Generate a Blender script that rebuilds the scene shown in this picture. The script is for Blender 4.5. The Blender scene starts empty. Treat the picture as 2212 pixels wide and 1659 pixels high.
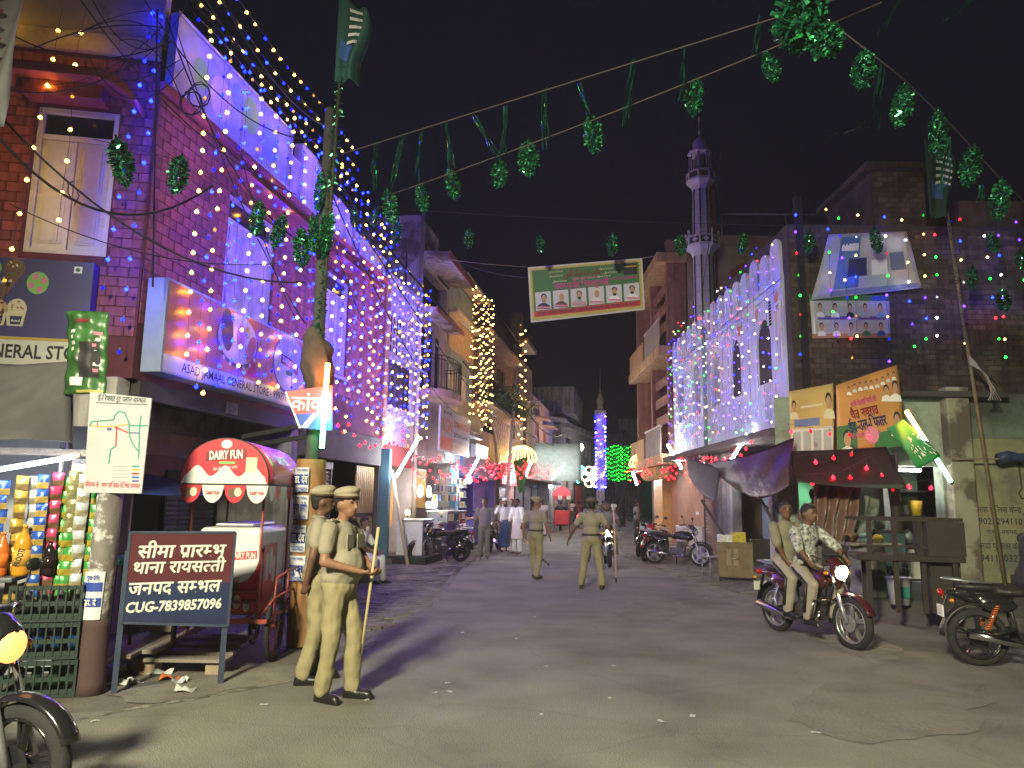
import bpy, bmesh, math, random
from mathutils import Vector as V, Matrix, noise as mnoise
R = math.radians
rnd = random.Random(11)
sc = bpy.context.scene
col = sc.collection
# ------------------------------------------------------------------ camera
FP, PITCH, ROLL, EYE = 1600.0, R(8.9), R(.8), 1.68       # focal length in units of a 2212 px wide picture
cam = bpy.data.objects.new('camera', bpy.data.cameras.new('camera'))
col.objects.link(cam)
sc.camera = cam
cam.data.sensor_width = 36
cam.data.lens = 36 * FP / 2212
cam.data.clip_start = .05
cam.data.clip_end = 600
CAMR = Matrix.Rotation(math.pi / 2 + PITCH, 3, 'X') @ Matrix.Rotation(ROLL, 3, 'Z')
cam.matrix_world = Matrix.Translation((0, 0, EYE)) @ CAMR.to_4x4()
# ------------------------------------------------------------------ night sky
world = bpy.data.worlds.new('World')
sc.world = world
world.use_nodes = True
wn = world.node_tree
sky_t = wn.nodes.new('ShaderNodeTexSky')
sky_t.sky_type = 'NISHITA'
sky_t.sun_disc = False
sky_t.sun_elevation = R(-1.5)
sky_t.sun_rotation = R(200)
sky_t.air_density = 2.0
sky_t.dust_density = 3.0
sky_t.ozone_density = 3.0
bg = wn.nodes['Background']
tint = wn.nodes.new('ShaderNodeMix')
tint.data_type = 'RGBA'
tint.blend_type = 'MULTIPLY'
tint.inputs[0].default_value = 1
tint.inputs[7].default_value = (1, .72, .95, 1)          # even violet town glow
wn.links.new(sky_t.outputs[0], tint.inputs[6])
wn.links.new(tint.outputs[2], bg.inputs[0])
bg.inputs[1].default_value = .007
# ------------------------------------------------------------------ exposure
sc.view_settings.view_transform = 'Standard'
sc.view_settings.look = 'None'
sc.view_settings.exposure = 3.0
sc.view_settings.gamma = 1
sc.view_settings.use_curve_mapping = False
sc.cycles.use_denoising = True
sc.cycles.denoiser = 'OPENIMAGEDENOISE'
sc.cycles.max_bounces = 6
sc.cycles.diffuse_bounces = 3
sc.cycles.glossy_bounces = 3
sc.cycles.transmission_bounces = 4
sc.cycles.transparent_max_bounces = 6
sc.cycles.sample_clamp_indirect = 4
sc.cycles.caustics_reflective = False
sc.cycles.caustics_refractive = False
# the street lamp behind the photographer that lights the junction (its post is built further down)
LAMP_POS = V((-3.6, -4.6, 7.2))
LAMP_POWER = 2250
lamp = bpy.data.lights.new('street_lamp_light', 'SPOT')
lamp.energy = LAMP_POWER
lamp.color = (1, .95, .64)
lamp.shadow_soft_size = .7
lamp.spot_size = R(86)
lamp.spot_blend = 1
lamp_o = bpy.data.objects.new('street_lamp_light', lamp)


# ------------------------------------------------------------------ pixels to places
def ray(X, Y):
    return CAMR @ V(((X - 1106) / FP, (829.5 - Y) / FP, -1))


def gp(X, Y, z=0):
    d = ray(X, Y)
    t = (z - EYE) / d.z
    return V((d.x * t, d.y * t, z))


def at(X, Y, y):
    d = ray(X, Y)
    t = y / d.y
    return V((d.x * t, y, EYE + d.z * t))


class Fr:
    """a vertical plane: local x runs to the right for someone facing it, -y points out of it"""
    def __init__(s, x, y, ang):
        s.o = V((x, y, 0))
        s.a = R(ang)
        s.ux = V((math.cos(s.a), math.sin(s.a), 0))
        s.n = V((math.sin(s.a), -math.cos(s.a), 0))

    def px(s, X, Y, off=0):
        d = ray(X, Y)
        p0 = s.o + s.n * off - V((0, 0, EYE))
        t = p0.dot(s.n) / d.dot(s.n) if abs(d.dot(s.n)) > 1e-6 else 1
        t = (s.o + s.n * off).dot(s.n) / (d.x * s.n.x + d.y * s.n.y)
        p = V((d.x * t, d.y * t, EYE + d.z * t))
        return ((p - s.o).dot(s.ux), p.z)

    def w(s, x, y, z):
        return s.o + s.ux * x - s.n * y + V((0, 0, z))

    def shifted(s, off):
        o = s.o + s.n * off
        f = Fr(o.x, o.y, math.degrees(s.a))
        return f


# ------------------------------------------------------------------ materials
MC = {}


def mat(name, c, rough=.75, metal=0., var=.12, scale=5., bump=.15, bscale=45., dirt=None, dscale=1.2, dlo=.5, dhi=.65,
        emit=None, estr=0., alpha=1., trans=0., spec=.4, coat=0., streak=0., island=0.):
    if name in MC:
        return MC[name]
    m = bpy.data.materials.new(name)
    m.use_nodes = True
    nt = m.node_tree
    b = nt.nodes['Principled BSDF']
    L = nt.links.new
    b.inputs['Roughness'].default_value = rough
    b.inputs['Metallic'].default_value = metal
    b.inputs['Specular IOR Level'].default_value = spec
    b.inputs['Coat Weight'].default_value = coat
    if trans:
        b.inputs['Transmission Weight'].default_value = trans
    if alpha < 1:
        b.inputs['Alpha'].default_value = alpha
    c4 = (c[0], c[1], c[2], 1)
    b.inputs['Base Color'].default_value = c4
    if var or bump or dirt:
        tc = nt.nodes.new('ShaderNodeTexCoord')
    out = None
    if var:
        n = nt.nodes.new('ShaderNodeTexNoise')
        n.inputs['Scale'].default_value = scale
        n.inputs['Detail'].default_value = 5
        L(tc.outputs['Object'], n.inputs['Vector'])
        r = nt.nodes.new('ShaderNodeValToRGB')
        r.color_ramp.elements[0].position = .3
        r.color_ramp.elements[1].position = .7
        r.color_ramp.elements[0].color = tuple(max(0, x * (1 - var)) for x in c) + (1,)
        r.color_ramp.elements[1].color = tuple(min(1, x * (1 + var)) for x in c) + (1,)
        L(n.outputs[0], r.inputs[0])
        out = r.outputs[0]
    if dirt:
        n2 = nt.nodes.new('ShaderNodeTexNoise')
        n2.inputs['Scale'].default_value = dscale
        n2.inputs['Detail'].default_value = 9
        n2.inputs['Roughness'].default_value = .65
        L(tc.outputs['Object'], n2.inputs['Vector'])
        r2 = nt.nodes.new('ShaderNodeValToRGB')
        r2.color_ramp.elements[0].position = dlo
        r2.color_ramp.elements[1].position = dhi
        L(n2.outputs[0], r2.inputs[0])
        mx = nt.nodes.new('ShaderNodeMix')
        mx.data_type = 'RGBA'
        L(r2.outputs[0], mx.inputs[0])
        if out:
            L(out, mx.inputs[6])
        else:
            mx.inputs[6].default_value = c4
        mx.inputs[7].default_value = (dirt[0], dirt[1], dirt[2], 1)
        out = mx.outputs[2]
    def dark(o_, fac):
        mm = nt.nodes.new('ShaderNodeMix')
        mm.data_type = 'RGBA'
        mm.blend_type = 'MULTIPLY'
        mm.inputs[0].default_value = 1
        L(o_, mm.inputs[6])
        L(fac, mm.inputs[7])
        return mm.outputs[2]
    if streak and out:          # rain streaks running down
        mp = nt.nodes.new('ShaderNodeMapping')
        mp.inputs['Scale'].default_value = (4, 4, .3)
        n4 = nt.nodes.new('ShaderNodeTexNoise')
        n4.inputs['Scale'].default_value = 1.4
        n4.inputs['Detail'].default_value = 6
        L(tc.outputs['Object'], mp.inputs[0])
        L(mp.outputs[0], n4.inputs['Vector'])
        mr = nt.nodes.new('ShaderNodeMapRange')
        mr.inputs[1].default_value = .42
        mr.inputs[2].default_value = .62
        mr.inputs[3].default_value = 1
        mr.inputs[4].default_value = 1 - streak
        L(n4.outputs[0], mr.inputs[0])
        out = dark(out, mr.outputs[0])
    if island and out:          # every brick its own shade
        ge = nt.nodes.new('ShaderNodeNewGeometry')
        oi = nt.nodes.new('ShaderNodeObjectInfo')
        ad = nt.nodes.new('ShaderNodeMath')
        fr2 = nt.nodes.new('ShaderNodeMath')
        fr2.operation = 'FRACT'
        L(ge.outputs['Random Per Island'], ad.inputs[0])
        L(oi.outputs['Random'], ad.inputs[1])
        L(ad.outputs[0], fr2.inputs[0])
        mr = nt.nodes.new('ShaderNodeMapRange')
        mr.inputs[3].default_value = 1 - island
        mr.inputs[4].default_value = 1 + island * .6
        L(fr2.outputs[0], mr.inputs[0])
        out = dark(out, mr.outputs[0])
    if out:
        L(out, b.inputs['Base Color'])
    if bump:
        n3 = nt.nodes.new('ShaderNodeTexNoise')
        n3.inputs['Scale'].default_value = bscale
        n3.inputs['Detail'].default_value = 4
        L(tc.outputs['Object'], n3.inputs['Vector'])
        bp = nt.nodes.new('ShaderNodeBump')
        bp.inputs['Strength'].default_value = bump
        bp.inputs['Distance'].default_value = .02
        L(n3.outputs[0], bp.inputs['Height'])
        L(bp.outputs[0], b.inputs['Normal'])
    if emit:
        b.inputs['Emission Color'].default_value = (emit[0], emit[1], emit[2], 1)
        b.inputs['Emission Strength'].default_value = estr
    MC[name] = m
    return m


def flat(name, c, rough=.6):
    return mat(name, c, rough, var=0, bump=0)


def glow(name, c, s):
    return mat(name, c, .4, var=0, bump=0, emit=c, estr=s)


def fold_mat(name, c, rough=.85, scale=9., strength=.35, stretch=(1, 1, .35)):
    """cloth with soft folds"""
    if name in MC:
        return MC[name]
    m = mat(name, c, rough, var=.1, scale=7, bump=0)
    nt = m.node_tree
    tc = nt.nodes.new('ShaderNodeTexCoord')
    mp = nt.nodes.new('ShaderNodeMapping')
    mp.inputs['Scale'].default_value = stretch
    n = nt.nodes.new('ShaderNodeTexNoise')
    n.inputs['Scale'].default_value = scale
    n.inputs['Detail'].default_value = 3
    n.inputs['Distortion'].default_value = 1.2
    bp = nt.nodes.new('ShaderNodeBump')
    bp.inputs['Strength'].default_value = strength
    bp.inputs['Distance'].default_value = .007
    L = nt.links.new
    L(tc.outputs['Object'], mp.inputs[0])
    L(mp.outputs[0], n.inputs['Vector'])
    L(n.outputs[0], bp.inputs['Height'])
    L(bp.outputs[0], nt.nodes['Principled BSDF'].inputs['Normal'])
    return m


# ------------------------------------------------------------------ mesh builder
class MB:
    def __init__(s):
        s.v, s.f, s.m, s.s = [], [], [], []

    def add(s, vs, fs, m=0, smooth=False):
        o = len(s.v)
        s.v += [tuple(p) for p in vs]
        s.f += [tuple(i + o for i in f) for f in fs]
        s.m += [m] * len(fs)
        s.s += [smooth] * len(fs)
        return s

    def box(s, c, d, m=0, rot=None):
        x, y, z = d[0] / 2, d[1] / 2, d[2] / 2
        ps = [V((a, b, e)) for e in (-z, z) for b in (-y, y) for a in (-x, x)]
        if rot is not None:
            if not isinstance(rot, Matrix):
                rot = Matrix.Rotation(rot, 3, 'Z')
            ps = [rot @ p for p in ps]
        c = V(c)
        return s.add([p + c for p in ps], [(0, 2, 3, 1), (4, 5, 7, 6), (0, 1, 5, 4), (2, 6, 7, 3), (0, 4, 6, 2), (1, 3, 7, 5)], m)

    def bx(s, x0, x1, y0, y1, z0, z1, m=0):
        return s.box(((x0 + x1) / 2, (y0 + y1) / 2, (z0 + z1) / 2), (abs(x1 - x0), abs(y1 - y0), abs(z1 - z0)), m)

    def cyl(s, p0, p1, r0, r1=None, n=10, m=0, cap=True, smooth=True):
        p0, p1 = V(p0), V(p1)
        r1 = r0 if r1 is None else r1
        d = (p1 - p0)
        q = d.to_track_quat('Z', 'Y') if d.length > 1e-9 else V((0, 0, 1)).to_track_quat('Z', 'Y')
        vs = []
        for p, r in ((p0, r0), (p1, r1)):
            for i in range(n):
                a = 2 * math.pi * i / n
                vs.append(p + q @ V((r * math.cos(a), r * math.sin(a), 0)))
        s.add(vs, [(i, (i + 1) % n, n + (i + 1) % n, n + i) for i in range(n)], m, smooth)
        if cap:
            o = len(s.v) - 2 * n
            s.f += [tuple(o + i for i in reversed(range(n))), tuple(o + n + i for i in range(n))]
            s.m += [m, m]
            s.s += [False, False]
        return s

    def bar(s, p0, p1, w, h, m=0):
        p0, p1 = V(p0), V(p1)
        d = p1 - p0
        q = d.to_track_quat('X', 'Z').to_matrix()
        return s.box((p0 + p1) / 2, (d.length, w, h), m, q)

    def tube(s, pts, r, n=6, m=0, closed=False, smooth=True):
        pts = [V(p) for p in pts]
        k = len(pts)
        vs, prev = [], None
        for i, p in enumerate(pts):
            a = pts[(i - 1) % k] if (closed or i > 0) else p
            b = pts[(i + 1) % k] if (closed or i < k - 1) else p
            d = (b - a).normalized()
            if prev is None:
                up = V((0, 0, 1)) if abs(d.z) < .9 else V((1, 0, 0))
                u = d.cross(up).normalized()
            else:
                u = (prev - d * prev.dot(d))
                u = u.normalized() if u.length > 1e-6 else d.orthogonal().normalized()
            prev = u
            w = d.cross(u)
            rr = r[i] if isinstance(r, (list, tuple)) else r
            for j in range(n):
                t = 2 * math.pi * j / n
                vs.append(p + u * (rr * math.cos(t)) + w * (rr * math.sin(t)))
        fs = []
        for i in range(k if closed else k - 1):
            o, o2 = i * n, ((i + 1) % k) * n
            fs += [(o + j, o + (j + 1) % n, o2 + (j + 1) % n, o2 + j) for j in range(n)]
        if not closed:
            fs += [tuple(reversed(range(n))), tuple((k - 1) * n + j for j in range(n))]
        return s.add(vs, fs, m, smooth)

    def lathe(s, prof, c=(0, 0, 0), n=16, m=0, smooth=True, axis=None):
        c = V(c)
        q = V(axis).to_track_quat('Z', 'Y') if axis else None
        vs = []
        for r, z in prof:
            for i in range(n):
                a = 2 * math.pi * (i + .5) / n
                p = V((r * math.cos(a), r * math.sin(a), z))
                vs.append(c + (q @ p if q else p))
        fs = []
        for k in range(len(prof) - 1):
            fs += [(k * n + i, k * n + (i + 1) % n, (k + 1) * n + (i + 1) % n, (k + 1) * n + i) for i in range(n)]
        s.add(vs, fs, m, smooth)
        o = len(s.v) - len(vs)
        for k, rev in ((0, True), (len(prof) - 1, False)):
            if prof[k][0] > 1e-4:
                idx = [o + k * n + i for i in range(n)]
                s.f.append(tuple(reversed(idx)) if rev else tuple(idx))
                s.m.append(m)
                s.s.append(False)
        return s

    def sph(s, c, r, nu=12, nv=8, m=0, rot=None, smooth=True):
        if not hasattr(r, '__len__'):
            r = (r, r, r)
        c = V(c)
        vs = [V((0, 0, -r[2]))]
        for j in range(1, nv):
            t = -math.pi / 2 + math.pi * j / nv
            for i in range(nu):
                a = 2 * math.pi * i / nu
                vs.append(V((r[0] * math.cos(t) * math.cos(a), r[1] * math.cos(t) * math.sin(a), r[2] * math.sin(t))))
        vs.append(V((0, 0, r[2])))
        if rot is not None:
            vs = [rot @ p for p in vs]
        fs = [(0, 1 + (i + 1) % nu, 1 + i) for i in range(nu)]
        for j in range(nv - 2):
            o = 1 + j * nu
            fs += [(o + i, o + (i + 1) % nu, o + nu + (i + 1) % nu, o + nu + i) for i in range(nu)]
        o = 1 + (nv - 2) * nu
        fs += [(o + i, o + (i + 1) % nu, len(vs) - 1) for i in range(nu)]
        return s.add([p + c for p in vs], fs, m, smooth)

    def cap(s, p0, p1, r0, r1, n=10, m=0):
        """closed tapered capsule"""
        p0, p1 = V(p0), V(p1)
        d = p1 - p0
        q = d.to_track_quat('Z', 'Y')
        prof = []
        for i in range(0, 4):
            t = math.pi / 2 * i / 3
            prof.append((r0 * math.sin(t), -r0 * math.cos(t)))
        for i in range(0, 4):
            t = math.pi / 2 * i / 3
            prof.append((r1 * math.cos(t), d.length + r1 * math.sin(t)))
        vs = [p0 + q @ V((0, 0, prof[0][1]))]
        for r, z in prof[1:-1]:
            for i in range(n):
                a = 2 * math.pi * i / n
                vs.append(p0 + q @ V((r * math.cos(a), r * math.sin(a), z)))
        vs.append(p0 + q @ V((0, 0, prof[-1][1])))
        k = len(prof) - 2
        fs = [(0, 1 + (i + 1) % n, 1 + i) for i in range(n)]
        for j in range(k - 1):
            o = 1 + j * n
            fs += [(o + i, o + (i + 1) % n, o + n + (i + 1) % n, o + n + i) for i in range(n)]
        o = 1 + (k - 1) * n
        fs += [(o + i, o + (i + 1) % n, len(vs) - 1) for i in range(n)]
        return s.add(vs, fs, m, True)

    def poly(s, pts, m=0):
        return s.add(pts, [tuple(range(len(pts)))], m)

    def prism(s, pts, y0, y1, m=0):
        """outline in x,z pushed from y0 (front) to y1 (back); outline counter-clockwise seen from -y"""
        n = len(pts)
        vs = [(x, y0, z) for x, z in pts] + [(x, y1, z) for x, z in pts]
        fs = [tuple(range(n)), tuple(n + i for i in reversed(range(n)))]
        fs += [(i, n + i, n + (i + 1) % n, (i + 1) % n) for i in range(n)]
        return s.add(vs, fs, m)

    def sheet(s, fn, nu, nv, m=0, smooth=True):
        vs = [fn(i / nu, j / nv) for j in range(nv + 1) for i in range(nu + 1)]
        w = nu + 1
        return s.add(vs, [(j * w + i, j * w + i + 1, (j + 1) * w + i + 1, (j + 1) * w + i) for j in range(nv) for i in range(nu)], m, smooth)

    def mesh(s, name, mats):
        me = bpy.data.meshes.new(name)
        me.from_pydata(s.v, [], s.f)
        if not isinstance(mats, (list, tuple)):
            mats = [mats]
        for q in mats:
            me.materials.append(q)
        me.polygons.foreach_set('material_index', s.m)
        me.polygons.foreach_set('use_smooth', s.s)
        me.update()
        return me

    def build(s, name, mats, parent=None, loc=None, bevel=0, seg=2, solid=0):
        return place(name, s.mesh(name, mats), parent, loc, bevel, seg, solid)


OFF = {}


def place(name, me, parent=None, loc=None, bevel=0, seg=2, solid=0):
    o = bpy.data.objects.new(name, me)
    col.objects.link(o)
    l = V(loc) if loc is not None else V((0, 0, 0))
    if parent is not None:
        o.parent = parent
        l = l + OFF.get(parent.name, V((0, 0, 0)))
    o.location = l
    if solid:
        md = o.modifiers.new('thickness', 'SOLIDIFY')
        md.thickness = solid
        md.offset = 0
    if bevel:
        md = o.modifiers.new('bevel', 'BEVEL')
        md.width = bevel
        md.segments = seg
        md.limit_method = 'ANGLE'
        md.angle_limit = R(40)
    return o


def tag(o, label, cat, group=None, kind=None):
    if label:
        o['label'] = label
    if cat:
        o['category'] = cat
    if group:
        o['group'] = group
    if kind:
        o['kind'] = kind
    return o


def thing(name, label, cat, loc=(0, 0, 0), rz=0., group=None, fr=None):
    """an Empty at the thing's base. With fr, loc is in that plane's own coordinates and children are given in them too"""
    o = bpy.data.objects.new(name, None)
    o.empty_display_size = .2
    col.objects.link(o)
    if fr is not None:
        o.location = fr.w(*loc)
        o.rotation_euler = (0, 0, fr.a)
        OFF[o.name] = -V(loc)
    else:
        o.location = loc
        o.rotation_euler = (0, 0, rz)
    return tag(o, label, cat, group)


def holewall(mb, x0, x1, z0, z1, holes, y0=0., rev=.25, m=0, mrev=None):
    """front skin with real openings and their reveals"""
    mrev = m if mrev is None else mrev
    xs = sorted({x0, x1, *[h[0] for h in holes], *[h[1] for h in holes]})
    zs = sorted({z0, z1, *[h[2] for h in holes], *[h[3] for h in holes]})
    xs = [x for x in xs if x0 <= x <= x1]
    zs = [z for z in zs if z0 <= z <= z1]
    for a, b in zip(xs, xs[1:]):
        for c, d in zip(zs, zs[1:]):
            cx, cz = (a + b) / 2, (c + d) / 2
            if any(h[0] < cx < h[1] and h[2] < cz < h[3] for h in holes):
                continue
            mb.poly([(a, y0, c), (b, y0, c), (b, y0, d), (a, y0, d)], m)
    for a, b, c, d in holes:
        y1 = y0 + rev
        mb.poly([(a, y0, c), (a, y0, d), (a, y1, d), (a, y1, c)], mrev)
        mb.poly([(b, y0, c), (b, y1, c), (b, y1, d), (b, y0, d)], mrev)
        mb.poly([(a, y0, c), (a, y1, c), (b, y1, c), (b, y0, c)], mrev)
        mb.poly([(a, y0, d), (b, y0, d), (b, y1, d), (a, y1, d)], mrev)
    return mb


# ------------------------------------------------------------------ lettering
_TC = {}


def _raw(t, bold, shear):
    k = (t, bold, shear)
    if k not in _TC:
        c = bpy.data.curves.new('txt', 'FONT')
        c.body = t
        c.offset = bold
        c.shear = shear
        c.resolution_u = 2
        o = bpy.data.objects.new('txt', c)
        me = o.to_mesh()
        _TC[k] = ([tuple(v.co) for v in me.vertices], [tuple(p.vertices) for p in me.polygons])
        o.to_mesh_clear()
        bpy.data.objects.remove(o)
        bpy.data.curves.remove(c)
    return _TC[k]


_AC = {}


def _adv(t):
    if t not in _AC:
        xs = [v[0] for v in _raw('|' + t + '|', 0, 0)[0]]
        b = [v[0] for v in _raw('||', 0, 0)[0]]
        _AC[t] = max(xs) - min(xs) - (max(b) - min(b))
    return _AC[t]


DEVA = range(0x900, 0x97f)
MARKS = 'ािीुूृेैोौंँः़ॅॉ'


def _layout(t, bold=0., shear=0.):
    """simple shaping for Devanagari: short i before its consonants, half letters without their upright"""
    items, i, run = [], 0, ''
    while i < len(t):
        ch = t[i]
        if ord(ch) not in DEVA:
            items.append(('g', ch))
            i += 1
            continue
        cl = []
        j = i
        while j + 2 < len(t) and t[j + 1] == '्' and ord(t[j + 2]) in DEVA:
            cl.append(t[j])
            j += 2
        base = t[j]
        j += 1
        marks = ''
        while j < len(t) and t[j] in MARKS:
            marks += t[j]
            j += 1
        if 'ि' in marks:
            items.append(('g', 'ि'))
            marks = marks.replace('ि', '')
        reph = False
        if cl and cl[0] == 'र':
            reph = True
            cl = cl[1:]
        rakar = False
        if cl and base == 'र':
            base = cl.pop()
            rakar = True
        for h in cl:
            items.append(('h', h))
        items.append(('g', base + marks))
        if rakar:
            items.append(('r', base))
        if reph:
            items.append(('e', base))
        i = j
    vs, fs, x = [], [], 0.
    for kind, g in items:
        if kind == 'g':
            gv, gf = _raw(g, bold, shear)
            o = len(vs)
            xs0 = x
            vs += [(p[0] + x, p[1]) for p in gv]
            fs += [tuple(q + o for q in f) for f in gf]
            x += _adv(g)
        elif kind == 'h':
            gv, gf = _raw(g, bold, shear)
            w = _adv(g)
            cut = w - (.16 if g not in 'कफ' else .1)
            bm = bmesh.new()
            bv = [bm.verts.new((p[0], p[1], 0)) for p in gv]
            for f in gf:
                try:
                    bm.faces.new([bv[q] for q in f])
                except ValueError:
                    pass
            bmesh.ops.bisect_plane(bm, geom=bm.verts[:] + bm.edges[:] + bm.faces[:], plane_co=(cut, 0, 0), plane_no=(1, 0, 0), clear_outer=True)
            bm.verts.index_update()
            o = len(vs)
            vs += [(v.co.x + x, v.co.y) for v in bm.verts]
            fs += [tuple(v.index + o for v in f.verts) for f in bm.faces]
            bm.free()
            x += cut
        else:
            t0 = .055
            xe = xs0 + _adv(g) - .1
            if kind == 'r':
                a, b = (xe, .22), (xe - .24, .02)
            else:
                a, b = (xe, .66), (xe - .12, .84)
            o = len(vs)
            vs += [(a[0], a[1] - t0), (a[0], a[1] + t0), (b[0], b[1] + t0), (b[0], b[1] - t0)]
            fs.append((o, o + 1, o + 2, o + 3))
    return vs, fs, x


def text(t, m, parent, x, z, y=0., h=None, w=None, bold=0., shear=0., align='c', rot=0., name='lettering', size=None, label=None):
    """flat print in the plane of its sign: x,z give the middle (or left end) of the line; h letter height, w line width"""
    deva = any(ord(c) in DEVA for c in t)
    vs, fs, adv = _layout(t, 0. if deva else bold, shear)
    if not vs:
        return None
    x0, x1 = min(v[0] for v in vs), max(v[0] for v in vs)
    sz = size if size else (h / .7 if h else 1)
    sx = sz
    if w:
        sx = w / (x1 - x0)
        if not h and not size:
            sz = sx
    cx = (x0 + x1) / 2 if align == 'c' else x0
    ca, sa = math.cos(rot), math.sin(rot)
    out = []
    for px_, py_ in vs:
        a, b = (px_ - cx) * sx, (py_ - .33) * sz
        out.append((x + a * ca - b * sa, y, z + a * sa + b * ca))
    mb = MB()
    mb.add(out, fs)
    if deva and bold:
        for k, (a, b) in enumerate(((1, 0), (-1, 0), (0, 1), (0, -1))):
            mb.add([(p[0] + a * bold * sx * .8, y - .0004 * (k + 1), p[2] + b * bold * sz * .6) for p in out], fs)
    o = mb.build(name, m, parent)
    if label:
        o['label'] = label
    return o


def arabic(t):
    return t[::-1]
# ================================================================== materials of the place
ASPH = mat('asphalt', (.15, .145, .125), .82, var=.3, scale=1.1, bump=.6, bscale=90, dirt=(.21, .2, .175), dscale=.45, dlo=.42, dhi=.72)
nt = ASPH.node_tree                      # cracks and oil stains
pb_ = nt.nodes['Principled BSDF']
src = pb_.inputs['Base Color'].links[0].from_socket
tc_ = nt.nodes.new('ShaderNodeTexCoord')
nz = nt.nodes.new('ShaderNodeTexNoise')
nz.inputs['Scale'].default_value = 1.6
nz.inputs['Detail'].default_value = 6
mxv = nt.nodes.new('ShaderNodeMix')
mxv.data_type = 'VECTOR'
mxv.inputs[0].default_value = .22
vo = nt.nodes.new('ShaderNodeTexVoronoi')
vo.feature = 'DISTANCE_TO_EDGE'
vo.inputs['Scale'].default_value = .8
nt.links.new(tc_.outputs['Object'], nz.inputs['Vector'])
nt.links.new(tc_.outputs['Object'], mxv.inputs[4])
nt.links.new(nz.outputs['Color'], mxv.inputs[5])
nt.links.new(mxv.outputs[1], vo.inputs['Vector'])
mrc = nt.nodes.new('ShaderNodeMapRange')
mrc.inputs[1].default_value = .0
mrc.inputs[2].default_value = .012
mrc.inputs[3].default_value = .87
mrc.inputs[4].default_value = 1
nt.links.new(vo.outputs['Distance'], mrc.inputs[0])
n5 = nt.nodes.new('ShaderNodeTexNoise')
n5.inputs['Scale'].default_value = .33
n5.inputs['Detail'].default_value = 8
nt.links.new(tc_.outputs['Object'], n5.inputs['Vector'])
mr5 = nt.nodes.new('ShaderNodeMapRange')
mr5.inputs[1].default_value = .52
mr5.inputs[2].default_value = .7
mr5.inputs[3].default_value = 1
mr5.inputs[4].default_value = .62
nt.links.new(n5.outputs[0], mr5.inputs[0])
mu = nt.nodes.new('ShaderNodeMath')
mu.operation = 'MULTIPLY'
nt.links.new(mrc.outputs[0], mu.inputs[0])
nt.links.new(mr5.outputs[0], mu.inputs[1])
mm_ = nt.nodes.new('ShaderNodeMix')
mm_.data_type = 'RGBA'
mm_.blend_type = 'MULTIPLY'
mm_.inputs[0].default_value = 1
nt.links.new(src, mm_.inputs[6])
nt.links.new(mu.outputs[0], mm_.inputs[7])
nt.links.new(mm_.outputs[2], pb_.inputs['Base Color'])
DUST = mat('dusty_ground', (.13, .115, .1), .9, var=.25, scale=2.5, bump=.5, bscale=30, dirt=(.06, .055, .05), dscale=.9)
PAVM = mat('paver_stone', (.17, .145, .13), .85, island=.3, var=.3, scale=1.1, bump=.4, bscale=60, dirt=(.07, .062, .055), dscale=1.0)
LINEM = mat('worn_road_paint', (.26, .25, .22), .8, var=.3, scale=9, bump=.3, dirt=(.1, .095, .08), dscale=5, dlo=.42, dhi=.55)
CONC = mat('concrete', (.22, .2, .185), .85, var=.18, scale=2, bump=.35, bscale=25, dirt=(.09, .08, .07), dscale=.8)
DCONC = mat('dark_concrete', (.07, .065, .06), .85, var=.2, scale=2, bump=.35, bscale=25)
REDB = mat('red_painted_brick', (.34, .085, .095), .7, streak=.45, island=.14, var=.16, scale=1.6, bump=.25, bscale=35, dirt=(.2, .05, .06), dscale=1.2, dlo=.5, dhi=.75)
REDJ = mat('red_brick_joint', (.12, .03, .04), .85, var=.2, bump=.2)
REDP = mat('red_painted_plaster', (.36, .07, .09), .7, var=.15, scale=2, bump=.2, dirt=(.14, .05, .05), dscale=1.5)
CREAM = mat('cream_plaster', (.55, .48, .33), .8, var=.12, scale=1.5, bump=.2, dirt=(.3, .26, .18), dscale=1.5)
WHITEP = mat('weathered_white_plaster', (.6, .56, .54), .85, streak=.35, var=.12, scale=2, bump=.3, bscale=20, dirt=(.19, .16, .14), dscale=.55, dlo=.5, dhi=.56)
WHITEW = mat('white_wood_paint', (.62, .6, .52), .6, var=.1, scale=3, bump=.15, dirt=(.35, .32, .27), dscale=3, dlo=.55, dhi=.75)
LILAC = mat('pale_lilac_plaster', (.5, .5, .58), .8, streak=.3, var=.12, scale=1.5, bump=.25, dirt=(.28, .26, .3), dscale=1, dlo=.5, dhi=.7)
MOSQ = mat('pale_mosque_plaster', (.55, .57, .62), .8, streak=.12, var=.1, scale=1.2, bump=.3, bscale=18, dirt=(.33, .38, .38), dscale=.6, dlo=.5, dhi=.72)
ORPL = mat('ochre_plaster', (.45, .27, .13), .75, streak=.35, var=.12, scale=1, bump=.2, dirt=(.3, .16, .08), dscale=.7, dlo=.5, dhi=.75)
TANPL = mat('tan_plaster', (.4, .28, .2), .8, var=.12, scale=1, bump=.2, dirt=(.25, .17, .13), dscale=.6)
RUST = mat('terracotta_paint', (.3, .09, .06), .7, var=.15, scale=2, bump=.2)
PINKPL = mat('pink_plaster', (.5, .3, .27), .8, var=.12, scale=1, bump=.2, dirt=(.28, .18, .17), dscale=.6)
GREYPL = mat('grey_plaster', (.3, .29, .28), .85, streak=.4, var=.15, scale=1, bump=.25, dirt=(.13, .13, .12), dscale=.5)
TEALPL = mat('blue_grey_plaster', (.22, .3, .34), .8, var=.12, scale=1, bump=.2, dirt=(.13, .17, .19), dscale=.8)
DKBRICK = mat('dark_old_brick', (.105, .07, .058), .9, island=.4, streak=.4, var=.4, scale=1.5, bump=.4, bscale=30, dirt=(.04, .034, .03), dscale=.8, dlo=.42, dhi=.7)
DKMORT = mat('dark_mortar', (.05, .043, .04), .95, var=.2, bump=.3)
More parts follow.
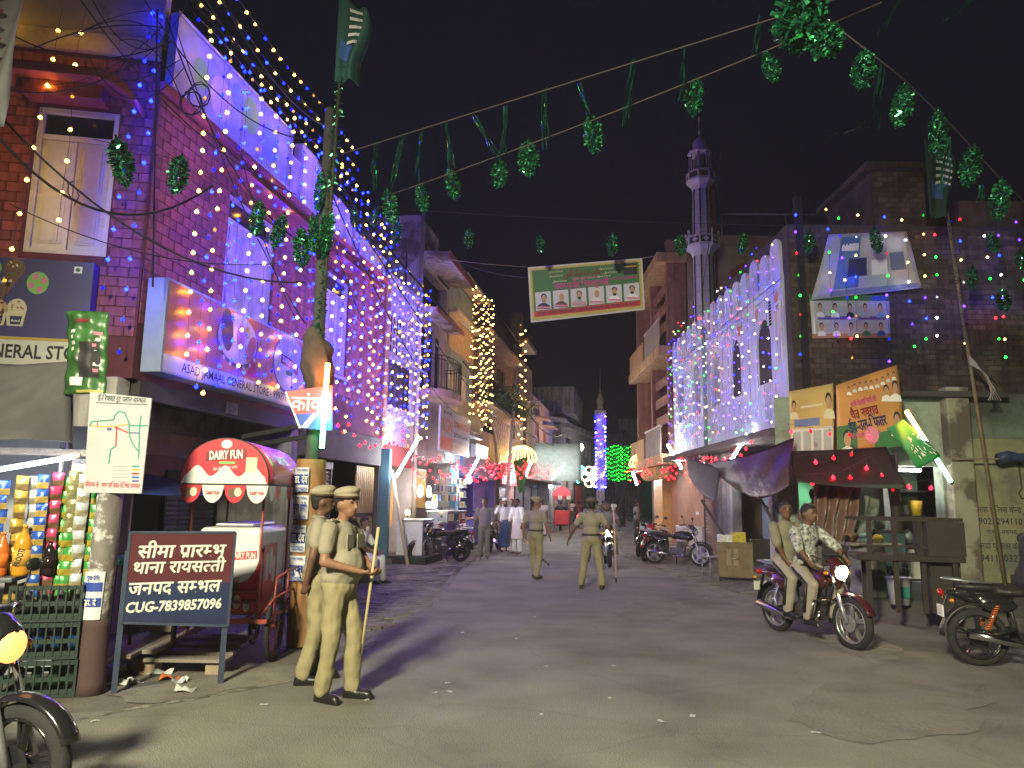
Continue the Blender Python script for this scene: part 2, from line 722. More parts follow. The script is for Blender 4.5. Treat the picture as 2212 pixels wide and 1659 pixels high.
PEEL = mat('peeling_plaster', (.33, .31, .25), .85, var=.12, scale=2, bump=.4, bscale=12, dirt=(.13, .1, .085), dscale=.9, dlo=.48, dhi=.56)
YELW = mat('pale_yellow_limewash', (.3, .29, .17), .85, var=.15, scale=1.5, bump=.4, bscale=12, dirt=(.17, .18, .15), dscale=.8, dlo=.5, dhi=.62)
TEALW = mat('teal_weathered_plaster', (.16, .2, .17), .85, var=.25, scale=1.2, bump=.4, bscale=14, dirt=(.06, .065, .055), dscale=.7, dlo=.42, dhi=.6)
GREENW = mat('mint_green_paint', (.2, .55, .3), .7, var=.06, bump=.1)
WOODD = mat('dark_wood', (.024, .017, .014), .75, var=.3, scale=4, bump=.35, bscale=40)
WOOD = mat('raw_wood', (.27, .2, .14), .75, var=.2, scale=5, bump=.3, bscale=40)
WOODG = mat('grey_wood_plank', (.2, .17, .145), .85, var=.25, scale=3, bump=.4, bscale=40)
TEAK = mat('brown_wood_panel', (.33, .15, .08), .6, var=.2, scale=3, bump=.2)
SHUT = mat('grey_roller_shutter', (.24, .24, .25), .55, .3, var=.12, scale=4, bump=.15, dirt=(.12, .1, .09), dscale=2)
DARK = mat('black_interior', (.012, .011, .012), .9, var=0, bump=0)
DKMET = mat('dark_iron', (.035, .035, .04), .5, .6, var=.2, scale=6, bump=.2)
REDMET = mat('red_painted_steel', (.33, .06, .045), .45, .2, var=.2, scale=5, bump=.2, dirt=(.16, .06, .04), dscale=4)
BLUEMET = mat('slate_blue_painted_steel', (.045, .06, .1), .5, .2, var=.2, scale=5, bump=.15)
GALV = mat('galvanised_steel', (.35, .36, .38), .4, .7, var=.15, scale=5, bump=.1)
CHROME = mat('chrome', (.65, .65, .67), .15, 1, var=0, bump=0)
RUSTY = mat('rusty_peeling_steel', (.16, .14, .13), .75, .2, var=.2, scale=4, bump=.4, bscale=20, dirt=(.45, .43, .42), dscale=3.5, dlo=.52, dhi=.57)
BLACKP = mat('black_plastic', (.012, .012, .013), .45, var=.1, bump=.1)
BLKPNT = mat('gloss_black_paint', (.012, .012, .014), .2, var=0, bump=0, coat=.5)
RUBBER = mat('tyre_rubber', (.018, .018, .018), .85, var=.2, bump=.3, bscale=120)
GLASSD = mat('dark_window_glass', (.02, .022, .03), .12, var=0, bump=0, spec=.6)
WHITE = flat('white_print', (.75, .75, .73))
BLACK = flat('black_print', (.02, .02, .022))
LEAFM = mat('leaf_green', (.06, .11, .03), .6, var=.4, scale=14, bump=0)


def shut_leaf(parent, x0, x1, z0, z1, y, m, panels=2, name='shutter_leaf'):
    mb = MB()
    mb.bx(x0, x1, y, y + .035, z0, z1)
    w = x1 - x0
    t = .07 if w > .35 else .045
    h = (z1 - z0 - t * (panels + 1)) / panels
    for k in range(panels):
        a = z0 + t + k * (h + t)
        mb.bx(x0 + t, x1 - t, y - .012, y - .001, a, a + h)
        mb.bx(x0 + t + .03, x1 - t - .03, y - .024, y - .012, a + .03, a + h - .03)
    return mb.build(name, m, parent, bevel=.006, seg=1)


def frame_of(parent, x0, x1, z0, z1, y, t, d, m, name='window_frame', mid=None, sill=True):
    mb = MB()
    mb.bx(x0, x0 + t, y, y + d, z0, z1)
    mb.bx(x1 - t, x1, y, y + d, z0, z1)
    mb.bx(x0 + t, x1 - t, y + .002, y + d, z1 - t, z1)
    mb.bx(x0 + t, x1 - t, y + .002, y + d, z0, z0 + t)
    for z in (mid or []):
        mb.bx(x0 + t, x1 - t, y + .004, y + d, z - t / 2, z + t / 2)
    return mb.build(name, m, parent, bevel=.005, seg=1)


def shuttered_window(parent, x0, x1, z0, z1, y=.02, m=None, leaves=2, transom=0., panels=2, t=.07):
    m = m or WHITEW
    fr_ = frame_of(parent, x0, x1, z0, z1, y, t, .12, m, mid=[z1 - transom] if transom else None)
    zt = z1 - transom - t / 2 if transom else z1 - t
    if transom:
        MB().bx(x0 + t, x1 - t, y + .06, y + .07, z1 - transom + t / 2, z1 - t).build('window_pane', GLASSD, parent)
    w = (x1 - x0 - 2 * t) / leaves
    for k in range(leaves):
        shut_leaf(parent, x0 + t + k * w + .006, x0 + t + (k + 1) * w - .006, z0 + t + .005, zt - .005, y + .03, m, panels)
    return fr_


def grille_window(parent, x0, x1, z0, z1, y=.1, fm=None, nb=5, pane=None):
    frame_of(parent, x0, x1, z0, z1, y, .06, .08, fm or WHITEW)
    MB().bx(x0 + .06, x1 - .06, y + .07, y + .08, z0 + .06, z1 - .06).build('window_pane', pane or GLASSD, parent)
    mb = MB()
    for k in range(1, nb):
        x = x0 + (x1 - x0) * k / nb
        mb.cyl((x, y - .01, z0 + .03), (x, y - .01, z1 - .03), .009, n=5)
    for z in (z0 + (z1 - z0) * .33, z0 + (z1 - z0) * .66):
        mb.cyl((x0 + .03, y - .015, z), (x1 - .03, y - .015, z), .007, n=5)
    return mb.build('window_grille', DKMET, parent)


def sunshade(parent, x0, x1, z, out, m, th=.07, name='sunshade', droop=.12):
    pr = [(-out, z - droop - th), (-out, z - droop), (0, z), (0, z - th)]
    mb = MB()
    vs = [(x0, a, b) for a, b in pr] + [(x1, a, b) for a, b in pr]
    mb.add(vs, [(0, 1, 2, 3), (7, 6, 5, 4), (0, 4, 5, 1), (1, 5, 6, 2), (2, 6, 7, 3), (3, 7, 4, 0)])
    return mb.build(name, m, parent, bevel=.012)


def roller_shutter(parent, x0, x1, z0, z1, y, m=None, pitch=.085):
    """each curved slat of the roller shutter is a piece"""
    m = m or SHUT
    mb = MB()
    w = x1 - x0
    prof = [(0, 0), (-.018, pitch * .3), (-.018, pitch * .65), (0, pitch * .96), (.008, pitch * .96), (.008, 0)]
    n = len(prof)
    vs = [(0, a, b) for a, b in prof] + [(w, a, b) for a, b in prof]
    mb.add(vs, [tuple(range(n)), tuple(n + i for i in reversed(range(n)))] + [(i, n + i, n + (i + 1) % n, (i + 1) % n) for i in range(n)])
    me = mb.mesh('slat', m)
    z = z0
    while z + pitch <= z1 + .001:
        place('slat', me, parent, (x0, y, z))
        z += pitch
    mb = MB().bx(x0 - .06, x0 - .004, y - .04, y + .04, z0, z1).bx(x1 + .004, x1 + .06, y - .04, y + .04, z0, z1).bx(x0 - .06, x1 + .06, y - .06, y + .06, z1 + .004, z1 + .16)
    mb.build('shutter_rail', DKMET, parent)


def block(parent, x0, x1, z0, z1, depth, m, holes=(), y0=0., rev=.25, name='wall', roof=None, back=DARK):
    """a facade with openings, side walls, roof and the dark room behind it"""
    mb = MB()
    holewall(mb, x0, x1, z0, z1, list(holes), y0, rev, 0)
    mb.poly([(x0, y0, z0), (x0, y0, z1), (x0, y0 + depth, z1), (x0, y0 + depth, z0)])
    mb.poly([(x1, y0, z0), (x1, y0 + depth, z0), (x1, y0 + depth, z1), (x1, y0, z1)])
    mb.poly([(x0, y0, z1), (x1, y0, z1), (x1, y0 + depth, z1), (x0, y0 + depth, z1)])
    mb.poly([(x0, y0 + depth, z0), (x0, y0 + depth, z1), (x1, y0 + depth, z1), (x1, y0 + depth, z0)])
    o = mb.build(name, m, parent)
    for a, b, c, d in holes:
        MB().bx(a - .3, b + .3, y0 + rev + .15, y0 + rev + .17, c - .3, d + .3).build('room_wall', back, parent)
    return o


# ================================================================== ground
g = MB()
g.add([(-160, -60, 0), (200, -60, 0), (200, 260, 0), (-160, 260, 0)], [(0, 1, 2, 3)])
tag(g.build('ground', DUST), None, None, kind='structure')
g = MB()
Lx = lambda y: -6.68 + .1725 * y             # line of the shop fronts on one side of the street
road = [(-9, -8), (12, -8), (11, 2), (6.6, 8.8), (4.6, 12.5), (3.75, 18), (3.7, 24), (4.2, 31), (7.3, 46), (12, 70), (17, 100),
        (14.6, 100), (9.4, 70), (3.6, 46), (.55, 31), (-.75, 24), (-1.2, 18), (-1.35, 12), (-1.75, 8.6), (-2.9, 6.2), (-9, 4.4)]
cm = (1.4, 14)
g.add([(x, y, .004) for x, y in road], [tuple(range(len(road)))])
tag(g.build('road', ASPH), None, None, kind='structure')
# old worn edge line on the asphalt
lp = [gp(128, 1562), gp(300, 1530), gp(480, 1500), gp(640, 1470), gp(700, 1440), gp(790, 1400), gp(880, 1352), gp(950, 1290)]
g = MB()
fp = []
for a, b in zip(lp, lp[1:]):
    for k in range(12):
        fp.append(a.lerp(b, k / 12))
for i in range(len(fp) - 1):
    if rnd.random() < .12:
        continue
    d = (fp[i + 1] - fp[i]).normalized()
    nn = V((-d.y, d.x, 0))
    w0, w1 = .028 + .022 * rnd.random(), .028 + .022 * rnd.random()
    g.poly([fp[i] - nn * w0 + V((0, 0, .008)), fp[i + 1] - nn * w1 + V((0, 0, .008)), fp[i + 1] + nn * w1 + V((0, 0, .008)), fp[i] + nn * w0 + V((0, 0, .008))])
tag(g.build('road_edge_line', LINEM), None, None, kind='structure')


ROUGH = mat('rough_patch', (.145, .14, .12), .88, var=.3, scale=2, bump=.7, bscale=26, dirt=(.17, .16, .135), dscale=1.6, dlo=.4, dhi=.62)
BANK = mat('road_dust', (.19, .175, .15), .95, var=.25, scale=4, bump=.7, bscale=40, dirt=(.12, .11, .095), dscale=2)


def ragged(name, pts, m, z, seed):
    """a sheet with a broken outline lying on the road"""
    out = []
    n = len(pts)
    for i in range(n):
        a, b = V(pts[i]), V(pts[(i + 1) % n])
        for k in range(9):
            p = a.lerp(b, k / 9)
            q = mnoise.noise(V((p.x * 2.3 + seed, p.y * 2.3, seed))) * .22 + mnoise.noise(V((p.x * 9, p.y * 9, seed))) * .07
            c = sum((V(t) for t in pts), V((0, 0, 0))) / n
            out.append(p + (p - c).normalized() * q + V((0, 0, z)))
    tag(MB().poly(out).build(name, m), None, None, kind='structure')


ragged('rough_road_patch', [gp(1700, 1560), gp(1880, 1620), gp(2140, 1560), gp(2120, 1480), gp(1900, 1450), gp(1740, 1500)], ROUGH, .009, 1.3)
ragged('road_patch', [gp(1330, 1335), gp(1450, 1345), gp(1480, 1300), gp(1370, 1295)], ROUGH, .009, 4.1)
ragged('dust_bank', [gp(330, 1520), gp(600, 1475), gp(640, 1445), gp(420, 1455), gp(260, 1500)], BANK, .0085, 2.2)
ragged('dust_drift', [gp(1480, 1250), gp(1640, 1330), gp(1900, 1440), gp(1960, 1405), gp(1760, 1330), gp(1560, 1255)], BANK, .0085, 7.7)
ragged('dust_streak', [gp(960, 1235), gp(860, 1330), gp(800, 1400), gp(840, 1405), gp(930, 1320), gp(990, 1240)], BANK, .0085, 5.2)


def paving(name, test, x0, x1, y0, y1, L=.24, W=.12, rz=0.):
    base = MB()
    root = None
    pm = MB().bx(-L / 2 + .005, L / 2 - .005, -W / 2 + .005, W / 2 - .005, -.02, .016).mesh('paver', PAVM)
    spots = []
    j, y = 0, y0
    while y < y1:
        x = x0 + (j % 2) * L / 2
        while x < x1:
            if test(x, y) and rnd.random() > .03:
                spots.append((x, y))
            x += L
        y += W
        j += 1
    spots.sort(key=lambda p: p[0] ** 2 + p[1] ** 2)
    o = MB()
    rest = MB()
    for i, (x, y) in enumerate(spots):
        rx, ry = rnd.uniform(-.02, .02), rnd.uniform(-.02, .02)
        dz = rnd.uniform(-.006, .006)
        if i >= 300:
            m3 = Matrix.Rotation(rx, 3, 'X') @ Matrix.Rotation(ry, 3, 'Y')
            rest.box((x, y, .002 + dz), (L - .01, W - .01, .036), 0, m3)
    root = rest.build(name, PAVM)
    tag(root, None, None, kind='structure')
    for i, (x, y) in enumerate(spots[:300]):
        p = place('paver', pm, root, (x, y, .004 + rnd.uniform(-.006, .006)))
        p.rotation_euler = (rnd.uniform(-.02, .02), rnd.uniform(-.02, .02), rnd.uniform(-.015, .015))
    return root


def edge_l(y):
    pts = [(-1.75, 8.6), (-1.35, 12), (-1.2, 18), (-.75, 24), (.55, 31), (3.6, 46)]
    for (a, b), (c, d) in zip(pts, pts[1:]):
        if b <= y <= d:
            return a + (c - a) * (y - b) / (d - b)
    return -1.75


def edge_r(y):
    pts = [(6.6, 8.8), (4.6, 12.5), (3.75, 18), (3.7, 24), (4.2, 31)]
    for (a, b), (c, d) in zip(pts, pts[1:]):
        if b <= y <= d:
            return a + (c - a) * (y - b) / (d - b)
    return 4


paving('brick_pavement', lambda x, y: max(Lx(y) + .3, -2.35 if y < 11 else -9) < x < edge_l(y) - .05, -5, 1.2, 9.9, 31)
paving('brick_verge', lambda x, y: edge_r(y) + .05 < x < 5.35, 3.5, 5.4, 13.2, 24.5)

# ================================================================== the red corner building
L = Fr(-5.015, 9.65, 80.2)        # its long side along the street
FO = Fr(-5.015, 9.65, 10)         # its short side towards the junction


def brick_skin(parent, fr_off, rects, holes, bl, bh, n_parts, m, y=0., gap=.014, name='brick'):
    """courses of single bricks standing proud of their joints"""
    allb = []
    for x0, x1, z0, z1 in rects:
        z, j = z0, 0
        while z + bh <= z1 + .01:
            x = x0 - (j % 2) * bl / 2
            while x < x1:
                a, b = max(x, x0), min(x + bl, x1)
                segs = [(a, b)]
                for hx0, hx1, hz0, hz1 in holes:
                    if z + bh > hz0 and z < hz1:
                        ns = []
                        for p, q in segs:
                            if q <= hx0 or p >= hx1:
                                ns.append((p, q))
                            else:
                                if p < hx0:
                                    ns.append((p, hx0))
                                if q > hx1:
                                    ns.append((hx1, q))
                        segs = ns
                for p, q in segs:
                    if q - p > .04:
                        allb.append((p, q, z))
                x += bl
            z += bh
            j += 1
    full = [t for t in allb if t[1] - t[0] > bl - .01]
    full.sort(key=lambda t: abs(t[0]))
    parts = set(full[:n_parts])
    me = MB().bx(0, bl - gap, -.014, .002, 0, bh - gap).mesh(name, m)
    rest = MB()
    for t in allb:
        p, q, z = t
        if t in parts:
            b = place(name, me, parent, (p + gap / 2, y + rnd.uniform(-.003, .003), z + gap / 2))
        else:
            rest.bx(p + gap / 2, q - gap / 2, y - .014 + rnd.uniform(-.003, .003), y + .002, z + gap / 2, z + bh - gap / 2)
    o = rest.build('brickwork', m, parent)
    o['kind'] = 'stuff'
    return o


rb = thing('corner_house', 'red brick corner house hung with blue and warm bulbs above the general store', 'building', (0, 0, 0), fr=L)
W2, W3 = (1.95, 3.52, 4.5, 6.62), (5.75, 7.1, 4.4, 6.55)
mb = MB()
holewall(mb, 0, 9.6, 3.2, 7.3, [W2, W3], 0, .3, 0)
mb.poly([(0, 0, 7.3), (9.6, 0, 7.3), (9.6, 7, 7.3), (0, 7, 7.3)])
mb.poly([(0, 0, 3.2), (0, 7, 3.2), (9.6, 7, 3.2), (9.6, 0, 3.2)])
mb.poly([(9.6, 0, 0), (9.6, 7, 0), (9.6, 7, 7.3), (9.6, 0, 7.3)])
mb.build('side_wall', REDJ, rb)
brick_skin(rb, L, [(0.02, 9.58, 3.95, 7.25)], [(W2[0] - .02, W2[1] + .02, W2[2] - .03, W2[3] + .02), (W3[0] - .02, W3[1] + .02, W3[2] - .03, W3[3] + .02)], .30, .15, 150, REDB)
for w in (W2, W3):
    shuttered_window(rb, *w, y=.03, m=LILAC, leaves=3, transom=.42, panels=3, t=.06)
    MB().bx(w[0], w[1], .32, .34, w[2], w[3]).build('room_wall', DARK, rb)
    sunshade(rb, w[0] - .3, w[1] + .55, w[3] + .32, .55, REDP, th=.09)
    MB().bx(w[0] - .08, w[1] + .08, -.06, -.016, w[2] - .11, w[2] - .035).build('window_sill', LILAC, rb, bevel=.01)
MB().bx(-.02, 9.6, -.1, -.018, 7.28, 7.42).build('cornice', REDP, rb, bevel=.015)
# parapet of the roof: plain white-blue piers beyond the hoarding
mb = MB()
for a, b, z in ((3.75, 4.4, 8.3), (4.45, 5.6, 8.75), (5.7, 7.2, 8.35), (7.3, 9.55, 8.0)):
    mb.bx(a, b, .02, .22, 7.42, z)
mb.build('parapet', LILAC, rb, bevel=.02)
MB().bx(4.9, 5.9, 1.6, 3.2, 7.42, 9.6).build('stair_head', GREYPL, rb)
# front towards the junction
fr_root = rb
FW = (-1.5, -.47, 4.83, 6.9)
mb = MB()
holes = [FW]


def to_L(o):
    """hang a mesh made in the plane of the short side under the same house"""
    o.rotation_euler = (0, 0, FO.a - L.a)
    return o


holewall(mb, -4.5, 0, 3.2, 7.75, holes, 0, .3, 0)
mb.poly([(-4.5, 0, 3.2), (0, 0, 3.2), (0, 5, 3.2), (-4.5, 5, 3.2)])
mb.poly([(-4.5, 0, 9), (-4.5, 0, 3.2), (-4.5, 5, 3.2), (-4.5, 5, 9)])
to_L(mb.build('front_wall', REDJ, rb))
mb = MB()
tmp = bpy.data.objects.new('front_bricks', None)
n0 = len(bpy.data.objects)
before = set(o.name for o in bpy.data.objects)
brick_skin(rb, FO, [(-4.2, -.02, 3.75, 7.7)], [(FW[0] - .02, FW[1] + .02, FW[2] - .03, FW[3] + .02)], .27, .135, 150, REDB)
bpy.data.objects.remove(tmp)
for o in bpy.data.objects:
    if o.name not in before and o.parent == rb:
        p = Matrix.Rotation(FO.a - L.a, 4, 'Z') @ o.location
        o.location = p
        to_L(o)
before = set(o.name for o in bpy.data.objects)
shuttered_window(rb, *FW, y=.03, m=WHITEW, leaves=2, transom=.42, panels=2, t=.075)
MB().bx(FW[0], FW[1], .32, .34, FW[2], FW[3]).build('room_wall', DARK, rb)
mb = MB()
for s in (0,):
    prof = [(-1.78, 6.98), (-1.72, 7.26), (-.62, 7.26), (-.42, 7.2), (-.24, 7.06), (-.14, 6.92), (-.14, 6.84), (-.26, 6.96), (-.44, 7.08), (-.64, 7.13), (-1.66, 7.13), (-1.7, 6.95)]
    mb.prism(prof, -.5, -.016)
mb.build('sunshade', REDP, rb, bevel=.015)
MB().bx(-1.6, -.62, -.3, -.01, 6.93, 7.12).build('sunshade_soffit', REDP, rb)
MB().bx(-4.5, .0, -.09, -.0, 7.72, 8.02).bx(-4.5, 0, -.02, .2, 8.02, 9).build('parapet_band', CREAM, rb, bevel=.02)
mb = MB()
mb.cyl((-.32, -.03, 5.55), (-.32, -.03, 5.6), .01)
mb.tube([(-.95, -.06, 5.6), (-.98, -.09, 5.65), (-.99, -.09, 5.78), (-.95, -.06, 5.83)], .008)
mb.tube([(-.9, -.06, 5.5), (-.86, -.09, 5.55), (-.84, -.09, 5.62), (-.88, -.06, 5.68)], .008)
mb.build('door_handle', DKMET, rb)
for o in bpy.data.objects:
    if o.name not in before and o.parent == rb:
        o.location = Matrix.Rotation(FO.a - L.a, 4, 'Z') @ o.location
        to_L(o)

# ground floor below: recessed shop of the general store
gs = thing('general_store', 'dark recessed general store under the red corner house', 'shop', (0, 0, 0), fr=L)
mb = MB()
mb.bx(-.0, 4.9, 1.6, 1.75, 0, 3.2)
mb.build('back_wall', mat('shop_plaster', (.3, .27, .27), .85, var=.15, dirt=(.15, .13, .13), dscale=1.5), gs)
MB().bx(0.1, 4.6, 1.55, 1.598, 2.35, 2.75).build('painted_band', PINKPL, gs)
MB().bx(.2, 4.6, 1.5, 1.545, 2.0, 2.34).build('lower_band', mat('rose_paint', (.3, .12, .13), .7), gs)
MB().bx(-.15, .12, .1, 1.6, 0, 3.2).build('side_pier', WHITEP, gs, bevel=.02)
MB().bx(4.7, 5.0, .02, 1.6, 0, 3.2).build('end_pier', GREYPL, gs, bevel=.02)
mb = MB()
sag = lambda u, v: (.0 + 2.6 * u, 1.45 - 1.35 * v, 2.02 - .3 * v - .05 * math.sin(math.pi * u) * v)
mb.sheet(sag, 12, 6)
mb.build('blue_awning', mat('blue_tarp', (.03, .06, .2), .6, var=.2, bump=.3, bscale=12), gs, solid=.008)
roller_shutter(gs, 3.1, 4.6, .15, 1.95, 1.5)
MB().bx(1.9, 2.95, 1.5, 1.56, .1, 1.95).build('doorway', DARK, gs)
MB().bx(-.1, 5, -.5, 1.6, 0, .16).build('shop_plinth', CONC, gs, bevel=.02)
MB().bx(.3, .95, 1.1, 1.45, .16, 1.75).build('door_panel', WHITEP, gs)
sl = MB()
for k in range(5):
    sl.bx(1.15 + k * .14, 1.25 + k * .14, 1.3, 1.33, .2, 1.75)
sl.build('lattice_screen', GREYPL, gs)
MB().bx(.15, 4.7, -.02, .12, 2.95, 3.195).build('lintel_beam', DCONC, gs)
MB().bx(2.25, 2.62, -.03, .12, 3.0, 3.2).build('meter_box', GREYPL, gs, bevel=.01)
# wall behind the kiosk on the short side
mb = MB()
mb.bx(-4.5, -.3, 1.2, 1.35, 0, 3.2)
ks = thing('junction_shop_wall', 'pale shop wall under the short side of the red house behind the snack kiosk', 'wall', (0, 0, 0), fr=FO)
mb.build('wall', WHITEP, ks)
MB().bx(-1.7, -.95, .9, 1.18, 0, 2.6).build('dark_opening', DARK, ks)
MB().bx(-.9, -.2, 1.1, 1.19, .2, 2.0).build('white_door', WHITEW, ks, bevel=.01)
MB().bx(-1.9, -.15, .2, .24, 2.28, 3.18).build('blue_tarp_sheet', mat('dark_blue_sheet', (.02, .025, .07), .7, bump=.3, bscale=8), ks)

# ================================================================== blue-lit house with lattice windows
ra = thing('lattice_window_house', 'narrow house with lattice windows washed blue by bulb strings', 'building', (9.6, 0, 0), fr=L)
h1, h2 = (9.95, 12.0, 5.6, 6.75), (9.95, 12.0, 4.15, 5.4)
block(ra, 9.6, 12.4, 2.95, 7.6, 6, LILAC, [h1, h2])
MB().bx(9.6, 9.85, -.07, -.003, 3.0, 7.4).build('pilaster', ORPL, ra, bevel=.02)  # ochre here stands in for the orange light on the pilaster
mb = MB()
for i in range(9):
    x = h1[0] + (h1[1] - h1[0]) * i / 8
    mb.bx(x - .02, x + .02, .06, .1, h1[2], h1[3])
for j in range(5):
    z = h1[2] + (h1[3] - h1[2]) * j / 4
    mb.bx(h1[0], h1[1], .105, .14, z - .02, z + .02)
mb.build('window_lattice', WHITEW, ra)
shuttered_window(ra, *h2, y=.05, m=DKMET, leaves=4, panels=2)
sunshade(ra, 9.86, 12.35, 5.55, .3, LILAC, th=.06)
MB().bx(9.6, 12.42, -.15, -.003, 7.5, 7.62).build('cornice', LILAC, ra, bevel=.015)
mb = MB().cyl((12.43, -.09, 0), (12.43, -.09, 10.6), .06, n=8)
for z in (2, 4, 6, 8):
    mb.cyl((12.43, -.09, z), (12.43, -.09, z + .1), .075, n=8)
tag(mb.build('drain_pipe', mat('cream_pipe', (.5, .47, .42), .5), None), 'tall cream drain pipe between the lattice house and the balcony house', 'pipe')
bpy.data.objects['drain_pipe'].location = L.o
bpy.data.objects['drain_pipe'].rotation_euler = (0, 0, L.a)

# ================================================================== house with the iron balcony
bb = thing('balcony_house', 'tall weathered white house with red-edged eaves and a round iron balcony', 'building', (12.5, 0, 0), fr=L)
hb = [(12.9, 13.5, 5.05, 7.0), (13.7, 14.3, 5.05, 7.0), (14.5, 15.1, 5.05, 7.0), (12.7, 15.8, 7.55, 8.9)]
block(bb, 12.5, 16, 2.95, 9.0, 6, mat('mauve_plaster', (.36, .3, .31), .8, var=.12, dirt=(.2, .16, .17), dscale=.8), hb)
mb = MB()
holewall(mb, 0, 5, 7.7, 10.4, [(3.0, 3.2, 8.6, 9.6), (3.9, 4.1, 8.6, 9.6)], 0, .2, 0)
o = mb.build('gable_wall', WHITEP, bb)
o.rotation_euler = (0, 0, R(-90))
o.location = V((12.46, 5, 0)) + OFF[bb.name]
MB().bx(12.5, 14.6, .0, 5, 9.0, 10.35).build('roof_room', WHITEP, bb, bevel=.02)
sunshade(bb, 12.5, 16.1, 9.25, .9, WHITEP, th=.16, name='roof_eave', droop=.05)
MB().bx(12.5, 16.1, -.95, -.91, 8.98, 9.22).build('eave_edge', RUST, bb)
sunshade(bb, 12.5, 16.1, 7.5, .55, WHITEP, th=.1, name='lower_eave', droop=.05)
MB().bx(12.5, 16.1, -.6, -.56, 7.33, 7.48).build('lower_eave_edge', RUST, bb)
for w in hb[:3]:
    shuttered_window(bb, *w, y=.06, m=WOODD, leaves=2, panels=3, t=.05)


def rail_balcony(parent, x0, x1, z0, z1, out, m, slab, nb=16, rounded=True):
    sb = MB()
    pts = []
    if rounded:
        for k in range(13):
            a = math.pi * k / 12
            pts.append(((x0 + x1) / 2 - math.cos(a) * (x1 - x0) / 2, -out * math.sin(a) ** .6))
    else:
        pts = [(x0, 0), (x0, -out), (x1, -out), (x1, 0)]
    n = len(pts)
    sb.add([(x, y - .0, z0 - .22) for x, y in pts] + [(x * 1.0, y, z0) for x, y in pts], [tuple(range(n)), tuple(reversed(range(n, 2 * n)))] + [(i, (i + 1) % n, n + (i + 1) % n, n + i) for i in range(n)])
    sb.build('balcony_slab', slab, parent)
    rl = MB()
    for z in (z0 + .06, z1 - .12, z1):
        rl.tube([(x, y + .03, z) for x, y in pts], .016, 5)
    dist = 0
    for (a, b), (c, d) in zip(pts, pts[1:]):
        ln = math.hypot(c - a, d - b)
        k = max(1, round(ln / .13))
        for q in range(k):
            t = q / k
            x, y = a + (c - a) * t, b + (d - b) * t + .03
            rl.cyl((x, y, z0), (x, y, z1), .01, n=4)
    return rl.build('balcony_rail', m, parent)


rail_balcony(bb, 12.75, 15.7, 5.0, 6.05, .9, DKMET, PINKPL)
# ================================================================== house with curtains of warm bulbs
cb = thing('bulb_curtain_house', 'cream and grey house behind dense curtains of warm white bulbs', 'building', (16, 0, 0), fr=L)
block(cb, 16.05, 20, 2.95, 9.6, 6, TEALPL, [(16.4, 19.4, 4.6, 6.4)])
MB().bx(16.05, 20, -.05, -.003, 7.0, 8.2).build('cream_band', mat('warm_cream_paint', (.5, .36, .2), .8), cb)
MB().bx(16.0, 20.05, -.35, -.06, 8.2, 8.35).build('ledge', CREAM, cb, bevel=.02)
sunshade(cb, 16.0, 20.1, 9.75, .7, CREAM, th=.12, name='roof_eave')
shuttered_window(cb, 16.4, 19.4, 4.6, 6.4, y=.1, m=WHITEW, leaves=4, panels=2)
rl = MB()
for k in range(27):
    x = 16.2 + k * .14
    rl.cyl((x, -.42, 4.2), (x, -.42, 5.2), .012, n=4)
for z in (4.2, 5.2):
    rl.cyl((16.15, -.42, z), (19.95, -.42, z), .02, n=5)
rl.build('balcony_rail', mat('cream_iron', (.45, .4, .3), .6), cb)
MB().bx(16.05, 20, -.5, -.003, 4.0, 4.16).build('balcony_slab', GREYPL, cb, bevel=.01)
# ================================================================== brown tiled house with an arch and plants
CHEV = mat('ochre_tile', (.42, .24, .08), .5, var=.35, scale=5, bump=.2)
BRTILE = mat('brown_tile', (.2, .1, .055), .5, var=.3, scale=5, bump=.2)
db = thing('arched_tile_house', 'brown and ochre tiled house with an arch and planted balconies', 'building', (20, 0, 0), fr=L)
block(db, 20.05, 28.3, 2.95, 10.3, 6, mat('brown_plaster', (.24, .15, .1), .8, dirt=(.12, .08, .06), dscale=.8), [(21.2, 24, 6.2, 8.0), (25.2, 27.4, 6.2, 8.0), (21, 24.5, 3.4, 5.2)])
shuttered_window(db, 21.2, 24, 6.2, 8.0, y=.1, m=WHITEW, leaves=3, panels=1)
shuttered_window(db, 25.2, 27.4, 6.2, 8.0, y=.1, m=WOODD, leaves=2, panels=2)
tl = [MB(), MB()]
for j in range(9):
    z = 3.35 + j * .24
    for i in range(28):
        x = 20.1 + i * .29 + (j % 2) * .1
        if x + .28 > 28.2:
            continue
        cx, cz = 23.2, 3.2
        if math.hypot((x + .14 - cx) / 2.1, (z + .1 - cz) / 1.9) < 1:
            continue
        tl[(i + j) % 2].bx(x, x + .28, -.03 - .004 * ((i + j) % 2), -.003, z, z + .23)
tl[0].build('ochre_tiles', CHEV, db)['kind'] = 'stuff'
tl[1].build('brown_tiles', BRTILE, db)['kind'] = 'stuff'
mb = MB()
for k in range(14):
    a0, a1 = math.pi * k / 14, math.pi * (k + 1) / 14
    q = []
    for rr, a in ((1, a0), (1, a1), (1.12, a1), (1.12, a0)):
        q.append((23.2 - math.cos(a) * 2.1 * rr, 3.2 + math.sin(a) * 1.9 * rr))
    mb.prism(list(reversed(q)), -.09, -.04)
mb.build('arch_moulding', CREAM, db)
MB().bx(21.1, 25.3, -.02, -.003, 3.2, 4.6).build('arch_panel', CHEV, db)
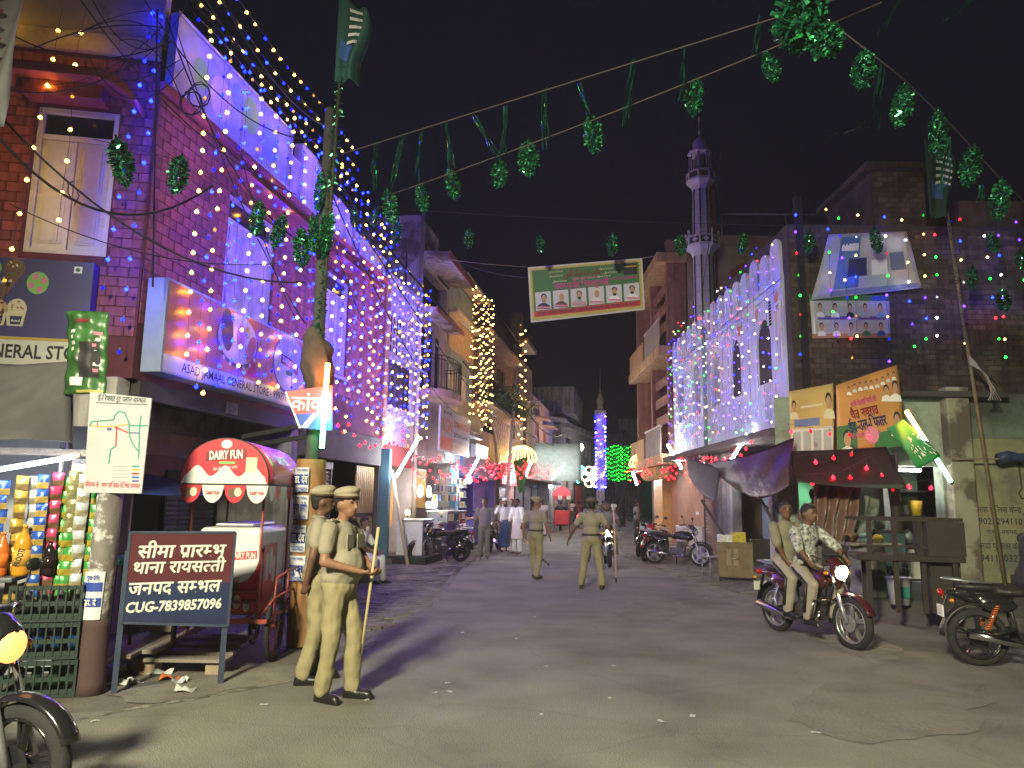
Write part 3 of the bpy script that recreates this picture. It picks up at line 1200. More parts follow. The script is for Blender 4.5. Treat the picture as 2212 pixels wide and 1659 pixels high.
for z, nm in ((5.6, 'planted_ledge'), (8.6, 'upper_ledge')):
    MB().bx(20.05, 28.3, -.75, -.003, z - .14, z).build(nm, mat('ledge_paint', (.33, .2, .12), .7), db, bevel=.02)
    rl = MB()
    for k in range(55):
        x = 20.15 + k * .15
        rl.cyl((x, -.7, z), (x, -.7, z + .9), .012, n=4)
    rl.cyl((20.1, -.7, z + .9), (28.25, -.7, z + .9), .025, n=5)
    rl.build('balcony_rail', DKMET, db)
roller_shutter(db, 25.6, 27.9, .2, 2.5, -.1)
# ================================================================== houses further down the same side
fb = thing('ochre_plain_house', 'plain ochre plastered house with two shaded windows behind the white light pole', 'building', (28.4, 0, 0), fr=L)
block(fb, 28.4, 37, 2.95, 9.0, 6, ORPL, [(29.6, 31.0, 4.9, 7.0), (33.4, 35.2, 4.9, 7.0)])
for x0, x1 in ((29.6, 31.0), (33.4, 35.2)):
    grille_window(fb, x0, x1, 4.9, 7.0, fm=WOODD, pane=DARK)
    sunshade(fb, x0 - .3, x1 + .3, 7.35, .6, ORPL)
MB().bx(28.4, 37, .02, .22, 9.0, 9.7).build('parapet', TANPL, fb)
mb = MB()
mb.prism([(29.8, 9.7), (31.2, 9.7), (30.9, 12.0)], -.3, .3)
mb.bx(28.4, 31.6, -1.0, -.0, 9.72, 9.95)
mb.build('roof_gable', TANPL, fb)
pb = thing('pink_plain_house', 'pink plastered house with red shutters next to the ochre one', 'building', (37, 0, 0), fr=L)
block(pb, 37.05, 46, 2.95, 8.3, 6, PINKPL, [(38.6, 40.4, 4.6, 6.8), (42.4, 44.4, 4.4, 6.6)])
for x0, x1, z0, z1 in ((38.6, 40.4, 4.6, 6.8), (42.4, 44.4, 4.4, 6.6)):
    shuttered_window(pb, x0, x1, z0, z1, y=.1, m=RUST, leaves=2, panels=3)
    sunshade(pb, x0 - .3, x1 + .3, z1 + .3, .8, PINKPL)
hb_ = thing('grey_overhang_house', 'grey concrete house with a box room jutting out over the street', 'building', (46, 0, 0), fr=L)
block(hb_, 46.05, 60, 2.95, 8.4, 6, GREYPL, [(48, 50, 5, 7), (53, 56, 5, 7.4)])
MB().bx(49, 58, -1.6, 3, 8.45, 10.6).build('box_room', GREYPL, hb_, bevel=.03)
grille_window(hb_, 48, 50, 5, 7, pane=DARK)
grille_window(hb_, 53, 56, 5, 7.4, pane=DARK)
sunshade(hb_, 46, 59, 7.9, 1.2, GREYPL)
# the street bends: houses that close the view
far = Fr(3.9, 58, 72)
fh = thing('pale_arcade_house', 'pale far house with a row of small top floor openings at the street bend', 'building', (0, 0, 0), fr=far)
block(fh, 0, 13, 0, 7.6, 8, GREYPL, [(7, 8.1, 5.2, 7), (8.6, 9.7, 5.2, 7), (10.2, 11.3, 5.2, 7), (1.5, 4, 4.8, 6.8)])
roller_shutter(fh, 8.2, 11.2, .1, 3.0, -.12, pitch=.2)
roller_shutter(fh, 4.2, 7.2, .1, 3.0, -.12, mat('red_shutter', (.35, .04, .04), .5), pitch=.2)
MB().bx(-.2, 13.2, -.5, -.003, 7.4, 7.8).build('cornice', CONC, fh)
MB().bx(0, 13, -1.0, -.003, 4.0, 4.2).build('canopy', CONC, fh)
fe = Fr(18, 92, 0)
eh = thing('street_end_house', 'dark grey house block closing the street beyond the green bulb net', 'building', (0, 0, 0), fr=fe)
block(eh, -11, 14, 0, 10, 8, GREYPL, [(-3, -1, 6, 8.5), (3, 5, 6, 8.5)])
MB().bx(-2, 6, -.3, -.003, 0, 4.5).build('green_glow_panel', mat('green_glow_wall', (.08, .3, .1), .7), eh)  # green glow on the wall put into this panel's colour
MB().bx(-4.6, -1.2, -.6, -.003, 7, 11.8).build('stair_tower', GREYPL, eh)
pl_ = thing('lit_gate_pillar', 'tall slim pillar sheathed in purple blue bulbs at the street bend', 'pillar', (at(1297, 1000, 56).x, 56, 0))
mb = MB()
mb.bx(-.27, .27, -.27, .27, 0, 8.2)
mb.bx(-.4, .4, -.4, .4, 8.2, 8.5)
mb.build('pillar_shaft', LILAC, pl_, bevel=.03)
mb = MB()
mb.lathe([(.27, 8.5), (.2, 8.9), (.3, 9.2), (.18, 9.6), (.03, 10.0), (.02, 11.8)], n=8)
mb.build('pillar_finial', GREYPL, pl_)
# ================================================================== mosque with merlons and pierced arched windows
RF = Fr(5.6, 15, -90)
mq = thing('mosque', 'pale mosque wall with scalloped merlons and five pierced arched windows', 'mosque', (0, 0, 0), fr=RF)


def arch_pts(x0, x1, z0, z1, n=8):
    """pointed arch outline, counter-clockwise seen from the street"""
    zs = z0 + (z1 - z0) * .62
    cx = (x0 + x1) / 2
    pts = [(x0, z0), (x1, z0)]
    for k in range(n + 1):
        t = k / n
        pts.append((x1 - (x1 - cx) * (1 - math.cos(t * math.pi / 2)) ** .9 if t else x1, zs + (z1 - zs) * math.sin(t * math.pi / 2)))
    for k in range(1, n + 1):
        t = 1 - k / n
        pts.append((x0 + (cx - x0) * (1 - math.cos(t * math.pi / 2)) ** .9 if t else x0, zs + (z1 - zs) * math.sin(t * math.pi / 2)))
    return pts


AW = [(-1.62, -.72, 4.3, 5.75), (-3.62, -2.86, 4.3, 5.75), (-5.5, -4.72, 4.3, 5.8), (-7.7, -6.75, 4.3, 5.85), (-9.65, -8.8, 4.3, 5.85)]
mb = MB()
# wall pieces round the arches: each arch sits in its own rectangular field
flds = [(a - .06, b + .06, c - .06, d + .06) for a, b, c, d in AW]
holewall(mb, -10.4, .1, 3.2, 6.45, flds, 0, .001, 0)
for (a, b, c, d), (e, f, h, i) in zip(AW, flds):
    pts = arch_pts(a, b, c, d)
    n = len(pts)
    # ring between the field rectangle and the arch outline
    rp = []
    for x, z in pts:
        cx, cz = (e + f) / 2, (h + i) / 2
        dx, dz = x - cx, z - cz
        s = min((f - e) / 2 / abs(dx) if abs(dx) > 1e-6 else 9e9, (i - h) / 2 / abs(dz) if abs(dz) > 1e-6 else 9e9)
        rp.append((cx + dx * s, cz + dz * s))
    for k in range(n):
        k2 = (k + 1) % n
        mb.poly([(pts[k2][0], 0, pts[k2][1]), (pts[k][0], 0, pts[k][1]), (rp[k][0], 0, rp[k][1]), (rp[k2][0], 0, rp[k2][1])])
        mb.poly([(pts[k][0], 0, pts[k][1]), (pts[k2][0], 0, pts[k2][1]), (pts[k2][0], .22, pts[k2][1]), (pts[k][0], .22, pts[k][1])])
    for (x, z), (x2, z2) in (((e, i), (pts[n // 2 + 1][0], i)),):
        pass
    for cx_, cz_ in ((e, h), (f, h), (f, i), (e, i)):
        near = sorted(range(n), key=lambda k: (rp[k][0] - cx_) ** 2 + (rp[k][1] - cz_) ** 2)[:2]
        mb.poly([(cx_, 0, cz_), (rp[near[0]][0], 0, rp[near[0]][1]), (rp[near[1]][0], 0, rp[near[1]][1])])
mb.poly([(.1, 0, 3.2), (.1, 5, 3.2), (.1, 5, 6.45), (.1, 0, 6.45)])
mb.poly([(-10.4, 0, 3.2), (-10.4, 0, 6.45), (-10.4, 5, 6.45), (-10.4, 5, 3.2)])
mb.poly([(-10.4, 0, 6.4), (.1, 0, 6.4), (.1, 5, 6.4), (-10.4, 5, 6.4)])
mb.poly([(-10.4, 0, 3.2), (-10.4, 5, 3.2), (.1, 5, 3.2), (.1, 0, 3.2)])
mb.build('wall', MOSQ, mq)
LATT = mat('grey_pierced_screen', (.4, .4, .44), .8, var=.15)
for a, b, c, d in AW:
    sc_ = MB()
    pts = arch_pts(a, b, c, d)

    def inside(x, z, pts=pts):
        r = False
        for (x0, z0), (x1, z1) in zip(pts, pts[1:] + pts[:1]):
            if (z0 > z) != (z1 > z) and x < (x1 - x0) * (z - z0) / (z1 - z0) + x0:
                r = not r
        return r
    st = .1
    nx, nz = int((b - a) / st) + 1, int((d - c) / st) + 1
    for i in range(nx):
        for j in range(nz):
            x, z = a + (i + .5) * st, c + (j + .5) * st
            if not inside(x, z):
                continue
            q = .052
            sc_.bar((x - q, .1, z - q), (x + q, .1, z + q), .03, .026)
            sc_.bar((x - q, .1, z + q), (x + q, .1, z - q), .034, .026)
    sc_.build('pierced_screen', LATT, mq)
    MB().bx(a - .1, b + .1, .3, .31, c - .1, d + .1).build('room_wall', mat('dim_blue_room', (.15, .15, .18), .9, bump=0), mq)
# merlons: scalloped uprights in pairs along the roof edge
mer = []
for k in range(8):
    t = k / 8
    mer.append(t)
mw = .58
mp = [(-mw / 2, 0), (mw / 2, 0)]
for k in range(9):
    a = math.pi * k / 8
    mp.append((mw / 2 * math.cos(a) * (1 if k not in (0, 8) else 1), .62 + .33 * math.sin(a) ** .8))
mm = MB().prism(mp, -.02, .2).mesh('merlon', MOSQ)
for k in range(15):
    x = -10.1 + k * .705
    m_ = place('merlon', mm, mq, (x, .0, 6.46))
    m_.scale = (1, 1, rnd.uniform(.72, .86))
MB().bx(-10.42, .12, -.07, -.003, 6.14, 6.26).bx(-10.42, .12, -.05, -.003, 6.32, 6.45).build('cornice', MOSQ, mq, bevel=.015)
MB().bx(-10.45, .15, -.4, .2, 3.02, 3.195).build('ledge', DCONC, mq, bevel=.03)
mb = MB().cyl((-5.9, -.1, 3.1), (-5.9, -.1, 6.7), .055, n=8)
mb.tube([(-5.9, -.1, 3.2), (-5.9, -.12, 3.0), (-5.86, -.3, 2.95)], .055, 8)
mb.build('drain_pipe', mat('teal_pipe', (.2, .28, .3), .5), mq)
sl = MB()
for k in range(8):
    sl.bx(-.75, -.62, -.012, -.003, 5.5 + k * .07, 5.55 + k * .07)
sl.build('vent_slots', DARK, mq)
frm = frame_of(mq, -.38, -.02, 4.55, 5.9, -.03, .05, .028, WHITEW, name='niche_frame')
MB().bx(-.33, -.07, -.008, -.003, 4.6, 5.85).build('niche_panel', WHITEP, mq)
OP = flat('orange_paint_daub', (.5, .24, .1), .8)
for x, z, w, h in ((-.28, 6.0, .14, .14), (-1.55, 5.95, .1, .14), (-2.9, 5.9, .14, .14)):
    pts = [(x + w * math.cos(a) * (1 + .25 * math.sin(3 * a)), z + h * math.sin(a) * (1 + .2 * math.cos(5 * a))) for a in [2 * math.pi * k / 14 for k in range(14)]]
    MB().poly([(p, -.004, q) for p, q in pts]).build('paint_daub', OP, mq)
# ------------------------------------------------------------------ shops under the mosque
us = thing('mosque_arcade_shops', 'dim row of shops and walls under the mosque wall', 'shop', (0, 0, 0), fr=RF)
MB().bx(-4.4, -.9, .9, 1.05, 0, 3.0).build('teal_back_wall', mat('faded_teal_wall', (.22, .32, .3), .8, var=.15, dirt=(.3, .3, .28), dscale=1.2), us)
MB().bx(-6.1, -4.45, .15, .4, 0, 3.0).build('dark_side_wall', GREYPL, us, bevel=.02)
roller_shutter(us, -7.3, -6.2, .1, 2.5, .2, mat('brown_shutter', (.2, .13, .11), .6, .2))
MB().bx(-10.4, -7.5, .3, .45, .9, 3.0).build('wood_panel_wall', TEAK, us)
for k in range(9):
    MB().bx(-10.35, -7.55, .275, .299, .95 + k * .225, 1.16 + k * .225).build('wood_board', TEAK, us)
MB().bx(-10.4, -7.4, .2, .5, 0, .88).build('base_wall', LILAC, us, bevel=.01)
MB().bx(-8.7, -8.35, .255, .268, 1.3, 1.4).build('small_plate', WHITE, us)
MB().bx(-6.2, -5.9, .02, .3, 0, 2.7).build('brown_pier', mat('brown_brick_pier', (.18, .12, .1), .85), us, bevel=.02)
MB().bx(-1.0, -.75, -.1, .6, 0, 2.8).build('pale_post', WHITEP, us, bevel=.02)
MB().bx(-2.1, -1.1, .8, .88, 1.55, 2.05).build('meter_panel', WHITEP, us, bevel=.01)
grille_window(us, -2.9, -2.25, 1.6, 2.1, y=.78, pane=DARK)
sunshade(us, -3.1, -.9, 2.35, .5, mat('faded_red_sheet', (.35, .06, .07), .6), th=.03)
MB().bx(-10.4, .3, -.15, .9, 0, .12).build('shop_plinth', CONC, us, bevel=.02)
# ------------------------------------------------------------------ minaret
MINW = mat('minaret_white', (.5, .48, .5), .7, var=.1, scale=1.5, bump=.15)
MING = mat('minaret_dark_green', (.03, .05, .045), .6, var=.1)
mc = at(1517, 520, 24.0)
mn = thing('minaret', 'slim octagonal white minaret with dark striped edges and two galleries', 'minaret', (mc.x, 24.0, 0))
MB().lathe([(.35, 6), (.33, 9.85)], n=8, smooth=False).build('lower_shaft', MINW, mn)
MB().lathe([(.32, 10.4), (.29, 12.2)], n=8, smooth=False).build('upper_shaft', MINW, mn)
for z0, z1, r0, r1 in ((6, 9.85, .35, .33), (10.4, 12.2, .32, .29)):
    for k in range(8):
        a = 2 * math.pi * (k + .5) / 8
        MB().cyl((r0 * math.cos(a), r0 * math.sin(a), z0), (r1 * math.cos(a), r1 * math.sin(a), z1), .028, n=5).build('edge_stripe', MING, mn)
for z0, r0, r1, hp in ((9.85, .33, .54, .32), (12.2, .29, .47, .3)):
    MB().lathe([(r0, z0), (r0 + .06, z0 + .16), (r1, z0 + .28), (r1 + .03, z0 + .32), (r1, z0 + .34)], n=8, smooth=False).build('gallery_bracket', MINW, mn)
    MB().lathe([(r1 - .04, z0 + .34), (r1 - .04, z0 + .34 + hp)], n=8, smooth=False).build('gallery_parapet', MING, mn)
    mb = MB()
    for z in (z0 + .34, z0 + .3 + hp):
        mb.lathe([(r1 - .04, z), (r1 + .015, z), (r1 + .015, z + .05), (r1 - .04, z + .05)], n=8, smooth=False)
    for k in range(8):
        a = 2 * math.pi * (k + .5) / 8
        mb.cyl((r1 * math.cos(a), r1 * math.sin(a), z0 + .34), (r1 * math.cos(a), r1 * math.sin(a), z0 + .4 + hp), .032, n=6)
        if z0 < 10:
            mb.sph((r1 * math.cos(a), r1 * math.sin(a), z0 + .48 + hp), (.05, .05, .09), 6, 5)
    mb.build('gallery_trim', MINW, mn)
    for k in range(8):
        a = 2 * math.pi * k / 8
        c = V((math.cos(a), math.sin(a), 0)) * ((r1 - .04) * math.cos(math.pi / 8) + .008)
        t = V((-math.sin(a), math.cos(a), 0))
        zc = z0 + .36 + hp / 2
        if z0 < 10:
            MB().poly([c + t * -.12 + V((0, 0, zc)), c + V((0, 0, zc - .09)), c + t * .12 + V((0, 0, zc)), c + V((0, 0, zc + .09))]).build('diamond_tile', MINW, mn)
for k in range(8):
    a = 2 * math.pi * (k + .5) / 8
    MB().cyl((.36 * math.cos(a), .36 * math.sin(a), 12.6), (.36 * math.cos(a), .36 * math.sin(a), 13.5), .028, n=6).build('lantern_column', MINW, mn)
MB().lathe([(.2, 12.6), (.2, 13.45)], n=8, smooth=False).build('lantern_core', mat('lantern_grey', (.16, .15, .16), .8), mn)
MB().lathe([(.37, 13.5), (.42, 13.54), (.42, 13.6), (.3, 13.64), (.2, 13.68)], n=8, smooth=False).build('lantern_roof', MINW, mn)
MB().lathe([(.17, 13.66), (.23, 13.75), (.25, 13.88), (.2, 14.03), (.1, 14.14), (.03, 14.2), (.02, 14.26), (.055, 14.36), (.02, 14.46), (.02, 14.7), (.04, 14.8), (.0, 14.95)], n=14).build('dome', MINW, mn)
for z in (6.6, 7.1, 7.6, 8.1, 8.6, 9.1, 9.5, 10.8, 11.3, 11.8):
    rr = .352 - .02 * (z - 6) / 3.85 if z < 10 else .322 - .03 * (z - 10.4) / 1.8
    MB().lathe([(rr, z), (rr, z + .012)], n=8, smooth=False).build('joint_line', mat('joint_grey', (.25, .24, .25), .8), mn)
# ------------------------------------------------------------------ ochre building with balconies past the mosque
OF = Fr(6.2, 25.5, -90)
BRNP = mat('brown_terracotta', (.27, .13, .085), .7, var=.15, streak=.3)
ob = thing('ochre_balcony_building', 'ochre corner building with terracotta pillars and stacked balconies past the mosque', 'building', (0, 0, 0), fr=OF)
mb = MB()
holewall(mb, -6.4, 0, 3.1, 11.0, [(-5.6, -3.4, 4.4, 6.6), (-2.8, -.7, 4.4, 6.6), (-5.6, -3.4, 7.6, 9.8), (-2.8, -.7, 7.6, 9.8)], 0, .3)
mb.poly([(0, 0, 0), (0, 9, 0), (0, 9, 11.2), (0, 0, 11.2)], 1)
mb.poly([(-6.4, 0, 0), (-6.4, 0, 11), (-6.4, 9, 11), (-6.4, 9, 0)], 0)
mb.poly([(-6.4, 0, 11), (0, 0, 11), (0, 9, 11), (-6.4, 9, 11)], 0)
mb.build('wall', [ORPL, TANPL], ob)
MB().bx(-6.2, -.2, .42, .44, 3.2, 10.9).build('room_wall', mat('dim_brown_room', (.1, .06, .05), .9), ob)
for x in (-6.3, -3.1, -.12):
    MB().bx(x - .14, x + .14, -.75, -.05, 3.25, 11.0).build('pillar', BRNP, ob, bevel=.02)
for z in (3.2, 7.0, 10.4):
    MB().bx(-6.5, .1, -1.1, -.003, z - .25, z + .12).build('balcony_slab', ORPL, ob, bevel=.03)
for z in (3.32, 7.12):
    mb = MB()
    mb.bx(-6.4, -3.2, -1.06, -.98, z, z + .8)
    mb.build('balcony_parapet', ORPL, ob, bevel=.02)
    mb = MB()
    for k in range(17):
        x = -2.9 + k * .17
        mb.bx(x, x + .05, -1.04, -1.0, z, z + .95)
    mb.bx(-2.95, 0, -1.06, -.98, z + .95, z + 1.02)
    mb.build('balcony_rail', mat('cream_rail', (.42, .36, .28), .6), ob)
for z in (4.5, 5.2, 5.9, 7.9, 8.6, 9.3):
    MB().bx(-3.0, -.2, -.62, -.55, z, z + .34).build('louvre', BRNP, ob)
for x_ in (1.55, 3.6):
    o = MB().prism([(x_, 8.9), (x_ + 1.05, 8.9), (x_ + 1.05, 9.9), (x_ + .52, 10.2), (x_, 9.9)], -.003, .05).build('blind_window', RUST, ob)
    o.rotation_euler = (0, 0, R(90))
    o.location = V((.02, 0, 0)) + OFF[ob.name]
mb = MB()
for x0, x1, z0, z1 in ((.5, 8.6, 10.75, 10.85), (.9, 1.0, 8.4, 10.6), (5.2, 5.3, 8.4, 10.6)):
    mb.bx(x0, x1, -.05, -.003, z0, z1)
o = mb.build('wall_moulding', TANPL, ob)
o.rotation_euler = (0, 0, R(90))
o.location = V((.02, 0, 0)) + OFF[ob.name]
MB().bx(.2, .6, .5, .9, 11.2, 13.2).build('roof_post', RUST, ob)
mb = MB()
mb.cyl((.3, 1.2, 11.9), (.3, 8.8, 11.9), .035, n=6)
for y in (1.2, 3.5, 6, 8.8):
    mb.cyl((.3, y, 11.1), (.3, y, 11.9), .03, n=6)
mb.build('roof_rail', GALV, ob)
MB().bx(-7.1, -5.9, -.6, 1.0, 10.9, 11.0).build('roof_eave_sheet', GALV, ob)
MB().bx(-6.35, -4.6, -.1, .5, 0, 2.94).build('amber_pillar', mat('amber_paint', (.5, .27, .09), .6), ob, bevel=.02)
MB().bx(-4.55, -.05, .25, .4, 0, 2.95).build('teak_wall', TEAK, ob)
mb = MB()
mb.cyl((-4.3, -.75, 2.75), (-1.2, -.75, 2.75), .26, n=12)
mb.build('rolled_awning', mat('ochre_canvas', (.4, .27, .12), .8, bump=.4, bscale=8), ob)
MB().bx(-6.4, 0, -.2, .3, 0, .1).build('shop_plinth', CONC, ob)
# low wall and pale annex along the far right
xb = Fr(6.9, 33.5, -99.6)
xa = thing('far_side_wall', 'pale plain wall leading from the ochre building to the street bend', 'wall', (0, 0, 0), fr=xb)
block(xa, -30, -3.5, 0, 4.2, 5, GREYPL)
MB().bx(-30, -3.4, -.3, .1, 4.2, 4.35).build('coping', CONC, xa)
# ------------------------------------------------------------------ old brick house facing the junction
BF = Fr(5.66, 14.6, 0)
ub = thing('old_brick_house', 'dark old brick house front with torn posters, upper storey', 'building', (0, 0, 0), fr=BF)
mb = MB()
mb.bx(-.02, 9, .02, 5, 3.9, 7.4)
mb.build('wall', DKMORT, ub)


def bricks_on(parent, rects, holes, bl, bh, n_parts, m, y, cx):
    return brick_skin(parent, None, rects, holes, bl, bh, n_parts, m, y)


brick_skin(ub, None, [(0, 6.6, 3.95, 7.38)], [], .26, .105, 300, DKBRICK, y=.02)
mb = MB()
mb.bx(1.95, 3.05, .3, 2.5, 7.4, 8.75)
mb.bx(1.75, 3.3, .1, 2.7, 8.72, 8.85)
mb.build('roof_room', DKBRICK, ub)
mb = MB()
for k in range(11):
    z = 7.45 + k * .115
    for j in range(5):
        x = 1.96 + j * .22 + (k % 2) * .1
        if x + .2 < 3.06:
            mb.bx(x, x + .2, .285, .3, z, z + .1)
mb.build('roof_room_bricks', DKBRICK, ub)['kind'] = 'stuff'
MB().bx(3.6, 9, .1, 4, 7.4, 8.0).build('parapet', DKBRICK, ub)
MB().bx(.15, .3, -.02, .1, 4.0, 8.0).build('corner_post', DKMET, ub)
MB().bx(-.02, 4.0, -.35, .02, 3.78, 3.9).build('floor_slab', DCONC, ub, bevel=.02)
lower = thing('junction_shop_row', 'weathered ground floor row with green doorway below the old brick house', 'shop', (0, 0, 0), fr=BF)
mb = MB()
holewall(mb, -.45, 2.85, .2, 3.78, [(-.05, .55, .22, 2.25), (1.62, 2.8, .22, 2.45)], .0, .3, 0)
mb.build('wall', mat('pale_green_plaster', (.32, .38, .32), .8, var=.15, dirt=(.13, .14, .12), dscale=1.2), lower)
MB().bx(-.05, .75, 1.1, 1.15, .2, 2.3).build('green_room_wall', GREENW, lower)
MB().bx(-.06, -.055, .3, 1.1, .2, 2.3).build('green_side_wall', GREENW, lower)
frame_of(lower, -.12, .62, .22, 2.32, -.04, .07, .04, GREYPL, name='door_frame')
mb = MB()
mb.bx(1.62, 2.8, .95, 1.0, .2, 2.45)
mb.build('white_room_wall', mat('white_tile_wall', (.6, .57, .55), .7, bump=.5, bscale=60), lower)
mb = MB()
for z in (.9, 1.45, 1.95):
    mb.bx(2.28, 2.8, .6, .95, z, z + .03)
mb.bx(2.25, 2.28, .6, .95, .22, 2.4)
mb.build('shelf', WOODD, lower)
MB().bx(2.3, 2.8, .93, .945, .95, 2.4).build('shelf_back', mat('dark_green_board', (.06, .09, .07), .8), lower)
tag(MB().cyl((0, 0, 0), (0, 0, .3), .1, .12, 12).build('yellow_jug', flat('yellow_plastic', (.5, .33, .02))), 'yellow plastic jug on the shelf of the open shop', 'jug')
bpy.data.objects['yellow_jug'].location = BF.w(2.65, .75, 1.48)
tag(MB().lathe([(.07, 0), (.09, .05), (.06, .18), (.08, .2)], n=12).build('steel_pot', GALV), 'small steel pot on the shelf of the open shop', 'pot')
bpy.data.objects['steel_pot'].location = BF.w(2.4, .75, 1.48)
tag(MB().lathe([(.09, 0), (.11, .1), (.1, .2), (.05, .25), (.05, .28)], n=12).build('milk_can', GALV), 'pale metal can on the lower shelf of the open shop', 'can')
bpy.data.objects['milk_can'].location = BF.w(2.42, .75, .93)
MB().bx(2.85, 3.3, -.25, .2, .2, 4.0).build('peeling_pier', PEEL, lower, bevel=.03)
mb = MB()
mb.bx(3.3, 9, .0, .3, .0, 3.0)
mb.build('limewashed_wall', YELW, lower)
MB().bx(3.3, 9, -.006, .3, 3.0, 3.9).build('stained_upper_wall', TEALW, lower)
MB().bx(3.95, 9, -.12, -.01, .0, .4).build('wall_foot', DCONC, lower)
PT = flat('faded_wall_lettering', (.05, .055, .06), .9)
for s, z, w, h in (('नया पुलिस केन्द्र', 1.62, .85, .12), ('9023294110', 1.4, .85, .12), ('नाली अहमद', 1.2, .6, .08), ('नया पुलिस केन्द्र', .93, .85, .12), ('9411003272', .7, .9, .13)):
    text(s, PT, lower, 3.86, z, y=-.005, w=w, h=h, bold=.012)
mb = MB()
mb.tube([(4.3, -.02, 2.6), (4.32, -.02, 2.05), (4.25, -.02, 1.95), (4.3, -.02, 1.85), (4.6, -.02, 1.83)], .015, 5)
mb.build('wall_conduit', DCONC, lower)
# platform in front of the row
mb = MB()
pts = [(5.35, 12.3), (6.3, 10.6), (7.2, 9.4), (14, 9.4), (14, 14.6), (5.35, 14.6)]
n = len(pts)
mb.add([(x, y, .0) for x, y in pts] + [(x, y, .24) for x, y in pts], [tuple(range(n, 2 * n))] + [(i, (i + 1) % n, n + (i + 1) % n, n + i) for i in range(n)])
tag(mb.build('raised_platform', DCONC, bevel=.03), None, None, kind='structure')
# ================================================================== flat print helpers
def C(name, r, g_, b, rough=.55):
    return flat(name, (r, g_, b), rough)


INK = dict(orange=C('ink_orange', .55, .17, .06), red=C('ink_red', .5, .03, .04), dred=C('ink_dark_red', .2, .02, .03), blue=C('ink_blue', .03, .06, .32), navy=C('ink_navy', .02, .025, .1),
           green=C('ink_green', .045, .15, .06), lgreen=C('ink_light_green', .2, .5, .12), yellow=C('ink_yellow', .45, .36, .1), gold=C('ink_gold', .5, .35, .08), pink=C('ink_pink', .6, .2, .3),
           grey=C('ink_grey', .35, .36, .4), lgrey=C('ink_light_grey', .6, .6, .62), skin=C('ink_skin', .42, .25, .18), brown=C('ink_brown', .14, .07, .04), purple=C('ink_purple', .1, .06, .28),
           magenta=C('ink_magenta', .5, .03, .25), teal=C('ink_teal', .05, .25, .2), white=WHITE, black=BLACK, cream=C('ink_cream', .62, .56, .4), lblue=C('ink_light_blue', .15, .3, .5))


def ell(p, cx, cz, rx, rz, m, y, n=20, name='print', rot=0., a0=0., a1=2 * math.pi):
    pts = []
    full = abs(a1 - a0 - 2 * math.pi) < 1e-6
    k = n if full else n + 1
    for i in range(k):
        a = a0 + (a1 - a0) * i / n
        x, z = rx * math.cos(a), rz * math.sin(a)
        pts.append((cx + x * math.cos(rot) - z * math.sin(rot), y, cz + x * math.sin(rot) + z * math.cos(rot)))
    return MB().poly(pts).build(name, INK[m] if isinstance(m, str) else m, p)


def rect(p, x0, x1, z0, z1, m, y, name='print'):
    return MB().poly([(x0, y, z0), (x1, y, z0), (x1, y, z1), (x0, y, z1)]).build(name, INK[m] if isinstance(m, str) else m, p)


def shape(p, pts, m, y, name='print'):
    return MB().poly([(a, y, b) for a, b in pts]).build(name, INK[m] if isinstance(m, str) else m, p)


def stroke(p, pts, w, m, y, name='print'):
    mb = MB()
    for (a, b), (c, d) in zip(pts, pts[1:]):
        L_ = math.hypot(c - a, d - b) or 1
        nx, nz = -(d - b) / L_ * w / 2, (c - a) / L_ * w / 2
        mb.poly([(a - nx, y, b - nz), (c - nx, y, d - nz), (c + nx, y, d + nz), (a + nx, y, b + nz)])
    return mb.build(name, INK[m] if isinstance(m, str) else m, p)


def portrait(p, cx, z0, w, h, y, bgm='lgrey', hair='black', shirt='navy', cap=None, beard=False):
    """a plain printed head and shoulders"""
    rect(p, cx - w / 2, cx + w / 2, z0, z0 + h, bgm, y, 'portrait_panel')
    shape(p, [(cx - w * .4, z0), (cx + w * .4, z0), (cx + w * .34, z0 + h * .22), (cx + w * .12, z0 + h * .36), (cx - w * .12, z0 + h * .36), (cx - w * .34, z0 + h * .22)], shirt, y - .0015, 'portrait_print')
    ell(p, cx, z0 + h * .66, w * .17, h * .2, hair if not cap else cap, y - .002, 14, 'portrait_print')
    ell(p, cx, z0 + h * .56, w * .145, h * .2, 'skin', y - .003, 14, 'portrait_print')
    if beard:
        ell(p, cx, z0 + h * .44, w * .11, h * .085, 'black', y - .004, 10, 'portrait_print')


# ================================================================== signs on the red corner house
sg = thing('store_sign', 'long orange ice cream sign over the general store with its phone number', 'sign', (.1, -.3, 3.3), fr=L)
MB().bx(.1, 4.4, -.33, -.03, 3.3, 4.6).build('sign_box', mat('sign_pale_blue_side', (.32, .4, .55), .5, var=.1), sg, bevel=.01)
rect(sg, .14, 4.36, 3.56, 4.56, mat('sign_orange_print', (.5, .16, .07), .4, var=.15, scale=1.5, bump=0), -.334, 'sign_face')
rect(sg, .14, 4.36, 3.33, 3.555, 'lgrey', -.334, 'name_strip')
text('ASAD JAMAAL GENERAL STORE - 9997774424', BLACK, sg, 2.3, 3.44, y=-.337, w=3.5, h=.13, bold=.008)
ell(sg, 1.95, 4.1, .62, .42, 'brown', -.3355)
ell(sg, 1.95, 4.14, .58, .4, 'cream', -.337)
ell(sg, 1.62, 4.22, .17, .33, C('choc', .06, .025, .03), -.3385, rot=.15)
ell(sg, 2.05, 4.25, .22, .3, 'lgrey', -.3385)
ell(sg, 2.02, 4.2, .13, .2, 'pink', -.34)
ell(sg, 2.35, 4.05, .13, .24, 'orange', -.3385, rot=-.4)
ell(sg, 2.2, 4.3, .08, .1, 'gold', -.341)
for k in range(7):
    a = -2.6 + k * .35
    ell(sg, 1.95 + .6 * math.cos(a), 4.1 + .41 * math.sin(a), .04, .035, 'cream', -.3385, 8)
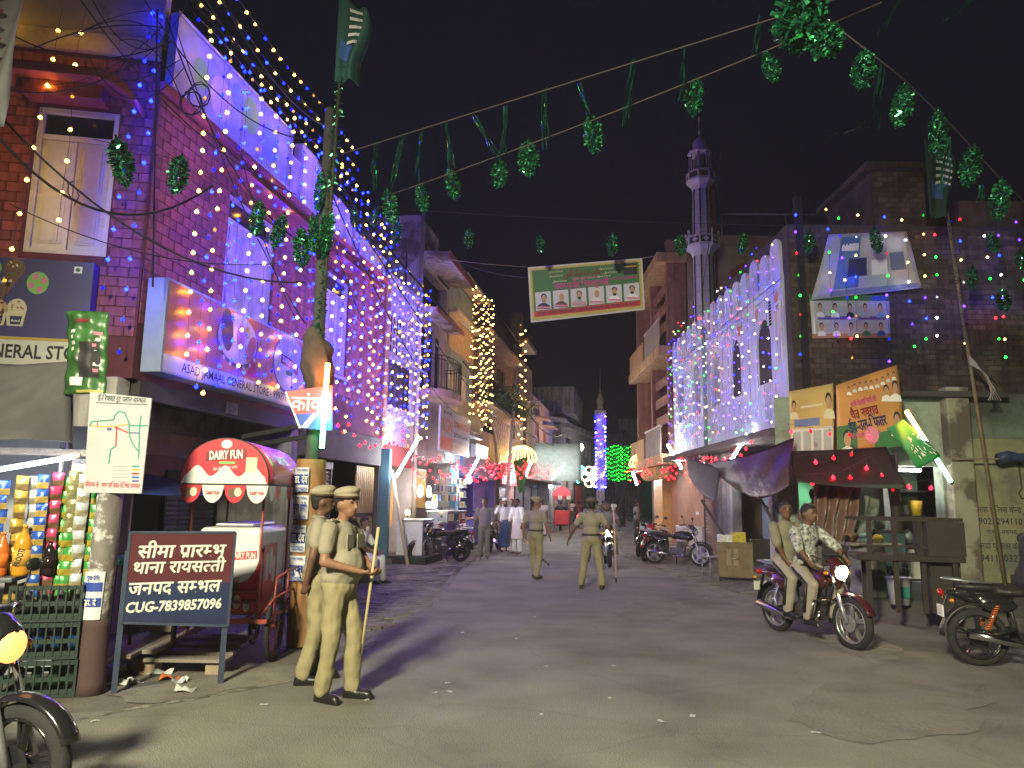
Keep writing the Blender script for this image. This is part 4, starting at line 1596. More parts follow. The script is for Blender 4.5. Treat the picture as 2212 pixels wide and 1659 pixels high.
ell(sg, 3.72, 4.05, .6, .52, C('emblem_grey', .42, .42, .5), -.3355, 28)
stroke(sg, [(3.72 + .6 * math.cos(a), 4.05 + .52 * math.sin(a)) for a in [math.pi * (.75 + .8 * k / 16) for k in range(17)]], .05, 'purple', -.337)
shape(sg, [(3.38, 4.03), (3.7, 3.99), (4.06, 3.9), (4.08, 4.08), (3.72, 4.17), (3.4, 4.2)], 'dred', -.338)
text('DAIRY FUN', WHITE, sg, 3.73, 4.075, y=-.34, w=.56, h=.1, bold=.02, rot=-.16)
ell(sg, 3.72, 3.9, .14, .05, 'green', -.338)
ell(sg, 3.72, 4.32, .1, .1, 'lgrey', -.338)
shape(sg, [(2.25, 3.6), (2.6, 3.62), (2.45, 4.0)], 'red', -.3375)

fs = thing('ice_cream_signboard', 'dark violet signboard with printed ice cream cups on the short side of the red house', 'sign', (-2, 0, 3.3), fr=FO)
MB().bx(-3.6, -.52, -.2, -.02, 3.64, 4.68).build('sign_box', mat('violet_sign_print', (.055, .05, .17), .35, var=.12, scale=1.2, bump=0), fs, bevel=.008)
MB().bx(-3.6, -.62, -.22, -.02, 3.28, 3.635).build('name_board', mat('white_sign_board', (.6, .6, .56), .45, var=.05, bump=0), fs, bevel=.008)
MB().bx(-3.6, -.58, -.18, -.02, 3.14, 3.275).build('lower_rail', GALV, fs)
text('GENERAL STORE', BLACK, fs, -1.83, 3.45, y=-.2225, h=.17, align='l', bold=.022, w=1.42)
rect(fs, -3.6, -.6, 3.60, 3.64, 'gold', -.2225)
rect(fs, -.76, -.66, 4.52, 4.61, 'white', -.2035)
ell(fs, -.71, 4.565, .028, .026, 'green', -.2045, 12)
ell(fs, -1.17, 4.36, .13, .15, 'lgreen', -.2035, 20)
for k in range(4):
    a = k * math.pi / 2 + .4
    ell(fs, -1.17 + .08 * math.cos(a), 4.36 + .09 * math.sin(a), .04, .05, 'pink', -.2045, 8)
for cx, cz, mt in ((-1.38, 4.0, 'cream'), (-1.6, 3.98, C('scoop_peach', .5, .33, .2)), (-1.82, 4.02, 'pink')):
    ell(fs, cx, cz, .12, .14, mt, -.2035, 16)
    for q in range(9):
        ell(fs, cx + rnd.uniform(-.08, .08), cz + rnd.uniform(-.02, .1), .014, .012, rnd.choice(['brown', 'red', 'green', 'gold']), -.205, 6)
    shape(fs, [(cx - .09, 3.78), (cx + .09, 3.78), (cx + .115, 3.95), (cx - .115, 3.95)], 'cream', -.206)
    shape(fs, [(cx - .055, 3.8), (cx + .06, 3.8), (cx + .075, 3.91), (cx - .07, 3.91)], 'navy', -.207)
    text('Amul', WHITE, fs, cx, 3.85, y=-.208, w=.1, h=.035, bold=.02)
for cx, cz, mt in ((-1.46, 4.53, 'brown'), (-1.74, 4.52, 'lgreen')):
    ell(fs, cx, cz, .13, .13, mt, -.2035, 16)
    for q in range(12):
        ell(fs, cx + rnd.uniform(-.09, .09), cz + rnd.uniform(-.08, .09), .022, .014, rnd.choice(['brown', 'cream', 'gold', 'green']), -.205, 7, rot=rnd.random() * 3)
    shape(fs, [(cx - .19, 4.12), (cx - .1, 4.1), (cx + .08, 4.43), (cx - .1, 4.45)], 'brown' if mt == 'brown' else 'lgreen', -.2032)
text('TriCone', WHITE, fs, -1.55, 4.36, y=-.2055, w=.16, h=.05, bold=.02, rot=.2)

# upper hoarding along the roof
ho = thing('roof_hoarding', 'large pale green printed hoarding on the roof edge of the red house', 'hoarding', (0, 0, 7.3), fr=L)
hm = mat('hoarding_print', (.34, .4, .3), .4, var=.35, scale=.7, bump=.1, bscale=6, dirt=(.2, .26, .42), dscale=.8, dlo=.4, dhi=.6)
MB().bx(.1, 3.68, -.12, .0, 7.43, 8.56).build('panel', hm, ho)
frame_of(ho, .08, 3.7, 7.4, 8.58, -.15, .05, .03, GALV, name='panel_frame')
for x, z, r1, mt in ((.75, 8.0, .2, 'lgreen'), (1.3, 7.9, .3, 'cream'), (2.2, 8.1, .26, 'lgreen'), (1.75, 8.2, .18, 'lblue'), (2.9, 7.95, .3, 'lblue')):
    ell(ho, x, z, r1, r1 * 1.2, mt, -.123)

# ================================================================== crumpled green sachet banner
sp = at(188, 765, 6.75)
sh = thing('sachet_banner', 'crumpled green sachet shaped advertising banner hanging above the route map', 'banner', (sp.x, sp.y, sp.z - .38))


def sachet(u, v):
    x = (u - .5) * .4 * (1 - .12 * math.sin(v * math.pi) * (u < .5)) + .05 * (1 - v) - .03
    z = v * .78
    y = -.07 * math.sin(math.pi * u) ** .7 * (.6 + .4 * math.sin(math.pi * v)) + .012 * math.sin(23 * v + 5 * u) + .01 * math.sin(17 * u)
    return (x, y, z)


mb = MB().sheet(sachet, 16, 24)
mb.build('sheet', mat('green_foil_print', (.035, .11, .03), .35, var=.7, scale=4, bump=.2, bscale=12), sh, solid=.004)


def onsach(u0, v0, u1, v1, mt):
    m_ = MB().sheet(lambda a, b: (lambda p: (p[0], p[1] - .006, p[2]))(sachet(u0 + (u1 - u0) * a, v0 + (v1 - v0) * b)), 6, 8)
    m_.build('print', INK[mt], sh)


onsach(.4, .2, .86, .62, 'black')
for k in range(7):
    u = .5 + .05 * math.sin(k * 2.1)
    onsach(.74 + .03 * math.sin(k * 3), .26 + k * .075, .84 + .05 * math.sin(k * 1.3), .3 + k * .075, 'white' if k % 2 else 'pink')
for k in range(4):
    onsach(.16, .52 + k * .07, .26 + .04 * (k % 2), .56 + k * .07, 'lgrey')
onsach(.2, .1, .5, .2, 'lgrey')
onsach(.36, .02, .96, .05, 'yellow')
onsach(.3, .86, .62, .9, 'dred')

# ================================================================== e-rickshaw route map on its pole
MPF = Fr(-3.5, 6.6, 3)
mpn = thing('route_map_poster', 'white e-rickshaw route map poster with green yellow and red lines on a rusty pole', 'poster', (0, 0, 1.7), fr=MPF)
PX = lambda X, Y: MPF.px(X, Y, .02)
c4 = [PX(194, 846), PX(327, 860), PX(305, 1066), PX(180, 1064)]
mb = MB().prism([c4[3], c4[2], c4[1], c4[0]], -.016, .0)
mb.build('sheet', mat('white_flex_sheet', (.44, .44, .47), .4, var=.06, scale=2, bump=.1, bscale=4), mpn)
zoom = lambda a, b: PX((a * .482 + 0) * .553, (900 + b * .482) * .553)       # measured on an enlargement


def route(pts, w, mt, yy=-.0185):
    stroke(mpn, [zoom(a, b) for a, b in pts], w, mt, yy)


G5 = [(725, 1590), (740, 1550), (800, 1545), (920, 1535), (930, 1500), (960, 1465), (1010, 1475), (1045, 1560), (1045, 1600), (1050, 1670), (1075, 1730), (1120, 1790)]
route(G5, .012, 'teal')
route([(1045, 1580), (1200, 1583)], .012, 'teal')
route([(1143, 1500), (1130, 1600), (1125, 1790), (1120, 1850)], .012, 'teal')
route([(740, 1582), (800, 1590), (930, 1588), (1040, 1570)], .012, 'gold', -.019)
route([(925, 1590), (1040, 1640)], .012, 'red', -.0192)
route([(945, 1592), (938, 1750)], .012, 'red', -.0192)
route([(938, 1750), (895, 1775), (880, 1890)], .012, 'teal')
route([(790, 1550), (786, 1585)], .008, 'red')
route([(1050, 1640), (1130, 1642)], .009, 'blue', -.0193)
a, b = zoom(885, 1610)
rect(mpn, a - .02, a + .02, b - .012, b + .012, 'purple', -.0193)
a, b = zoom(985, 1368)
text('ई-रिक्शा रूट प्लान सम्भल', BLACK, mpn, a + .003, b, y=-.0185, w=.42, h=.05, bold=.008, rot=-.05)
stroke(mpn, [zoom(775, 1395), zoom(1195, 1412)], .006, 'black', -.0185)
for k in range(5):
    x0, z0 = PX(243, 1008 + k * 8)
    x1, z1 = PX(292, 1011 + k * 8)
    rect(mpn, x0, x1 - .06, z0, z0 + .006, 'grey', -.0185)
    rect(mpn, x1 - .03, x1 + .03, z0, z0 + .014, ['teal', 'gold', 'red', 'blue', 'purple'][k], -.0185)
a, b = PX(243, 1048)
text('सौजन्य से : नगर पालिका परिषद सम्भल', INK['red'], mpn, a, b, y=-.0185, w=.47, h=.042, bold=.008, rot=-.02)
pp = gp(190, 1497)
po = thing('sign_pole', 'thick rusty pole with peeling grey paint and a clinic sticker under the route map', 'pole', (pp.x, pp.y, 0))
MB().cyl((0, 0, 0), (.02, .02, 1.78), .115, .105, 14).build('shaft', RUSTY, po)
MB().lathe([(.15, 0), (.13, .1), (.12, .55), (.118, .62)], n=14).build('dark_base', mat('dark_red_base_paint', (.07, .04, .04), .8), po)
stk = MB()
for k in range(9):
    a0 = math.pi * (1.2 + .55 * k / 8)
    stk.v += [(.124 * math.cos(a0), .124 * math.sin(a0), .62), (.121 * math.cos(a0) + .008, .121 * math.sin(a0) + .008, 1.02)]
for k in range(8):
    stk.f.append((2 * k, 2 * k + 2, 2 * k + 3, 2 * k + 1))
    stk.m.append(0)
    stk.s.append(True)
stk.build('sticker', mat('sticker_paper', (.55, .56, .62), .6, var=.08), po)
for z, mt in ((.9, 'blue'), (.77, 'blue')):
    b_ = MB()
    for k in range(8):
        a0, a1 = math.pi * (1.22 + .5 * k / 8), math.pi * (1.22 + .5 * (k + 1) / 8)
        b_.poly([(.1255 * math.cos(a0) + .005, .1255 * math.sin(a0) + .004, z - .045), (.1255 * math.cos(a1) + .005, .1255 * math.sin(a1) + .004, z - .045), (.1255 * math.cos(a1) + .005, .1255 * math.sin(a1) + .004, z + .03), (.1255 * math.cos(a0) + .005, .1255 * math.sin(a0) + .004, z + .03)])
    b_.build('print_band', INK[mt], po)
text('डा. दे', WHITE, po, .012, .765, y=-.128, w=.1, h=.05, bold=.03)
text('गुप्त रोगी', INK['blue'], po, .012, .97, y=-.126, w=.1, h=.035, bold=.03)

# ================================================================== snack kiosk
KF = Fr(-4.35, 6.6, 16)
kx = lambda X, Y, o=0: KF.px(X, Y, o)
kk = thing('snack_kiosk', 'small snack kiosk with a white lit tube and shelves under a grey tarp', 'kiosk', (0, 0, 0), fr=KF)
MB().bx(-1.6, .55, .75, .8, 0, 2.35).build('back_panel', mat('kiosk_grey_board', (.3, .3, .33), .7), kk)
MB().bx(.36, .66, .2, .78, .0, 2.0).build('side_panel', mat('kiosk_white_side', (.55, .52, .52), .6), kk)
MB().bx(-1.6, .1, -.18, .45, .93, .97).build('counter', mat('kiosk_counter', (.12, .12, .14), .4), kk, bevel=.01)
MB().bx(-1.6, -.36, -.2, -.15, .05, .93).build('counter_front', mat('white_laminate', (.62, .66, .6), .4, var=.05), kk)
for x in (-1.5, .3):
    MB().cyl((x, .1, .95), (x, .1, 2.4), .022, n=8).build('post', GALV, kk)
MB().bx(-1.6, .6, .05, .12, 2.02, 2.08).build('hanging_rail', WOODG, kk)
t0, t1 = KF.px(2, 1018, .1), KF.px(163, 986, .1)
tl_ = thing('kiosk_tube_light', 'bright white tube light under the tarp of the snack kiosk', 'tube light', (t0[0], -.1, t0[1]), fr=KF)
TUBEW = glow('tube_white', (.86, .93, 1), 5)
MB().cyl((t0[0] - .35, -.1, t0[1] - .06), (t1[0], -.1, t1[1]), .02, n=10).build('tube', TUBEW, tl_)
MB().cyl((t1[0], -.1, t1[1]), (t1[0] + .04, -.1, t1[1] + .006), .024, n=10).build('end_cap', WHITE, tl_)


def tarp_f(u, v):
    a, b = V((-1.9, -.55, 2.05)), V((.42, -.15, 2.12))
    c, d = V((-1.9, .4, 2.65)), V((.25, .25, 2.92))
    p = a.lerp(b, u).lerp(c.lerp(d, u), v)
    p.z -= .10 * math.sin(math.pi * v) * (1 - u * .5)
    a = math.atan2(1.05 - v, (1 - u) * 1.6 + .02)          # folds radiate from the tied peak
    p.y += .07 * math.sin(a * 13) * min(1, (1 - u) + (1 - v)) * .8
    p.z += .03 * math.sin(9 * u + 4 * v) * (1 - v)
    return p


mb = MB().sheet(tarp_f, 40, 30)
kt = thing('kiosk_tarp', 'grey canvas tarp stretched over the snack kiosk', 'tarp', (0, 0, 2.0), fr=KF)
mb.build('canvas', mat('grey_canvas', (.085, .08, .085), .85, var=.15, scale=3, bump=.25, bscale=10), kt, solid=.006)
MB().cyl((.25, .25, 2.92), (.45, .5, 0), .02, n=6).build('prop_pole', WOODG, kt)
# strips of snack packets
PK = {}
for nm, c1, c2 in (('blue', (.03, .09, .4), (.45, .3, .08)), ('gold', (.5, .33, .06), (.2, .13, .05)), ('silver', (.5, .52, .56), (.35, .3, .2)), ('pink', (.55, .06, .16), (.18, .09, .05)), ('green', (.07, .3, .07), (.4, .3, .04)), ('orange', (.6, .17, .03), (.5, .3, .05)), ('olive', (.22, .2, .08), (.3, .28, .14)), ('navy', (.03, .03, .12), (.2, .05, .06))):
    m1 = mat('foil_' + nm, c1, .25, .25, var=.25, scale=30, bump=.2, bscale=40)
    m2 = mat('foil2_' + nm, c2, .35, .1, var=.3, scale=40, bump=.2, bscale=40)
    mb = MB()
    N = 6
    for half, (z0, z1, mi) in enumerate(((0, .055, 1), (.055, .118, 0))):
        mb.sheet(lambda u, v: ((u - .5) * .1, -.022 * math.sin(math.pi * u) ** .6 * math.sin(math.pi * min(.97, max(.03, (z0 + (z1 - z0) * v) / .118))) ** .7, z0 + (z1 - z0) * v), N, 3, mi)
    mb.sheet(lambda u, v: ((.5 - u) * .1, .012 * math.sin(math.pi * u), .118 * v), 3, 3, 0)
    mb.bx(-.052, .052, -.002, .002, .116, .126, 0)
    PK[nm] = mb.mesh('packet', [m1, m2])
strips = [(8, 1038, 'blue', 10), (45, 1028, 'gold', 10), (72, 1028, 'silver', 7), (95, 1025, 'blue', 12), (122, 1020, 'pink', 12), (142, 1030, 'green', 10), (150, 1150, 'green', 8), (160, 1018, 'olive', 6), (172, 1035, 'orange', 11), (184, 1025, 'silver', 8), (196, 1150, 'green', 4), (204, 1010, 'navy', 9), (212, 1060, 'green', 7)]
for i, (X, Y, cname, n) in enumerate(strips):
    x, z = KF.px(X, Y, .0)
    yy = (i % 3) * .05
    st = thing('snack_packet_strip', 'hanging strip of small %s snack packets in the kiosk' % {'navy': 'dark blue', 'olive': 'olive brown', 'gold': 'golden yellow'}.get(cname, cname), 'snack packets', (x, yy, z), fr=KF, group='strips of snack packets in the kiosk')
    for k in range(n):
        p = place('packet', PK[cname], st, (x + rnd.uniform(-.006, .006), yy, z - .124 * (k + 1)))
        p.rotation_euler = (rnd.uniform(-.1, .15), 0, rnd.uniform(-.3, .3))


# drinks on the counter
def bottle(x, label, liquid, capm, h=.34, r=.052, brand=None, lab=None, waist=True):
    b = thing('drink_bottle', label, 'bottle', (x[0], x[1], .97), fr=KF)
    loc = (x[0], x[1], .97)
    s = h / .34
    pr = [(r * .9, 0), (r, .02 * s), (r, .1 * s), (r * .9, .13 * s), (r, .16 * s), (r, .22 * s), (r * .7, .27 * s), (.018, .31 * s), (.016, .33 * s)]
    MB().lathe(pr, loc, 16).build('body', liquid, b)
    MB().cyl(V(loc) + V((0, 0, .33 * s)), V(loc) + V((0, 0, .355 * s)), .02, n=10).build('lid', capm, b)
    MB().lathe([(r + .002, .07 * s), (r + .002, .18 * s)], loc, 16).build('label_wrap', lab or liquid, b)
    if brand:
        text(brand, BLACK, b, loc[0], loc[2] + .13 * s, y=loc[1] - r - .004, w=.15, h=.045, bold=.03, rot=R(78))
    return b


ORJ = mat('orange_drink', (.6, .26, .02), .2, var=.05, bump=0)
bottle((KF.px(48, 1200)[0], .0), 'tall orange mango drink bottle with dark lettering on the kiosk counter', ORJ, flat('orange_cap', (.6, .3, .02)), .42, .07, 'FROOTI', flat('orange_label', (.6, .33, .05)))
bottle((KF.px(5, 1200)[0], -.02), 'darker orange drink bottle at the end of the kiosk counter', mat('dark_orange_drink', (.55, .14, .02), .2, var=.05, bump=0), INK['orange'], .36)
bottle((KF.px(104, 1200)[0], .05), 'dark cola bottle with a red mark on the kiosk counter', mat('cola', (.02, .012, .012), .1, var=0, bump=0), INK['red'], .3, .05)
bottle((KF.px(80, 1190)[0], .2), 'clear water bottle with a turquoise cap on the kiosk counter', mat('clear_water', (.35, .45, .47), .1, var=0, bump=0), flat('turquoise_cap', (.1, .45, .42)), .36, .045)

# crates stacked by the kiosk
CRG = mat('dark_green_crate', (.02, .035, .03), .5, var=.15, bump=.1)
cr0 = gp(98, 1497)
CF = Fr(cr0.x, cr0.y, 14)
cmeshes = []
w_, d_, h_ = .56, .42, .3
mb = MB()
mb.bx(-w_ / 2, w_ / 2, -d_ / 2, d_ / 2, 0, .03)
body = mb
frame_ = MB()
for sx in (-1, 1):
    for sy in (-1, 1):
        frame_.bx(sx * w_ / 2 - .02 * (sx > 0) - .0 * sx, sx * w_ / 2 + .02 * (sx < 0), sy * d_ / 2 - .02 * (sy > 0), sy * d_ / 2 + .02 * (sy < 0), .03, h_)
for z in (.03, .13, .26):
    hh = .035
    frame_.bx(-w_ / 2 + .02, w_ / 2 - .02, -d_ / 2 - .004, -d_ / 2 + .014, z, z + hh)
    frame_.bx(-w_ / 2 + .02, w_ / 2 - .02, d_ / 2 - .014, d_ / 2 + .004, z, z + hh)
    frame_.bx(-w_ / 2 - .004, -w_ / 2 + .014, -d_ / 2 + .02, d_ / 2 - .02, z, z + hh)
    frame_.bx(w_ / 2 - .014, w_ / 2 + .004, -d_ / 2 + .02, d_ / 2 - .02, z, z + hh)
ribm = MB().bx(-.006, .006, -.012, .0, .03, h_).mesh('rib', CRG)
for lev, lb in enumerate(('dark green crate at the bottom of the stack by the kiosk', 'dark green crate in the middle of the stack holding blue bottles', 'dark green crate on top of the stack below the kiosk counter')):
    c_ = thing('plastic_crate', lb, 'crate', CF.w(rnd.uniform(-.015, .015), 0, lev * .305 + .005), CF.a + rnd.uniform(-.03, .03), group='crates stacked by the kiosk')
    place('crate_base', body.mesh('crate_base', CRG) if lev == 0 else bpy.data.meshes['crate_base'], c_)
    place('crate_frame', frame_.mesh('crate_frame', CRG) if lev == 0 else bpy.data.meshes['crate_frame'], c_)
    for k in range(1, 9):
        place('rib', ribm, c_, (-w_ / 2 + w_ * k / 9, -d_ / 2, 0))
    mb = MB()
    for k in range(4):
        mb.lathe([(.04, .03), (.04, .18), (.016, .24), (.016, .26)], (-.2 + k * .13, -.02, 0), 8)
    mb.build('bottle_load', mat('crate_bottles_%d' % lev, ((.05, .1, .06), (.03, .1, .3), (.08, .09, .08))[lev], .2, bump=0), c_)
pale = MB().bx(-.03, .03, -.225, -.222, .05, .25)
# ================================================================== police boundary board
b0, b1 = gp(245, 1500), gp(476, 1478)
ang = math.degrees(math.atan2(b1.y - b0.y, b1.x - b0.x))
PF = Fr(b0.x, b0.y, ang)
bd = thing('police_board', 'maroon and navy board with white Hindi lettering on two steel legs', 'sign', (0, 0, 0), fr=PF)
q = lambda X, Y: PF.px(X, Y, .02)
tlx, tlz = q(281, 1150)
trx, trz = q(509, 1150)
blx, blz = q(262, 1345)
brx, brz = q(492, 1352)
mdl, mdr = q(271, 1258), q(500, 1258)
mb = MB()
mb.prism([(blx, blz), (brx, brz), mdr, mdl], -.02, .0, 0)
mb.prism([mdl, mdr, (trx, trz), (tlx, tlz)], -.02, .0, 1)
mb.build('board', [mat('navy_sign_paint', (.018, .026, .075), .45, var=.15, scale=3, bump=.05), mat('maroon_sign_paint', (.085, .018, .026), .45, var=.15, scale=3, bump=.05)], bd)
mb = MB()
edge = [(blx, blz), (brx, brz), (trx, trz), (tlx, tlz)]
for (a, b), (c, d) in zip(edge, edge[1:] + edge[:1]):
    mb.bar((a, -.012, b), (c, -.012, d), .03, .022)
mb.build('board_frame', BLUEMET, bd)
MB().bar((blx + .0, .012, blz + .6), (.0, .012, 0), .045, .045).build('leg', BLUEMET, bd)
MB().bar((brx - .02, .012, brz + .6), (PF.px(476, 1478)[0], .012, 0), .045, .045).build('leg', BLUEMET, bd)
BW = flat('sign_white_paint', (.62, .64, .58), .6)
for s, X0, X1, Y, hh in (('सीमा प्रारम्भ', 300, 488, 1190, .115), ('थाना रायसत्ती', 290, 487, 1224, .105), ('जनपद सम्भल', 279, 478, 1268, .11), ('CUG-7839857096', 272, 478, 1308, .085)):
    xa, za = q(X0, Y)
    xc, zc = q(X1, Y)
    text(s, BW, bd, (xa + xc) / 2, (za + zc) / 2, y=-.024, w=xc - xa, h=hh, bold=.034, shear=.12)

# ================================================================== ice cream cart
CARTR = mat('cart_red_print', (.5, .03, .045), .35, var=.1, scale=2, bump=.05)
CARTW = mat('cart_white', (.62, .62, .6), .35, var=.06, bump=.05)
ca = thing('ice_cream_cart', 'red and white ice cream pushcart with an arched canopy beside the police board', 'cart', (-2.9, 7.75, 0), R(4))
ca.scale = (.78, 1, 1)
hw, dp = .52, 1.25           # half width, length
# freezer
mb = MB().bx(-.36, .44, .02, 1.1, .5, 1.12)
mb.build('freezer_body', CARTR, ca, bevel=.03)
mb = MB().bx(-.37, .45, .01, 1.11, 1.125, 1.36)
mb.build('freezer_top', CARTW, ca, bevel=.06, seg=3)
MB().bx(-.2, .3, .1, 1.0, 1.363, 1.4).build('freezer_lid', GALV, ca, bevel=.015)
ell(ca, .18, 1.08, .25, .27, 'lgrey', .008, 24)
shape(ca, [(.05, 1.03), (.4, 1.05), (.4, 1.13), (.05, 1.11)], 'red', .006)
text('DAIRY FUN', WHITE, ca, .22, 1.08, y=.004, w=.32, h=.06, bold=.02)
shape(ca, [(.02, .56), (.14, .56), (.2, .86), (-.04, .86)], 'brown', .008)
ell(ca, .18, .62, .05, .07, 'cream', .006)
ell(ca, .3, .58, .04, .06, 'cream', .006)
mb = MB()
for k, zz in enumerate((.75, .9)):
    pass
sd = MB()
for z0, z1, y0, y1, mt in ((.62, 1.2, .15, .7, 0), (.7, 1.25, .72, 1.0, 1)):
    sd.poly([(.448, y0, z0), (.448, y1, z0), (.448, y1, z1), (.448, y0, z1)], mt)
sd.build('side_print', [CARTR, INK['lgrey']], ca)
for yy, zz, rr in ((.3, .95, .1), (.45, 1.0, .1), (.58, .9, .1)):
    MB().poly([(.4495, yy + rr * .7 * math.cos(a), zz + rr * 1.5 * math.sin(a)) for a in [2 * math.pi * k / 14 for k in range(14)]]).build('side_print', INK['lgrey'], ca)
# chassis
mb = MB()
for z in (.45,):
    mb.bar((-.6, -.12, z), (.62, -.12, z), .04, .04)
    mb.bar((-.6, 1.25, z), (.62, 1.25, z), .04, .04)
    for x in (-.58, -.1, .3, .6):
        mb.bar((x, -.1, z - .002), (x, 1.23, z - .002), .035, .035)
for z in (.62, .72):
    mb.tube([(-.46, .0, .47), (-.46, -.02, z), (.46, -.02, z), (.46, 0, .47)], .014, 6)
mb.tube([(.48, .02, .47), (.66, .02, .66), (.66, 1.2, .66), (.48, 1.2, .47)], .016, 6)
mb.tube([(.66, .05, .85), (.72, .35, .9), (.72, 1.15, .9)], .014, 6)
for y in (.05, .6, 1.15):
    mb.cyl((.64, y, .47), (.66, y, .86), .013, n=6)
mb.build('chassis', REDMET, ca)
for x in (-.46, .45):
    for y in (-.02, 1.16):
        MB().cyl((x, y, .47), (x, y, 1.82), .016, n=8).build('post', REDMET, ca)


def spoke_wheel(parent, c, r, axis='x', tw=.03, n=12, rim=None, name='wheel'):
    mb = MB()
    ring = [(0, r * .9 * math.cos(2 * math.pi * k / 24), r * .9 * math.sin(2 * math.pi * k / 24)) for k in range(24)]
    mb.tube(ring, .012, 5, closed=True)
    for k in range(n):
        a = 2 * math.pi * k / n
        mb.cyl((.03 * (-1) ** k, .03 * math.cos(a), .03 * math.sin(a)), (0, r * .9 * math.cos(a), r * .9 * math.sin(a)), .006, n=4)
    mb.cyl((-.05, 0, 0), (.05, 0, 0), .035, n=8)
    wh = mb.build(name, rim or REDMET, parent, c)
    ty = MB()
    ty.tube([(0, (r - .02) * math.cos(2 * math.pi * k / 28), (r - .02) * math.sin(2 * math.pi * k / 28)) for k in range(28)], tw, 8, closed=True)
    ty.build('tyre', RUBBER, wh)
    return wh


spoke_wheel(ca, (.6, .28, .35), .35, tw=.034)
spoke_wheel(ca, (-.56, .28, .35), .35, tw=.034)
spoke_wheel(ca, (.05, 1.15, .2), .2, tw=.028)
# canopy: arched gable, barrel roof, scalloped valance
zc, rad = 1.8, .56
arc = [(rad * math.cos(math.pi * k / 20), .46 * math.sin(math.pi * k / 20) ** .85) for k in range(21)]
mb = MB()
mb.prism([(x, zc + z) for x, z in arc], -.22, -.2)
mb.build('canopy_gable', CARTR, ca)
wave = [(-rad + .01, zc + .0), (rad - .01, zc + .0)]
wv = []
for k in range(33):
    x = rad - .02 - (2 * rad - .04) * k / 32
    top = .46 * max(0, 1 - (x / rad) ** 2) ** .42
    z = min(top - .01, .13 + .055 * math.cos(x * 18))
    wv.append((x, zc + max(.005, z)))
shape(ca, [(-rad + .02, zc + .003), (rad - .02, zc + .003)] + wv[1:-1], CARTW, -.2225, 'canopy_white_wave')
mb = MB()
mb.sheet(lambda u, v: (rad * math.cos(math.pi * u), -.195 + 1.55 * v, zc + .46 * math.sin(math.pi * u) ** .85 if 0 < u < 1 else zc), 24, 6)
mb.build('canopy_roof', mat('cart_roof_print', (.5, .05, .07), .3, var=.25, scale=1.2, bump=.05), ca, solid=.012)
mb = MB()
mb.tube([(x, -.21, zc + z) for x, z in arc], .012, 6)
mb.tube([(x, 1.36, zc + z) for x, z in arc], .012, 6)
mb.tube([(-rad, -.21, zc), (rad, -.21, zc)], .012, 6)
mb.tube([(rad, -.21, zc), (rad, 1.36, zc)], .012, 6)
mb.build('canopy_frame', BLACKP, ca)
for i in range(4):
    x0 = -rad + i * (2 * rad / 4)
    w = 2 * rad / 4
    pts = [(x0 + w * k / 12, zc - .02 - .17 * math.sin(math.pi * k / 12) ** .5) for k in range(13)]
    shape(ca, pts[::1] + [(x0 + w, zc - .012), (x0, zc - .012)], CARTW if i % 2 else CARTR, -.214 + .002 * (i % 2), 'valance_flap')
    if i % 2:
        text('DAIRY FUN', INK['red'], ca, x0 + w / 2, zc - .09, y=-.219, w=.17, h=.035, bold=.02)
    else:
        ell(ca, x0 + w / 2 - .03, zc - .09, .055, .05, 'brown', -.218)
        ell(ca, x0 + w / 2 + .04, zc - .08, .045, .045, 'cream', -.219)
for i in range(6):
    y0 = -.19 + i * .258
    ww = .258
    pts = [(rad + .004, y0 + ww * k / 10, zc - .015 - .15 * math.sin(math.pi * k / 10) ** .5) for k in range(11)]
    MB().poly(pts + [(rad + .004, y0 + ww, zc - .01), (rad + .004, y0, zc - .01)]).build('valance_flap', CARTR if i % 2 else CARTW, ca)
shape(ca, [(-.26, zc + .22), (.0, zc + .245), (.26, zc + .26), (.25, zc + .36), (0, zc + .345), (-.25, zc + .32)], 'dred', -.2228)
text('DAIRY FUN', WHITE, ca, 0, zc + .292, y=-.224, w=.42, h=.085, bold=.03, rot=.05)
rect(ca, -.08, .12, zc + .2, zc + .225, 'lgreen', -.2232)
text('fun for every one', WHITE, ca, .0, zc + .165, y=-.2236, w=.3, h=.04, shear=.3, rot=.1)
ell(ca, 0, zc + .4, .07, .045, 'lgrey', -.2228)
rect(ca, .26, .4, zc + .12, zc + .27, 'cream', -.2232)
o = text('DAIRY FUN', WHITE, ca, 0, 0, y=0, w=.5, h=.13, bold=.03)
o.rotation_euler = (R(-48), 0, R(90))
o.location = (.5, .5, zc + .27)

# ================================================================== clutter beside the cart
def plank(p0, p1, w, th, label, group=None):
    o = MB().bar(p0, p1, w, th).build('wooden_plank', WOODG, bevel=.006, seg=1)
    tag(o, label, 'plank', group)
    return o


A_, B_ = gp(200, 1430, .22), gp(440, 1320, .3)
for k in range(3):
    off = V((.12 * k, .22 * k, 0))
    plank(A_ + off, B_ + off, .2, .04, 'grey wooden plank laid over the drain behind the police board', 'planks behind the police board')
pw = thing('wooden_ramp', 'worn wooden ramp board on blocks under the ice cream cart', 'ramp', gp(380, 1455))
mb = MB()
for k in range(4):
    mb.bar((-.42 + k * .0, -.02 + k * .2, .14 + k * .03), (.5, -.02 + k * .2, .14 + k * .03), .19, .03)
mb.build('boards', WOODG, pw)
MB().bx(-.38, -.18, -.06, .1, 0, .12).bx(.3, .44, -.06, .1, 0, .12).build('support_block', WOOD, pw)
dp_ = thing('old_door', 'dirty white door panel leaning by the rusty sign pole', 'panel', gp(222, 1400), R(25))
o = MB().bx(-.14, .14, -.02, .02, .15, .8).build('board', WHITEP, dp_)
o.rotation_euler = (R(-8), 0, 0)
